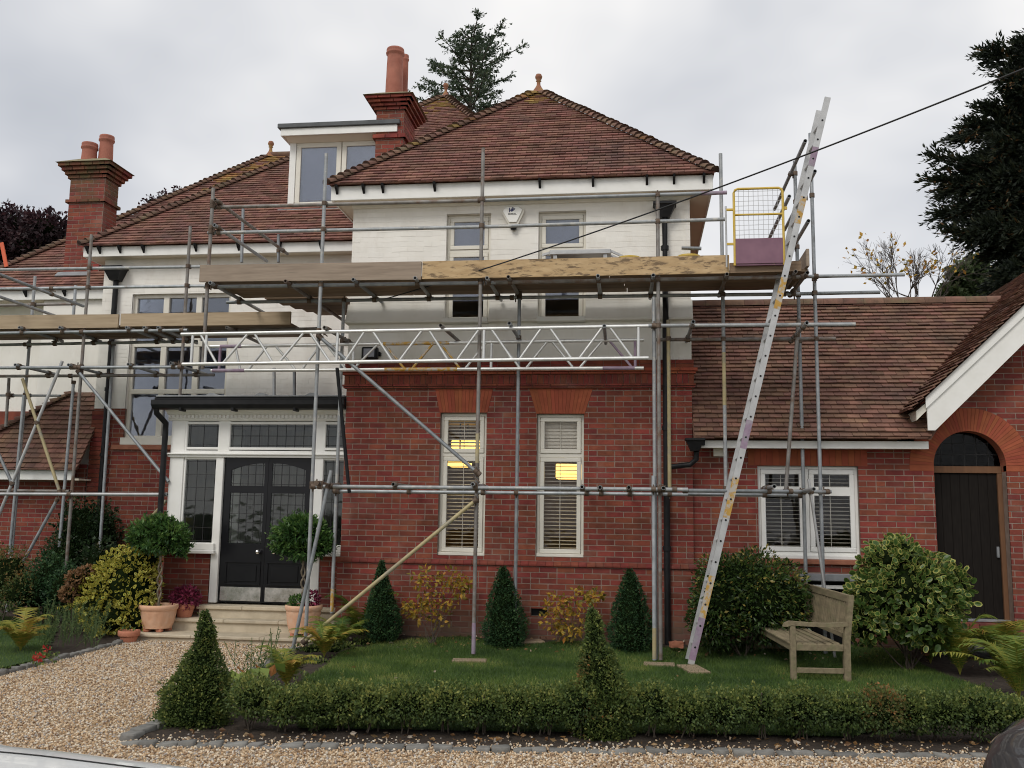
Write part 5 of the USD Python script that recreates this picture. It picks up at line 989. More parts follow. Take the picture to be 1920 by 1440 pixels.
PLANKP = M('pale_scaffold_board', [(0.3, (0.34, 0.255, 0.165)), (0.7, (0.46, 0.355, 0.24))], scale=6, detail=6, rough=0.9, bump=0.5, bscale=30, bdist=0.003, stretch=(0.35, 4, 4), tint=0.14, stain=((0.16, 0.11, 0.07), 0.6, 0.75, 0.6), sscale=3)
toe(L_, -90, 222, (592, 589), (618, 614), 13.26, PLANKP); toe(L_, 227, 545, (588, 584), (612, 608), 13.26, PLANKP)
L_.couplers()

def lattice(label, Y, xl, xr, ytop, ybot, nodes, verts, patches):
    """Twin-chord aluminium ladder beam: nodes = pixel columns where the diagonals meet the chords, verts = uprights."""
    t = thing('lattice_beam', label, 'lattice beam'); r = 0.0242
    A, B = at(xl, ytop[0], Y=Y), at(xr, ytop[1], Y=Y); C, D = at(xl + 2, ybot[0], Y=Y), at(xr, ybot[1], Y=Y)
    MB().tube(A, B, r, 12, True).build('chord', ALU, t); MB().tube(C, D, r, 12, True).build('chord', ALU, t)
    X = lambda p: at(p, (ytop[0] + ybot[0]) / 2, Y=Y)[0]; top = lambda x: V3(x, Y, A[2] + (B[2] - A[2]) * (x - A[0]) / (B[0] - A[0])); bot = lambda x: V3(x, Y, C[2] + (D[2] - C[2]) * (x - C[0]) / (D[0] - C[0]))
    for v in verts: MB().tube(top(X(v)), bot(X(v)), 0.019, 10).build('upright', patches.get(v, ALU), t)
    for a, b, up in nodes: MB().tube(top(X(a)) if up else bot(X(a)), bot(X(b)) if up else top(X(b)), 0.0165, 10).build('lattice_bar', patches.get((a, b), ALU), t)
    for (pa, pb, which, mt) in patches.get('chords', []): f = top if which == 't' else bot; MB().tube(f(X(pa)), f(X(pb)), r + 0.0012, 12).build('paint_mark', mt, t)
nodes1 = [(374, 408, 1), (419, 464, 0), (475, 513, 1), (524, 569, 0), (579, 620, 1)]; nodes2 = [(647, 683, 0), (697, 737, 1), (749, 791, 0), (803, 841, 1), (857, 898, 0), (920, 961, 1), (974, 1015, 0), (1030, 1072, 1), (1086, 1130, 0), (1142, 1186, 1)]
lattice('bright aluminium lattice beam spanning in front of the porch, nearer of the two', 11.70, 340, 1216, (627, 611), (683, 671), nodes1 + nodes2, [360, 386, 632, 907, 1197], {})
nb = [(440, 452, 1), (466, 500, 0), (515, 556, 1), (566, 600, 0), (612, 650, 1), (662, 708, 0), (720, 760, 1), (772, 812, 0), (824, 864, 1), (872, 912, 0), (938, 976, 1), (986, 1026, 0), (1034, 1076, 1), (1086, 1130, 0), (1142, 1186, 1)]
lattice('dull lattice beam with yellow and purple paint marks, behind the bright one', 12.48, 394, 1207, (650, 637), (695, 690), nb, [412, 662, 921, 1191], {412: GALVP, 1191: GALVP, (720, 760): YELP, (772, 812): YELP, (824, 864): YELP, (1142, 1186): GALVP, 'chords': [(400, 460, 'b', GALVP), (412, 452, 't', GALVP), (722, 858, 'b', YELP), (718, 842, 't', YELP), (1130, 1190, 'b', GALVP)]})
# timber pads under the poles
for (x, y, w, d, a, lab) in ((880, 1239, 0.40, 0.20, 0.1, 'plywood pad under the middle front scaffold pole'), (974, 1212, 0.62, 0.26, 0.35, 'plywood pad under the pole beside the middle conifer'), (1236, 1246, 0.36, 0.20, 0.0, 'plywood pad under the pair of poles by the downpipe'), (1300, 1255, 0.24, 0.52, 0.25, 'plywood pad under the foot of the ladder')):
    p = at(x, y, Z=0.03); m = MB(); m.cbox(-w / 2, w / 2, -d / 2, d / 2, 0, 0.028, 0.004, t=float(rng.random())); v = m.v[0]; c, s_ = math.cos(a), math.sin(a); m.v[0] = np.stack([v[:, 0] * c - v[:, 1] * s_ + p[0], v[:, 0] * s_ + v[:, 1] * c + p[1], v[:, 2] + gh(0, p[1]) + 0.022], 1); m.build('timber_pad', PLY, label=lab, cat='pad')
# ladder, seen almost edge on
ld = thing('ladder', 'long aluminium ladder with purple and yellow marks leaning on the scaffold', 'ladder')
f0, f1 = at(1298, 1253, Z=0.04), at(1552, 183, Y=11.62); f0 = V3(f0[0], 11.60, 0.045); f1 = V3(f1[0], 11.62, f1[2]); g0 = V3(f0[0] - 0.01, 11.98, 0.045); g1 = V3(at(1536, 208, Y=12.0)[0], 12.0, at(1536, 208, Y=12.0)[2])
dl = (f1 - f0) / np.linalg.norm(f1 - f0); nrm = np.cross(dl, (0, 1, 0))
def stile(a, b, lab=None):
    m = MB(); m.bar(a, b, 0.03, 0.075, up=np.cross((b - a) / np.linalg.norm(b - a), (0, 1, 0))); m.build('stile', ALUD, ld)
stile(f0, f1); stile(g0, g1)
Lr = np.linalg.norm(f1 - f0); k = 0
while 0.2 + k * 0.254 < Lr - 0.1:
    s_ = 0.2 + k * 0.254; a = f0 + dl * s_; k += 1
    if s_ < np.linalg.norm(g1 - g0) - 0.05: b = g0 + (g1 - g0) / np.linalg.norm(g1 - g0) * s_; MB().tube(a + V3(0, -0.0165, 0), b + V3(0, 0.016, 0), 0.0155, 10, True).build('rung', ALUD, ld)
    MB().tube(a + V3(0, -0.0175, 0), a + V3(0, -0.0145, 0), 0.013, 10).build('rung_end', BLACK, ld)
for s0, s1, mt in ((0.05, 0.55, GALVP), (0.55, 1.05, YELP), (1.75, 2.25, YELP), (2.6, 2.95, GALVP), (4.35, 4.75, YELP), (5.45, 5.8, YELP), (6.2, 6.45, GALVP)):
    m = MB(); m.bar(f0 + dl * s0 + V3(0, -0.0035, 0), f0 + dl * s1 + V3(0, -0.0035, 0), 0.026, 0.076, up=nrm); m.build('paint_mark', mt, ld)
# yellow mesh gate
gt = thing('scaffold_gate', 'yellow wire mesh gate with a purple kick panel at the top of the ladder', 'gate')
a, b = at(1378, 498, Y=11.7), at(1467, 352, Y=11.7); gx0, gx1, gz0, gz1 = a[0], b[0], a[2], b[2]
m = MB(); rr = 0.05; m.path([(gx0, 11.7, gz0), (gx0, 11.7, gz1 - rr), (gx0 + rr * 0.3, 11.7, gz1 - rr * 0.3), (gx0 + rr, 11.7, gz1), (gx1 - rr, 11.7, gz1), (gx1 - rr * 0.3, 11.7, gz1 - rr * 0.3), (gx1, 11.7, gz1 - rr), (gx1, 11.7, gz0)], 0.016, 10); m.build('gate_frame', YELLOW, gt)
zm = at(1420, 402, Y=11.7)[2]; zp = at(1420, 447, Y=11.7)[2]; MB().tube((gx0, 11.7, zm), (gx1, 11.7, zm), 0.013, 10).build('cross_bar', YELLOW, gt)
m = MB()
for X in np.linspace(gx0, gx1, 11)[1:-1]: m.tube((X, 11.70, zp), (X, 11.70, gz1), 0.0028, 5)
for Z in np.arange(zp + 0.05, gz1 - 0.02, 0.062): m.tube((gx0, 11.704, Z), (gx1, 11.704, Z), 0.0028, 5)
m.build('wire_mesh', ALUD, gt)
MB().cbox(gx0 + 0.01, gx1 - 0.01, 11.688, 11.70, gz0 + 0.02, zp, 0.003).build('kick_panel', PURPLE, gt); MB().box(gx0 + 0.012, gx1 - 0.012, 11.7, 11.86, gz0, gz0 + 0.018).build('kick_return', PURPLE, gt)
for z in (zp - 0.08, gz1 - 0.28): MB().cbox(gx0 - 0.10, gx0, 11.69, 11.71, z, z + 0.03).build('hinge', YELLOW, gt)
MB().tube((gx0 - 0.10, 11.7, gz0 - 0.02), (gx0 - 0.10, 11.7, gz1 - 0.22), 0.012, 8).build('hinge_post', ALUD, gt); MB().cbox(gx1 + 0.016, gx1 + 0.05, 11.69, 11.71, zm + 0.05, zm + 0.09).build('latch', YELLOW, gt)
# odds and ends on the deck
pl = thing('folding_platform', 'folded aluminium work platform lying on the scaffold deck below the right upper window', 'work platform')
a, b = at(1032, 484, Y=12.35), at(1146, 472, Y=12.35); zt = b[2]
m = MB(); m.cbox(a[0], b[0], 12.2, 12.5, zt - 0.065, zt, 0.008); m.build('platform_top', ALUD, pl)
m = MB(); m.bar(V3(b[0], 12.24, zt - 0.02), V3(b[0] + 0.16, 12.24, zt - 0.10), 0.03, 0.03); m.bar(V3(b[0], 12.46, zt - 0.02), V3(b[0] + 0.16, 12.46, zt - 0.10), 0.03, 0.03); m.build('folded_leg', ALUD, pl)
m = MB(); m.bar(V3(a[0], 12.24, zt - 0.03), V3(a[0] - 0.1, 12.24, zt - 0.06), 0.03, 0.03); m.build('folded_leg', ALUD, pl)
m = MB(); m.box(a[0] + 0.05, a[0] + 0.1, 12.22, 12.48, 4.828, zt - 0.066); m.build('support_block', ALUD, pl); m = MB(); m.box(b[0] - 0.1, b[0] - 0.05, 12.22, 12.48, 4.828, zt - 0.066); m.build('support_block', ALUD, pl)
for x, y, lab in ((1180, 479, 'flat yellow tub on the scaffold deck beside the folded platform'), (1291, 476, 'flat yellow tub on the scaffold deck near the yellow gate')):
    p = at(x, y, Y=12.3); h = p[2] - 4.828 - 0.035; MB().lathe([(0.0, 0), (0.10, 0), (0.135, h - 0.03), (0.15, h - 0.03), (0.15, h), (0.12, h), (0.09, 0.03), (0, 0.03)], (p[0], 12.3, 4.828), 20).build('rubble_tub', YELLOW, label=lab, cat='tub')
# burglar alarm box with its print, floodlight, cable
al = thing('alarm_box', 'white six sided alarm box with dark blue hand emblem and lettering on the white wall', 'alarm box')
hexp = [(944, 397), (951, 391), (975, 390), (984, 397), (983, 402), (972, 424), (955, 424), (943, 403)]
hp = Polygon([xz(x, y, YT) for x, y in hexp]); m = MB().prism(hp, YT - 0.075, YT - 0.004); m.build('casing', ALARMBODY, al, smooth=False)
fp = affinity.translate(affinity.scale(hp.buffer(-0.022, join_style=2), 1, 1), -0.006, 0.012); MB().prism(fp, YT - 0.092, YT - 0.076).build('face', ALARMFACE, al, smooth=False)
c = hp.centroid; tm = meshkit.text_mesh('IDEAL', 0.024, 0.002, bold=True); v = tm.vertices; wdt = v[:, 0].max() - v[:, 0].min(); v = np.stack([(v[:, 0] - v[:, 0].min()) * (0.125 / wdt) + c.x - 0.07, YT - 0.0945 + 0 * v[:, 0], v[:, 1] + c.y - 0.005], 1)
m = MB(); m.add(v + 0, tm.faces); v2 = v.copy(); m.build('lettering', BLUEINK, al)
m = MB(); bx, bz_ = c.x - 0.05, c.y + 0.032
m.bar(V3(bx, YT - 0.0945, bz_), V3(bx, YT - 0.0945, bz_ + 0.065), 0.012, 0.003, up=(0, 1, 0)); m.bar(V3(bx, YT - 0.0945, bz_ + 0.028), V3(bx + 0.03, YT - 0.0945, bz_ + 0.034), 0.012, 0.003, up=(0, 1, 0))
m.prism(affinity.rotate(affinity.scale(Point(bx + 0.035, bz_ + 0.030).buffer(0.02), 0.9, 1.15), -35), YT - 0.0955, YT - 0.0925)
for q in range(4): m.bar(V3(bx + 0.026 + q * 0.010, YT - 0.0945, bz_ + 0.040 - q * 0.006), V3(bx + 0.046 + q * 0.011, YT - 0.0945, bz_ + 0.076 - q * 0.008), 0.008, 0.003, up=(0, 1, 0))
m.build('hand_emblem', BLUEINK, al)
p = at(963, 426, Y=YT - 0.04); MB().lathe([(0.0, -0.045), (0.04, -0.035), (0.05, 0.0), (0.05, 0.012)], (p[0], YT - 0.045, p[2]), 16).build('strobe', BLACK, al)
fd = thing('floodlight', 'black floodlight fixed to the cream wall above the porch corner', 'floodlight'); p = at(697, 663, Y=12.9)
m = MB(); m.cbox(p[0] - 0.13, p[0] + 0.10, 12.82, 12.92, p[2] - 0.085, p[2] + 0.085, 0.015); m.cbox(p[0] - 0.02, p[0] + 0.12, 12.92, YT - 0.012, p[2] - 0.03, p[2] + 0.03, 0.01); m.build('housing', BLACK, fd); MB().cbox(p[0] - 0.095, p[0] + 0.06, 12.812, 12.82, p[2] - 0.06, p[2] + 0.06).build('lens', BLUEGREY, fd)
ca, cb = at(2010, 92, Y=8.0), at(703, 566, Y=12.86); pts = [ca + (cb - ca) * t - V3(0, 0, 0.12 * 4 * t * (1 - t)) for t in np.linspace(-0.9, 1, 61)]
# aim the sagging line so that it passes the same wall anchor and the same height over the ladder
MB().path(pts, 0.0085, 7).build('overhead_cable', CABLE, label='black overhead cable running down from the right to the tower wall', cat='cable')
og = thing('orange_strip', 'orange plastic barrier post at the far left edge above the roof', 'barrier post'); a, b = at(3, 455, Y=13.9), at(12, 500, Y=13.9); MB().bar(a, b, 0.06, 0.02, up=(0, 1, 0)).build('post', ORANGE, og)

# ------------------------------------------------------------------ plants: every leaf a small folded face
pr = np.random.default_rng(99)
def unit(a): return a / np.maximum(np.linalg.norm(a, axis=-1, keepdims=True), 1e-9)
def leaves(mb, P, N, L, asp=0.55, tint=None, out=0.6, fold=0.25, rim=False, droop=0.0):
    """Leaves at P, growing roughly along N."""
    n = len(P)
    if n == 0: return
    L = np.broadcast_to(L, (n,)) * pr.uniform(0.7, 1.25, n); d = unit(N * out + unit(pr.normal(size=(n, 3))) * (1 - out) * 1.3 + np.array([0, 0, -droop])); r = unit(pr.normal(size=(n, 3)))
    sd = unit(np.cross(d, r)); up = np.cross(sd, d); l = L[:, None]; w = l * asp / 2
    t = pr.random(n) if tint is None else tint
    if rim:
        k = np.arange(7) / 7 * 2 * np.pi; c = P + d * l * 0.5; ring = [c + d * l * 0.5 * math.cos(a) + sd * w * math.sin(a) + up * l * 0.10 * math.sin(a) ** 2 for a in k]
        v = np.stack([c] + ring, 1); tt = np.stack([t * 0.35] + [0.62 + 0.38 * t] * 7, 1); b = np.arange(n)[:, None] * 8
        f = np.concatenate([np.concatenate([b, b + 1 + i, b + 1 + (i + 1) % 7], 1) for i in range(7)])
        mb.add(v.reshape(-1, 3), f, tt.ravel())
    else:
        v = np.stack([P, P + d * l * 0.45 + sd * w + up * w * fold, P + d * l, P + d * l * 0.45 - sd * w + up * w * fold], 1); b = np.arange(n)[:, None] * 4
        mb.add(v.reshape(-1, 3), np.concatenate([b + np.array([[0, 1, 2]]), b + np.array([[0, 2, 3]])]), np.repeat(t, 4))
def ell(n, c, r, lump=0.2, inner=0.55, seed=0, fr=2.2):
    """Points in the outer part of a lumpy ellipsoid and their outward directions; lit upper leaves get higher tint."""
    u = unit(pr.normal(size=(n, 3))); k = 1 + lump * 2 * (meshkit.fbm(u * fr + seed * 7.3, 3, seed) - 0.5); s = pr.uniform(inner ** 3, 1, n) ** (1 / 3)
    r = np.asarray(r, float); return np.asarray(c) + u * r * (k * s)[:, None], unit(u / r), s
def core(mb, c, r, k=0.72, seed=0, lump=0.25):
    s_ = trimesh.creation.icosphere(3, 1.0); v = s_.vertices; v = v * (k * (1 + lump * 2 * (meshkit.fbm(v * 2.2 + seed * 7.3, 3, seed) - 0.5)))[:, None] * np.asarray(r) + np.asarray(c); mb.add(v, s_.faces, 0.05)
def clumptint(P, lo=0.42, sd=0.2, sc=5.0, amp=0.7, seed=1): return np.clip(pr.normal(lo, sd, len(P)) + amp * (meshkit.fbm(P * sc, 2, seed) - 0.5), 0, 1)
def stems(t, base, tips, r, mat=BARK, name='stem'):
    m = MB()
    for q in tips:
        q = np.asarray(q, float); b = np.asarray(base, float) + pr.normal(0, 0.03, 3) * np.array([1, 1, 0]); mid = (b + q) / 2 + pr.normal(0, 0.05, 3); m.path([b, (b + mid) / 2 + pr.normal(0, 0.015, 3), mid, q], r, 5, taper=0.4)
    m.build(name, mat, t)
def bush(name, label, cat, lobes, n, L, mat, group=None, rim=False, asp=0.55, lump=0.25, tint=(0.42, 0.2, 5, 0.7), cmat=None, inner=0.6, base=None, out=0.6, stem=0.012):
    """lobes: (pixel x, pixel y, rx px, rz px, Y, ry m)."""
    t = thing(name, label, cat, group=group); m, c = MB(), MB(); tot = sum(a[2] * a[3] for a in lobes); tips = []
    for k, (x, y, rx, rz, Y, ry) in enumerate(lobes):
        C = at(x, y, Y=Y); s = depth(C) / F; R = np.array([rx * s, ry, rz * s]); P, N, q = ell(int(n * rx * rz / tot), C, R, lump, inner, k + 1)
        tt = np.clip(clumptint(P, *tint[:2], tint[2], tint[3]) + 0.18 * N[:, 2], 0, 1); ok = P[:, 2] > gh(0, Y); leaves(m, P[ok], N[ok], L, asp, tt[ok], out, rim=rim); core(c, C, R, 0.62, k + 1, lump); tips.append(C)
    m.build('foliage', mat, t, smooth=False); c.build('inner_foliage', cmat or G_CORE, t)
    b = base if base is not None else V3(np.mean([q[0] for q in tips]), np.mean([q[1] for q in tips]), gh(0, lobes[0][4]) - 0.02)
    stems(t, b, tips, stem); return t
def profile_tree(name, label, cat, prof, Y, n, L, mats, cat2=None, group=None, stem=True, twist=0.0, rust=None):
    """Clipped conical bush: prof = (pixel y, left x, right x) rows from the top down."""
    t = thing(name, label, cat, group=group); pts = [((at(a, y, Y=Y) + at(b, y, Y=Y)) / 2, (at(b, y, Y=Y)[0] - at(a, y, Y=Y)[0]) / 2) for y, a, b in prof]
    z = np.array([p[2] for p, _ in pts]); cx = np.array([p[0] for p, _ in pts]); R = np.array([r for _, r in pts]); o = np.argsort(z); z, cx, R = z[o], cx[o], R[o]
    zs = pr.uniform(z[0], z[-1], n * 4); rr = np.interp(zs, z, R); zs = zs[pr.random(len(zs)) < (rr + 0.02) / (R.max() + 0.02)][:n]; rr = np.interp(zs, z, R); a = pr.uniform(0, 2 * np.pi, len(zs))
    u = np.stack([np.cos(a), np.sin(a), np.full(len(a), 0.0)], 1); lum = 1 + 0.46 * (meshkit.fbm(np.column_stack([u[:, :2] * 1.6, zs * 7]), 3, len(name)) - 0.5); s = np.clip(pr.normal(0.93, 0.09, len(a)), 0.7, 1.16) * lum
    P = np.column_stack([np.interp(zs, z, cx) + u[:, 0] * rr * s, Y + u[:, 1] * rr * s, zs]); N = unit(u + np.array([0, 0, 0.55])); tt = np.clip(clumptint(P, 0.42, 0.2, 9, 0.8) + (s / lum - 0.9) * 1.2, 0, 1)
    m = MB()
    if rust is not None:
        w = meshkit.fbm(P * 5.0, 2, 5) + rust(P); g = w > 0.62; m2 = MB(); leaves(m2, P[g], N[g], L, 0.6, tt[g]); m2.build('browned_foliage', mats[1], t, smooth=False); leaves(m, P[~g], N[~g], L, 0.6, tt[~g])
    else: leaves(m, P, N, L, 0.6, tt)
    A = P[pr.random(len(P)) < 0.035]; D = unit(np.column_stack([A[:, 0] - np.interp(A[:, 2], z, cx), A[:, 1] - Y, np.full(len(A), 0.12)]) + pr.normal(0, 0.08, A.shape)); sprays(m, A, D, 8, pr.uniform(0.02, 0.07, (len(A), 1)), L * 0.9, 0.55, np.clip(pr.normal(0.6, 0.2, len(A)), 0, 1), 0.8)
    m.build('foliage', mats[0], t, smooth=False)
    c = MB(); k = 18; an = np.linspace(0, 2 * np.pi, k, endpoint=False); V = np.vstack([np.stack([cx[i] + np.cos(an) * R[i] * 0.72, Y + np.sin(an) * R[i] * 0.72, np.full(k, z[i])], 1) for i in range(len(z))]); i = np.arange(k); j = (i + 1) % k
    c.add(V, np.vstack([np.stack([i, j, j + k, i + k], 1) + q * k for q in range(len(z) - 1)]), 0.05); c.build('inner_foliage', G_CORE, t)
    b = V3(cx[0], Y, gh(0, Y) - 0.02); MB().tube(b, V3(cx[0], Y, z[len(z) // 2]), 0.02, 7, r2=0.008).build('trunk', BARK, t); return t
def fern(label, x, y, Z, n, ln, mat=G_FERN, lean=(0, 0), group=None, lo=0.45, name='fern', up=0.9):
    t = thing(name, label, 'fern', group=group); B = at(x, y, Z=Z); 
    for k in range(n):
        m = MB(); a = 2 * math.pi * k / n + pr.uniform(-0.3, 0.3); l = ln * pr.uniform(0.65, 1.1); d = V3(math.cos(a), math.sin(a), 0) * pr.uniform(0.3, 0.85) + V3(*lean, 0); h = up * pr.uniform(0.6, 1.0)
        s = np.linspace(0, 1, 16); R_ = B + np.outer(s * l, d) * (0.55 + 0.45 * s[:, None]) + np.outer(l * h * (1.45 * s - 0.85 * s ** 2), [0, 0, 1]); m.path(R_, 0.004, 4, t=0.7, taper=0.3)
        tg = unit(np.gradient(R_, axis=0)); sd = unit(np.cross(tg, [0, 0, 1.0])); tt = np.clip(pr.normal(lo, 0.18), 0, 1)
        for sg in (-1, 1):
            ss = np.linspace(0.12, 1, 30); Q = np.stack([np.interp(ss, s, R_[:, i]) for i in range(3)], 1); D = np.stack([np.interp(ss, s, (sd * sg + tg * 0.55)[:, i]) for i in range(3)], 1); D[:, 2] -= 0.12
            w = l * 0.21 * np.sin(np.pi * (0.12 + 0.88 * (1 - ss))) ** 0.8 + 0.01
            D = unit(D + pr.normal(0, 0.10, D.shape)); W_ = np.stack([np.interp(ss, s, tg[:, i]) for i in range(3)], 1) * (l * 0.014); tip = Q + D * w[:, None]
            v = np.stack([Q - W_, Q + W_, tip + W_ * 0.2 - np.array([0, 0, 0.012]), ], 1); m.add(v.reshape(-1, 3), np.arange(len(ss) * 3).reshape(-1, 3), np.repeat(np.clip(tt + pr.normal(0, 0.1, len(ss)), 0, 1), 3))
        m.build('frond', mat, t, smooth=False)
    return t

def sprays(m, A, D, n, ln, L, asp, tint, spread=0.5, droop=0.0):
    """Feathery sprays: n leaves along a twig from each A towards each D."""
    for k in range(n):
        s_ = pr.random(len(A))[:, None]; P = A + D * ln * s_ + np.array([0, 0, -droop]) * (s_ ** 2) * ln; N = unit(D + unit(pr.normal(size=D.shape)) * spread); leaves(m, P, N, L * (1.1 - 0.5 * s_[:, 0]), asp, np.clip(tint + pr.normal(0, 0.12, len(A)), 0, 1), 0.85)
# box hedge along the kerb, planted as a row of small clipped bushes
hd = thing('box_hedge', 'low clipped box hedge running along the gravel kerb in front of the lawn', 'hedge'); kn = np.array([-kd[1], kd[0]]); s = 0.84; k = 0
while s < 10.4:
    w = pr.uniform(0.16, 0.25); p = K0 + kd * s + kn * (0.50 + pr.uniform(-0.03, 0.03)); hz = pr.uniform(0.12, 0.155); C = V3(p[0], p[1], 0.055 + hz + pr.uniform(0.02, 0.07)); R = np.array([w * 1.12, 0.25, hz * 1.2]); m = MB()
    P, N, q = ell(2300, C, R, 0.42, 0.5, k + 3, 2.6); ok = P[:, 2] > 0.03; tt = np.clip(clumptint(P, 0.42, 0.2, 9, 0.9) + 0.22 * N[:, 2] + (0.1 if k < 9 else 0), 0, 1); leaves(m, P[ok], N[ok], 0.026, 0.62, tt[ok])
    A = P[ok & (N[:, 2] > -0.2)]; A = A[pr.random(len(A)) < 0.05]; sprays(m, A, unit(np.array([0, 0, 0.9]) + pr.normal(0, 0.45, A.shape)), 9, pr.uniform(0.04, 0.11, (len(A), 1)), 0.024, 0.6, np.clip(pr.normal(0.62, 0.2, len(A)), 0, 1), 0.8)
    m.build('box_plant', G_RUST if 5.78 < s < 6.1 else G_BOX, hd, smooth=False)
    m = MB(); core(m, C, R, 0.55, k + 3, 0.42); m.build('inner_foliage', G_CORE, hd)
    m = MB()
    for q in range(4): m.path([V3(p[0] + pr.uniform(-0.05, 0.05), p[1] - 0.05 + pr.uniform(-0.05, 0.05), 0.02), C + pr.normal(0, 0.06, 3)], 0.006, 5)
    m.build('stem', BARK, hd); s += w * 1.36; k += 1
# clipped cones
profile_tree('topiary_cone', 'big dark green topiary spire at the left end of the hedge, beside the gravel', 'topiary', [(1146, 381, 386), (1165, 376, 395), (1185, 370, 402), (1200, 370, 402), (1215, 364, 404), (1240, 344, 412), (1270, 328, 420), (1300, 310, 425), (1335, 300, 430), (1362, 302, 428), (1376, 312, 420)], 7.75, 10500, 0.024, [G_BOX])
profile_tree('topiary_cone', 'browning topiary spire growing through the middle of the hedge', 'topiary', [(1142, 1106, 1112), (1155, 1102, 1122), (1172, 1100, 1130), (1188, 1101, 1129), (1205, 1096, 1134), (1230, 1090, 1152), (1265, 1084, 1164), (1300, 1078, 1176), (1340, 1073, 1184), (1372, 1074, 1184), (1388, 1082, 1176)], 7.95, 9500, 0.024, [G_BOX, G_RUST], rust=lambda P: np.clip((-0.42 - P[:, 0]) * 0.8, -0.25, 0.14) + np.clip(0.55 - P[:, 2], -0.3, 0.1) * 0.5)
for lab, prof in (('dark clipped cone against the brick wall behind the sloping brace', [(1052, 714, 717), (1080, 706, 726), (1110, 697, 733), (1140, 690, 742), (1165, 684, 748), (1185, 684, 749), (1200, 692, 742)]), ('dark clipped cone against the brick wall between the two tall windows', [(1062, 941, 946), (1085, 931, 958), (1110, 922, 968), (1140, 914, 976), (1170, 908, 983), (1195, 907, 985), (1213, 914, 978)]), ('dark clipped cone against the brick wall right of the yellow leaved shrubs', [(1067, 1176, 1184), (1090, 1168, 1197), (1115, 1159, 1207), (1145, 1149, 1215), (1175, 1143, 1221), (1200, 1143, 1222), (1220, 1150, 1216)])):
    profile_tree('conifer_cone', lab, 'conifer', prof, 12.55, 5200, 0.030, [G_BOXDARK])
# yellow autumn shrubs with thin bare stems
for lab, cx_, lobes in (('airy yellow leaved shrub by the wall left of the middle cone', 812, [(795, 1085, 30, 22), (845, 1085, 32, 22), (790, 1130, 38, 22), (840, 1120, 34, 26), (868, 1098, 16, 16), (815, 1155, 42, 24), (780, 1140, 26, 20)]), ('airy yellow leaved shrub by the wall right of the middle cone', 1070, [(1045, 1130, 26, 20), (1085, 1122, 28, 20), (1115, 1118, 18, 14), (1040, 1160, 34, 22), (1080, 1165, 36, 24), (1062, 1185, 30, 16)])):
    t = thing('autumn_shrub', lab, 'shrub'); m = MB(); b = at(cx_, 1205, Z=0.10); tips = []
    for (x, y, rx, rz) in lobes:
        C = at(x, y, Y=12.6); s_ = depth(C) / F; P, N, q = ell(80, C, (rx * s_, 0.22, rz * s_), 0.3, 0.1, x); leaves(m, P, N, 0.070, 0.55, np.clip(pr.normal(0.5, 0.25, len(P)), 0, 1), 0.3, droop=0.35); tips += [C, C + pr.normal(0, 0.08, 3), C + pr.normal(0, 0.1, 3)]
    m.build('foliage', G_AUT, t, smooth=False); stems(t, b, tips[::2], 0.005, BARK)
# shrubs by the right wing
bush('laurel_bush', 'dark rounded evergreen bush behind the ladder foot', 'bush', [(1350, 1125, 58, 88, 12.35, 0.5), (1420, 1120, 70, 92, 12.4, 0.5), (1480, 1130, 42, 80, 12.5, 0.4), (1385, 1090, 60, 55, 12.4, 0.45), (1330, 1160, 42, 55, 12.3, 0.35)], 9000, 0.062, G_LAUREL, asp=0.42, tint=(0.42, 0.24, 4, 0.9))
bush('variegated_bush', 'large rounded bush with cream edged leaves between the bench and the arched door', 'bush', [(1695, 1108, 80, 80, 11.9, 0.6), (1645, 1122, 50, 74, 11.9, 0.5), (1758, 1128, 46, 62, 12.0, 0.5), (1655, 1055, 36, 42, 11.9, 0.4), (1690, 1040, 30, 36, 11.9, 0.35), (1735, 1075, 42, 38, 11.9, 0.4), (1618, 1168, 38, 42, 11.8, 0.35), (1725, 1168, 60, 40, 11.8, 0.4), (1790, 1095, 26, 36, 12.0, 0.3)], 4300, 0.082, G_VAR, rim=True, asp=0.66, inner=0.5, lump=0.42)
for lab, x, y, n, ln, le_ in (('yellowing fern on the soil right of the variegated bush', 1800, 1265, 15, 0.62, (-0.1, -0.1)), ('yellowing fern at the right picture edge below the stone step', 1880, 1268, 15, 0.68, (0, 0)), ('bronze fern in the right foreground corner above the hedge end', 1912, 1312, 13, 0.6, (-0.2, 0.1)), ('green fern half under the variegated bush', 1745, 1245, 11, 0.5, (0.05, 0))):
    fern(lab, x, y, 0.02, n + 5, ln * 1.3, lean=le_, lo=0.5, up=1.3)
for lab, x, y, n, ln, lo in (('tall green fern beside the left wall cone', 672, 1200, 13, 0.72, 0.3), ('yellow green fern at the foot of the sloping brace', 608, 1232, 15, 0.5, 0.6), ('yellow green fern between the cone and the lawn edge', 536, 1290, 15, 0.42, 0.55), ('green fern left of the tall fern by the steps', 640, 1212, 11, 0.45, 0.4), ('golden fern at the far left edge of the drive', 38, 1222, 15, 0.5, 0.7), ('bronze grassy fern behind the small terracotta pot', 185, 1186, 17, 0.55, 0.75)):
    fern(lab, x, y, 0.02, n + 4, ln * 1.3, lo=lo, up=1.15)
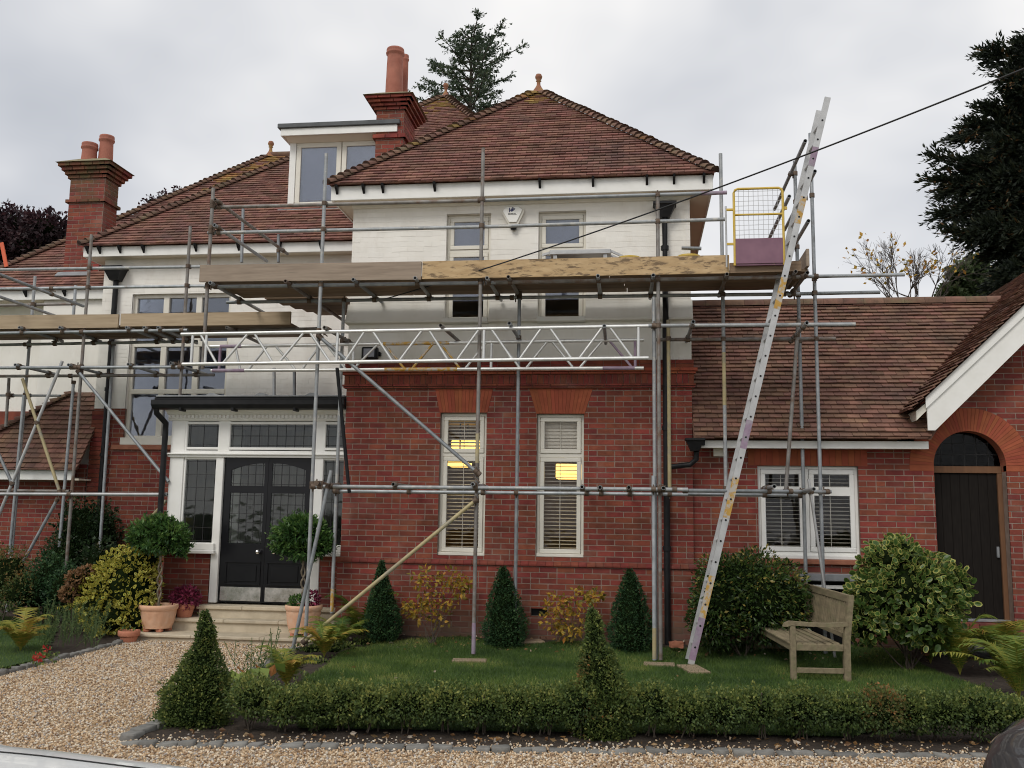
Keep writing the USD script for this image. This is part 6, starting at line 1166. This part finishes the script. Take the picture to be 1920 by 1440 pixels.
# broad pale leaves at the lawn corner
t = thing('elephant_ear_plant', 'low plant with broad pale green and orange leaves right of the topiary spire', 'plant'); m = MB(); Pb = at(455, 1312, Z=0.05)
P = Pb + np.column_stack([pr.uniform(-0.22, 0.36, 34), pr.uniform(-0.2, 0.3, 34), pr.uniform(0.02, 0.24, 34)]); leaves(m, P, np.tile([0, -0.3, 0.9], (34, 1)), 0.13, 0.95, None, 0.45, 0.35); m.build('foliage', G_BEGO, t, smooth=False); stems(t, Pb, P[:16], 0.005, BARKP)
t = thing('tall_grass_stems', 'thin upright green stems at the gravel edge before the steps', 'plant'); m = MB()
for k in range(26):
    b = at(pr.uniform(445, 520), pr.uniform(1262, 1290), Z=0.04); tip = b + V3(pr.normal(0, 0.12), pr.normal(0, 0.05), pr.uniform(0.25, 0.52)); m.path([b, (b + tip) / 2 + pr.normal(0, 0.015, 3), tip], 0.0035, 4, t=0.6); Q = b + (tip - b) * pr.uniform(0.3, 1, (16, 1)); leaves(m, Q, np.tile([0, 0, 1.0], (16, 1)), 0.035, 0.25, None, 0.5)
m.build('stem', G_HEATH, t, smooth=False)
bush('ground_cover', 'low leafy green ground cover among the ferns at the gravel corner', 'ground cover', [(600, 1255, 52, 20, 11.0, 0.35), (560, 1285, 50, 20, 10.0, 0.35), (640, 1222, 48, 18, 12.0, 0.3), (500, 1302, 40, 18, 9.4, 0.3), (690, 1208, 34, 14, 12.5, 0.2), (590, 1222, 34, 14, 11.9, 0.25)], 4200, 0.04, G_BOX, asp=0.6, lump=0.5, inner=0.3)
# left garden
bush('variegated_bush', 'yellow green variegated bush left of the front steps', 'bush', [(240, 1110, 66, 72, 12.75, 0.45), (298, 1000, 34, 30, 13.0, 0.25), (225, 1070, 46, 40, 12.85, 0.35), (205, 1160, 50, 34, 12.5, 0.3), (200, 1120, 52, 62, 12.7, 0.4), (255, 1060, 40, 44, 12.8, 0.35), (275, 1045, 28, 34, 12.85, 0.3), (185, 1140, 40, 45, 12.6, 0.35), (262, 1150, 40, 42, 12.65, 0.35), (160, 1110, 28, 36, 12.7, 0.3)], 4200, 0.058, G_VARY, rim=True, asp=0.62, inner=0.62)
bush('hydrangea', 'hydrangea with faded brown flower heads beside the yellow green bush', 'shrub', [(142, 1085, 16, 15, 12.5, 0.18), (132, 1112, 17, 16, 12.5, 0.18), (163, 1072, 13, 12, 12.6, 0.15)], 800, 0.045, G_HYD, asp=0.8)
bush('ivy_bush', 'dark ivy climbing on the brick wall left of the porch', 'ivy', [(150, 1000, 50, 70, 14.45, 0.28), (195, 1005, 30, 62, 14.5, 0.25), (120, 1060, 50, 70, 14.2, 0.4), (185, 1080, 45, 70, 14.2, 0.4)], 6500, 0.055, G_IVY, asp=0.8, lump=0.4, inner=0.5)
bush('dark_bush', 'very dark bush under the far left scaffold poles', 'bush', [(95, 1090, 42, 58, 13.2, 0.4), (70, 1110, 40, 45, 13.0, 0.4), (120, 1105, 30, 45, 13.0, 0.35)], 4500, 0.045, G_BOXDARK)
bush('brown_hedge_bush', 'brownish green bush at the left picture edge below the brick wall', 'bush', [(20, 1085, 40, 62, 13.0, 0.4), (-25, 1080, 45, 68, 13.0, 0.4), (40, 1110, 30, 40, 12.8, 0.3)], 4500, 0.042, G_RUST)
t = thing('rosemary_bush', 'feathery grey green rosemary in front of the yellow green bush', 'shrub'); m = MB()
for k in range(120):
    b = at(pr.uniform(70, 190), pr.uniform(1180, 1215), Z=0.05); tip = b + V3(pr.normal(0.05, 0.12), pr.normal(0, 0.1), pr.uniform(0.2, 0.5)); Q = b + (tip - b) * pr.uniform(0.15, 1, (40, 1)); leaves(m, Q, np.tile(unit(tip - b), (40, 1)), 0.035, 0.2, None, 0.55)
    m.path([b, tip], 0.003, 4)
m.build('foliage', G_HEATH, t, smooth=False)
t = thing('red_flowers', 'small plant with bright red flowers at the kerb of the left bed', 'flowers'); m = MB(); c = MB()
for x, y in ((72, 1230), (88, 1216), (105, 1224)):
    C = at(x, y, Z=0.14); P, N, q = ell(40, C - V3(0, 0, 0.04), (0.07, 0.07, 0.05), 0.1, 0.3); leaves(m, P, N, 0.035, 0.7)
C = at(72, 1232, Z=0.16); P, N, q = ell(40, C, (0.05, 0.05, 0.035), 0.1, 0.3); leaves(c, P, N, 0.035, 0.8); C = at(88, 1216, Z=0.16); P, N, q = ell(16, C, (0.04, 0.04, 0.03), 0.1, 0.3); leaves(c, P, N, 0.03, 0.8)
m.build('foliage', G_BOX, t, smooth=False); c.build('petal_cluster', G_RED, t, smooth=False)
# pots and standards
def pot(name, label, xl, xr, ytop, ybot, Y, mat, flute=0, feet=True, zb=None, taper=0.72):
    t = thing(name, label, 'pot'); a, b = at(xl, ytop, Y=Y), at(xr, ytop, Y=Y); C = (a + b) / 2; r = (b[0] - a[0]) / 2; z1 = a[2]; z0 = at((xl + xr) / 2, ybot, Y=Y)[2] if zb is None else zb
    h = z1 - z0; ft = 0.035 if feet else 0; n = 48; prof = [(r * taper * 0.92, ft), (r * taper, ft + 0.01), (r * (taper + 0.10), h * 0.35), (r * (taper + 0.19), h * 0.7), (r * 0.93, h - 0.075), (r * 0.96, h - 0.07), (r * 1.0, h - 0.055), (r * 1.02, h - 0.03), (r * 1.0, h), (r * 0.88, h), (r * 0.85, h - 0.06)]
    if flute: prof = [(np.interp(q, [p[1] for p in prof[:5]], [p[0] for p in prof[:5]]), q) for q in np.linspace(ft + 0.01, h - 0.075, 14)] + prof[5:]
    m = MB(); m.lathe(prof, (C[0], Y, z0), n); v = m.v[0]
    if flute:
        an = np.arctan2(v[:, 1] - Y, v[:, 0] - C[0]); zz3 = v[:, 2] - z0; body = (zz3 < h - 0.08); k = 1 + body * 0.04 * (np.abs(np.sin(7 * an + 9 * zz3)) - 0.5) + body * 0.03 * (np.abs(np.sin(7 * an - 9 * zz3)) - 0.5); v[:, 0] = C[0] + (v[:, 0] - C[0]) * k; v[:, 1] = Y + (v[:, 1] - Y) * k
    m.build('pot_body', mat, t); MB().lathe([(r * 0.86, h - 0.055), (0.0, h - 0.05)], (C[0], Y, z0), 24).build('potting_soil', SOIL, t)
    if feet:
        for q in (0.6, 1.57 + 1.1, 4.0, 5.4): MB().cbox(C[0] + math.cos(q) * r * 0.55 - 0.04, C[0] + math.cos(q) * r * 0.55 + 0.04, Y + math.sin(q) * r * 0.55 - 0.04, Y + math.sin(q) * r * 0.55 + 0.04, z0, z0 + 0.05, 0.01).build('pot_foot', TERRA, t)
    return t, V3(C[0], Y, z1 - 0.05), r
def standard_bay(label, lobes, base, top, Y):
    t = thing('bay_standard', label, 'topiary'); m, c = MB(), MB()
    for k, (x, y, rx, rz) in enumerate(lobes):
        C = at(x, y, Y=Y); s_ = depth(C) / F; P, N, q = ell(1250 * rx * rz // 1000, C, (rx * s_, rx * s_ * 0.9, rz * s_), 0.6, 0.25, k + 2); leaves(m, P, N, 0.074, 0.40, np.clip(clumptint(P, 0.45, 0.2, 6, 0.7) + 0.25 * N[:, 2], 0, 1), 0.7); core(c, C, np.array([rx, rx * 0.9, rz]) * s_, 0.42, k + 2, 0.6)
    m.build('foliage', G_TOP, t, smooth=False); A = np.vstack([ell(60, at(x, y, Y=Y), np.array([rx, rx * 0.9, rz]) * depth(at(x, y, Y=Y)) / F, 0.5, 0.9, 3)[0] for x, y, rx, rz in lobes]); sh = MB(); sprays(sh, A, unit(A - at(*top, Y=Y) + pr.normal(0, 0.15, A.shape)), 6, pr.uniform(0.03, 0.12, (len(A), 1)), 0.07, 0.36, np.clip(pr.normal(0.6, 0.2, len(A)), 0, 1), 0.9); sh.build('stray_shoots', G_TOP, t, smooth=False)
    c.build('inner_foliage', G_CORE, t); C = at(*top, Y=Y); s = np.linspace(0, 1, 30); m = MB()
    for ph in (0, math.pi): m.path(base + np.outer(s, C - base) + 0.030 * np.column_stack([np.cos(s * 15 + ph), np.sin(s * 15 + ph), 0 * s]) * np.sin(np.pi * np.clip(s * 1.1, 0, 1))[:, None], 0.013, 7)
    m.build('twisted_trunk', BARKP, t)
t, b, r = pot('flower_pot', 'large pale terracotta pot with lattice relief left of the steps', 265, 331, 1132, 1190, 12.62, TERRA_PALE, flute=1, zb=0.092); standard_bay('bay ball on a twisted stem in the pot left of the steps', [(283, 994, 34, 20), (320, 1000, 30, 20), (262, 1008, 18, 14), (337, 1022, 15, 17), (300, 1022, 36, 13), (300, 982, 20, 12)], b, (302, 1025), 12.62)
t2, b2, r2 = pot('flower_pot', 'large pale terracotta pot with lattice relief right of the steps', 537, 603, 1133, 1190, 12.62, TERRA_PALE, flute=1, zb=0.092); standard_bay('bay ball on a twisted stem in front of the black doors', [(548, 1000, 32, 20), (580, 996, 34, 22), (602, 1020, 20, 20), (535, 1020, 20, 16), (570, 1030, 34, 16), (562, 980, 20, 12)], b2, (568, 1035), 12.62)
t = thing('underplanting', 'green and burgundy leaves filling the pot right of the steps', 'plant'); m = MB(); P, N, q = ell(500, b2 + V3(-0.08, 0, 0.07), (0.14, 0.14, 0.10), 0.2, 0.3); leaves(m, P, N, 0.05, 0.45); m.build('foliage', G_TOP, t, smooth=False); m = MB(); P, N, q = ell(260, b2 + V3(0.10, 0, 0.11), (0.10, 0.10, 0.11), 0.2, 0.3); leaves(m, P, N, 0.06, 0.5); m.build('burgundy_foliage', G_BURG, t, smooth=False)
t, b, r = pot('flower_pot', 'small brown terracotta pot on the gravel beside the bottom step', 224, 261, 1181, 1212, 12.15, TERRA, feet=False, zb=0.0, taper=0.7); tt_ = thing('pot_seedling', 'few small green leaves in the small brown pot', 'plant'); m = MB(); P, N, q = ell(40, b + V3(0, 0, 0.04), (0.10, 0.10, 0.04), 0.1, 0.2); leaves(m, P, N, 0.05, 0.5); m.build('foliage', G_TOP, tt_, smooth=False)
t, b, r = pot('flower_pot', 'round terracotta pot on the middle step holding the burgundy plant', 330, 364, 1131, 1160, 12.95, TERRA, feet=False, zb=0.252, taper=0.75); tt_ = thing('burgundy_plant', 'burgundy leaved plant in the round pot on the middle step', 'plant'); m = MB()
P, N, q = ell(700, b + V3(0, 0, 0.13), (0.21, 0.17, 0.15), 0.3, 0.2); leaves(m, P, N, 0.06, 0.5, None, 0.6); m.build('foliage', G_BURG, tt_, smooth=False)
# garden bench, side on
bn = thing('garden_bench', 'weathered teak garden bench seen from its end on the lawn', 'bench', (1.865, 11.83, 0.0), 0.09); hl, hw = 0.94, 0.285
for sy in (-1, 1):
    Y_ = sy * hl
    m = MB(); m.cbox(-hw - 0.03, -hw + 0.03, Y_ - 0.03, Y_ + 0.03, 0, 0.60, 0.005); m.build('leg', TEAK, bn)
    m = MB(); m.hexa([(hw - 0.035, Y_ - 0.03, 0), (hw + 0.035, Y_ - 0.03, 0), (hw + 0.035, Y_ + 0.03, 0), (hw - 0.035, Y_ + 0.03, 0), (hw - 0.03, Y_ - 0.03, 0.44), (hw + 0.04, Y_ - 0.03, 0.44), (hw + 0.04, Y_ + 0.03, 0.44), (hw - 0.03, Y_ + 0.03, 0.44)]); m.hexa([(hw - 0.03, Y_ - 0.03, 0.44), (hw + 0.04, Y_ - 0.03, 0.44), (hw + 0.04, Y_ + 0.03, 0.44), (hw - 0.03, Y_ + 0.03, 0.44), (hw + 0.04, Y_ - 0.03, 0.93), (hw + 0.095, Y_ - 0.03, 0.93), (hw + 0.095, Y_ + 0.03, 0.93), (hw + 0.04, Y_ + 0.03, 0.93)]); m.build('leg', TEAK, bn)
    arm = [(-hw - 0.10, 0.585), (-hw - 0.085, 0.622), (-hw - 0.03, 0.645), (-0.1, 0.632), (0.10, 0.628), (hw + 0.02, 0.645), (hw + 0.02, 0.60), (0.10, 0.588), (-0.1, 0.592), (-hw - 0.02, 0.60), (-hw - 0.06, 0.585)]
    MB().prism(Polygon(arm), Y_ - 0.036, Y_ + 0.036).build('armrest', TEAK, bn, smooth=False)
    MB().cbox(-hw + 0.03, hw - 0.03, Y_ - 0.02, Y_ + 0.02, 0.335, 0.405, 0.004).build('side_rail', TEAK, bn); MB().cbox(-hw + 0.03, hw - 0.035, Y_ - 0.018, Y_ + 0.018, 0.10, 0.155, 0.004).build('stretcher', TEAK, bn)
MB().cbox(-hw - 0.022, -hw + 0.018, -hl + 0.03, hl - 0.03, 0.33, 0.405, 0.004).build('front_rail', TEAK, bn)
for k in range(7):
    x = -hw - 0.01 + k * 0.080; zq = 0.425 - 0.018 * math.sin(math.pi * (k + 0.5) / 7); MB().cbox(x - 0.032, x + 0.032, -hl + 0.0, hl - 0.0, zq - 0.02, zq, 0.004, t=float(pr.random())).build('seat_slat', TEAK, bn)
for za, zb_, xo in ((0.845, 0.925, 0.075), (0.46, 0.515, 0.025)): MB().cbox(hw + xo - 0.02, hw + xo + 0.02, -hl + 0.031, hl - 0.031, za, zb_, 0.004).build('back_rail', TEAK, bn)
for k in range(27):
    Y_ = -hl + 0.08 + k * (2 * hl - 0.16) / 26; MB().bar(V3(hw + 0.025, Y_, 0.515), V3(hw + 0.072, Y_, 0.846), 0.038, 0.014, up=(1, 0, 0), t=float(pr.random())).build('back_slat', TEAK, bn)
t = thing('pipe_offcut', 'black cranked length of downpipe lying on the bench seat', 'pipe'); q0_ = V3(1.58, 12.35, 0.425)
MB().path([q0_ + V3(-0.12, 0, -0.01), q0_ + V3(-0.05, 0.0, 0.065), q0_ + V3(0.0, 0.0, 0.085), q0_ + V3(0.30, -0.05, 0.045), q0_ + V3(0.55, -0.1, 0.03)], 0.034, 12).build('pipe', BLACK, t)
t = thing('cord', 'thin dark cord looped over the far armrest of the bench', 'cord'); c_ = V3(1.86, 12.79, 0.0); MB().path([c_ + V3(0, -0.05, 0.56), c_ + V3(0, -0.046, 0.64), c_ + V3(0.005, 0, 0.652), c_ + V3(0.01, 0.045, 0.64), c_ + V3(0.05, 0.05, 0.54), c_ + V3(0.12, 0.0, 0.51), c_ + V3(0.2, -0.03, 0.56)], 0.012, 6).build('loop', BLACK, t)
# fallen leaves, bricks and small stones on the bed
t = MB(); n = 420; P = scatter(Polygon([(-3.9, 12.2), (6.0, 12.2), (6.0, 13.0), (-3.9, 13.0)]), 260, pr); P2 = K0 + np.outer(pr.uniform(0.4, 9, 220), kd) + np.outer(pr.uniform(0.08, 0.40, 220), kn); P = np.vstack([P, P2, scatter(lawn, 60, pr)])
leaves(t, np.column_stack([P, ghv(P[:, 0], P[:, 1]) + 0.035]), np.column_stack([pr.normal(size=(len(P), 2)), 0.15 * np.ones(len(P))]), 0.05, 0.6, None, 0.9); t.build('leaf_litter', LITTER, label='scattered fallen brown leaves on the soil beds and lawn', cat='leaf litter', kind='stuff', smooth=False)
for lab, x, y, w, a in (('broken reddish brick lying by the downpipe foot', 1268, 1213, 0.16, 0.3), ('lump of orange brick under the fern', 1740, 1228, 0.13, 0.8)):
    p = at(x, y, Z=0.12); bx = trimesh.creation.box((w, 0.1, 0.07)).subdivide().subdivide(); bx.vertices += 0.02 * (meshkit.noise(bx.vertices * 20 + x)[:, None] - 0.5); bx.apply_transform(trimesh.transformations.rotation_matrix(a, (0, 0, 1))); bx.apply_translation((p[0], p[1], 0.15)); MB().tri(bx).build('loose_brick', TERRA, label=lab, cat='brick', smooth=False)
# ------------------------------------------------------------------ trees beyond the house
def conifer(label, x, ytop, Y, width, hvis, seed):
    t = thing('conifer_tree', label, 'tree'); top = at(x, ytop, Y=Y); z1 = top[2]; m = MB(); m.path([V3(top[0], Y, -0.1), V3(top[0] + 0.05, Y, z1 * 0.5), V3(top[0], Y, z1)], 0.30, 9, taper=0.06); m.build('trunk', BARK, t); f, br = MB(), MB()
    z = z1 - 0.12; k = 0
    while z > z1 - 8.0:
        dn_ = z1 - z; R = min(width, 0.45 + dn_ * 0.66 + 0.35 * math.sin(k * 2.1))
        for q in range(5):
            a = k * 1.3 + q * 2 * math.pi / 5 + pr.uniform(-0.35, 0.35); l = R * pr.uniform(0.45, 1.25); up = 0.55 - 0.05 * dn_; b = V3(top[0], Y, z); n = 7; s = np.linspace(0, 1, n); pth = b + np.outer(s * l, [math.cos(a), math.sin(a), 0]) + np.outer(l * (up * s + 0.15 * s ** 2 - 0.15 * s), [0, 0, 1]); br.path(pth, 0.035, 5, taper=0.3)
            nn = int(7 + 22 * l); ss = pr.uniform(0.22, 1.0, nn); A = np.stack([np.interp(ss, s, pth[:, i]) for i in range(3)], 1); side = np.array([-math.sin(a), math.cos(a), 0]); D = unit(np.outer(np.ones(nn), [math.cos(a), math.sin(a), 0.25]) * 0.6 + np.outer(pr.choice([-1, 1], nn) * pr.uniform(0.2, 1, nn), side) + pr.normal(0, 0.3, (nn, 3))); sprays(f, A, D, 7, 0.34 * (1.15 - 0.4 * ss[:, None]), 0.13, 0.42, np.clip(pr.normal(0.45, 0.2, nn), 0, 1), 0.7, 0.15)
        z -= pr.uniform(0.24, 0.34) + dn_ * 0.02; k += 1
    br.build('branch', BARK, t); f.build('crown', G_CON, t, smooth=False)
conifer('open topped conifer rising behind the roof to the left of the tower apex', 884, 66, 30.0, 1.95, 5, 1)
# big dark yew at the right edge
t = thing('yew_tree', 'huge dark yew filling the right edge of the picture', 'tree'); YY = 21.0; tb = at(2010, 560, Y=YY); MB().path([V3(tb[0], YY, -0.1), V3(tb[0], YY, 6), V3(tb[0] - 0.1, YY, 12.2)], 0.5, 10, taper=0.15).build('trunk', BARK, t); f, br, c = MB(), MB(), MB()
ends = [(1832, 104), (1872, 150), (1838, 205), (1778, 262), (1736, 300), (1740, 340), (1758, 362), (1752, 402), (1772, 432), (1800, 448), (1850, 470), (1868, 512), (1895, 545), (1905, 85), (1915, 130), (1850, 240), (1808, 235), (1800, 390), (1830, 430), (1905, 500), (1890, 185), (1925, 560), (1800, 320), (1830, 290), (1870, 330), (1880, 420), (1860, 270), (1900, 240), (1905, 300), (1910, 380), (1915, 460), (1785, 350), (1820, 350)]
for k, (x, y) in enumerate(ends):
    e = at(x + 22, y, Y=YY + pr.uniform(-1.2, 0.6)); b = V3(tb[0], YY, e[2] - 0.35 * abs(tb[0] - e[0]) + 0.2); s = np.linspace(0, 1, 8); pth = b + np.outer(s, e - b) + np.outer(np.sin(s * math.pi) * 0.25, [0, 0, 1]); br.path(pth, 0.05, 5, taper=0.2); nn = 130; ss = pr.uniform(0.25, 1.0, nn) ** 0.8
    A = np.stack([np.interp(ss, s, pth[:, i]) for i in range(3)], 1) + pr.normal(0, 0.20, (nn, 3)) * (1.15 - ss[:, None]) ; dd_ = unit(e - b); D = unit(dd_ * 1.1 + pr.normal(0, 0.38, (nn, 3)) + np.array([0, 0, -0.10])); sprays(f, A, D, 12, 0.50, 0.17, 0.28, np.clip(pr.normal(0.45, 0.25, nn), 0, 1), 0.42, 0.3)
for k, (x, y, r) in enumerate(((1935, 320, 62), (1960, 190, 50), (1960, 420, 90), (1905, 370, 45), (1940, 530, 60), (1995, 300, 110))):
    C = at(x, y, Y=YY + 0.3); s_ = depth(C) / F; core(c, C, np.array([r, r, r * 1.1]) * s_, 0.85, k, 0.3); P, N, q = ell(900, C, np.array([r, r, r * 1.15]) * s_, 0.35, 0.75, k); sprays(f, P, unit(N + np.array([0, 0, -0.3])), 7, 0.4, 0.15, 0.35, np.clip(pr.normal(0.4, 0.22, 900), 0, 1), 0.6, 0.2)
br.build('branch', BARK, t); f.build('crown', G_YEW, t, smooth=False); c.build('inner_foliage', G_CORE, t)
def leafy(name, label, lobes, n, L, mat, Y, trunk_px, r=0.18):
    t = thing(name, label, 'tree'); m, c, br = MB(), MB(), MB(); b = at(trunk_px, 600, Y=Y); tot = sum(a[2] * a[3] for a in lobes)
    for k, (x, y, rx, rz) in enumerate(lobes):
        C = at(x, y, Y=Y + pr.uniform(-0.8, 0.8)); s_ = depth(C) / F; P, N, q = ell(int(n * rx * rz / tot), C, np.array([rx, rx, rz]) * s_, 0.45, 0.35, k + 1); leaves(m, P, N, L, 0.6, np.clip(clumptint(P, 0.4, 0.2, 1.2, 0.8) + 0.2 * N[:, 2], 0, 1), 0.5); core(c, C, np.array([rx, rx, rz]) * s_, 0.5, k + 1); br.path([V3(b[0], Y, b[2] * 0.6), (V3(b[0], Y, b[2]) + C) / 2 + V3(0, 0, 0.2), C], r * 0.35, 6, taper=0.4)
    MB().path([V3(b[0], Y, -0.1), V3(b[0], Y, b[2] * 0.65)], r, 8, taper=0.7).build('trunk', BARK, t); br.build('branch', BARK, t); m.build('crown', mat, t, smooth=False); c.build('inner_foliage', G_CORE, t); return t
leafy('copper_beech', 'dark red copper beech behind the left chimney', [(30, 425, 45, 38), (85, 425, 42, 32), (60, 470, 70, 40), (5, 470, 40, 45), (110, 450, 30, 34), (-40, 440, 50, 60)], 9000, 0.14, G_BEECH, 24.0, 40)
leafy('reddish_tree_top', 'few dark reddish twigs showing over the left roof hip', [(285, 380, 16, 12), (310, 372, 16, 14), (335, 362, 14, 12), (300, 400, 40, 18)], 700, 0.10, G_BEECH, 25.0, 310, 0.1)
leafy('far_green_tree', 'pale green tree beyond the wing roof beside the yew', [(1812, 535, 34, 38), (1848, 545, 28, 42), (1785, 560, 28, 28), (1828, 500, 22, 22), (1800, 515, 18, 20)], 5200, 0.16, G_BG, 27.0, 1815)
t = thing('bare_tree', 'nearly bare twiggy tree with a few orange leaves above the wing roof', 'tree'); m, lf = MB(), MB(); bt_ = at(1712, 600, Y=26.0)
def grow(p, d, l, r, k):
    e = p + d * l; m.path([p, (p + e) / 2 + pr.normal(0, 0.03 * l, 3), e], r, 5 if k > 1 else 4, taper=0.6)
    if k == 0:
        if pr.random() < 0.06 + max(0, 6.6 - e[2]) * 0.2: leaves(lf, e[None] + pr.normal(0, 0.08, (4, 3)), np.tile([0, 0, 1.0], (4, 1)), 0.13, 0.6, np.clip(pr.normal(0.75, 0.2, 4), 0, 1), 0.2)
        return
    for q in range(3 if k in (1, 2, 4) else 2): grow(e, unit(d + pr.normal(0, 0.36, 3) + V3(0, 0, 0.10)), l * pr.uniform(0.6, 0.9), r * 0.70, k - 1)
MB().path([V3(bt_[0], 26, -0.1), V3(bt_[0], 26, bt_[2] - 0.5)], 0.12, 7, taper=0.7).build('trunk', BARKP, t)
for q in range(7): grow(V3(bt_[0] + (q - 3) * 0.03, 26, bt_[2] - 0.35), unit(V3((q - 3) * 0.21, pr.normal(0, 0.25), 1.0)), 0.62 + 0.1 * (q % 3), 0.030, 5)
m.build('branch', TWIG, t); lf.build('crown', G_AUT, t, smooth=False)
# ------------------------------------------------------------------ two parked cars just entering the frame
def car(label, loc, rz, paint, length=4.2, width=1.75, height=1.45, bonnet=0.95):
    t = thing('parked_car', label, 'car', loc, rz); L = length; n = 60; u = np.linspace(0, 1, n)
    zt = np.interp(u, [0, 0.012, 0.03, 0.07, 0.26, 0.30, 0.44, 0.52, 0.72, 0.88, 0.95, 0.985, 1], [0.55, 0.74, bonnet - 0.12, bonnet - 0.05, bonnet + 0.02, bonnet + 0.07, height - 0.06, height, height - 0.02, height - 0.20, 0.98, 0.8, 0.55]); zb = np.interp(u, [0, 0.05, 0.95, 1], [0.32, 0.2, 0.22, 0.36])
    hw_ = width / 2 * np.interp(u, [0, 0.02, 0.08, 0.2, 0.85, 0.97, 1], [0.62, 0.78, 0.92, 1, 1, 0.9, 0.75]); V = []
    for i in range(n):
        gh_ = max(0, zt[i] - bonnet - 0.03); k = []
        for q in np.linspace(0, 2 * np.pi, 40, endpoint=False):
            c, s_ = math.cos(q), math.sin(q); e = 0.42; y = hw_[i] * math.copysign(abs(c) ** e, c); zc, hz = (zt[i] + zb[i]) / 2, (zt[i] - zb[i]) / 2; z = zc + hz * math.copysign(abs(s_) ** e, s_)
            if z > bonnet: y *= 1 - 0.28 * min(1, (z - bonnet) / 0.5)
            k.append((u[i] * L, y, z))
        V.append(k)
    V = np.array(V); i = np.arange(40); j = (i + 1) % 40; m = MB(); m.add(V.reshape(-1, 3), np.vstack([np.stack([i, i + 40, j + 40, j], 1) + q * 40 for q in range(n - 1)]))
    for q, fl in ((0, 0), (n - 1, 1)):
        c = V[q].mean(0); f = np.stack([np.full(40, 40), i, j], 1); m.add(np.vstack([V[q], c[None]]), f if fl else f[:, ::-1])
    m.build('body', paint, t)
    for sy in (-1, 1):
        for xw in (0.19, 0.80):
            y0 = sy * (width / 2 - 0.10); MB().tube((xw * L, y0 - sy * 0.12, 0.31), (xw * L, y0 + sy * 0.115, 0.31), 0.31, 28).build('tyre', RUBBER, t); MB().tube((xw * L, y0 + sy * 0.10, 0.31), (xw * L, y0 + sy * 0.122, 0.31), 0.2, 20).build('wheel_rim', ALUD, t)
        MB().prism(Polygon([(0.36 * L, bonnet + 0.06), (0.86 * L, bonnet + 0.08), (0.80 * L, height - 0.13), (0.46 * L, height - 0.12)]), sy * (width / 2 - 0.075) - 0.02, sy * (width / 2 - 0.075) + 0.02).build('side_glass', BLACKGLOSS, t)
    nrm_ = lambda i, q: unit(V[i, q] - V[i].mean(0)) * np.array([0.2, 1, 1])
    for q in (8, 12):
        MB().path([V[i, q] + V3(0, 0, 0.001) for i in range(3, 18)], 0.004, 5).build('bonnet_gap', RUBBER, t)
    MB().path([V[3, q] + V3(-0.003, 0, 0.002) for q in range(8, 13)], 0.004, 5).build('bonnet_gap', RUBBER, t)
    for qs in (range(1, 5), range(16, 20)):
        g = np.array([[V[i, q] + nrm_(i, q) * 0.006 for q in qs] for i in range(2, 8)]); a_, b_ = g.shape[:2]; ii = np.array([(x * b_ + y) for x in range(a_ - 1) for y in range(b_ - 1)]); MB().add(g.reshape(-1, 3), np.stack([ii, ii + b_, ii + b_ + 1, ii + 1], 1)).build('headlight', LAMPGLASS, t)
    m = MB(); m.bar(V3(0.315 * L, -0.55, bonnet + 0.10), V3(0.315 * L, 0.55, bonnet + 0.10), 0.012, 0.02); m.build('wiper', RUBBER, t)
    return t
car('white car whose bonnet edge just enters the bottom left corner', (-1.22, 2.96, 0), 3.3, CARWHITE, bonnet=0.86)
car('dark car whose nose just enters the bottom right corner', (1.63, 3.97, 0), 0.3, CARDARK, bonnet=0.97)
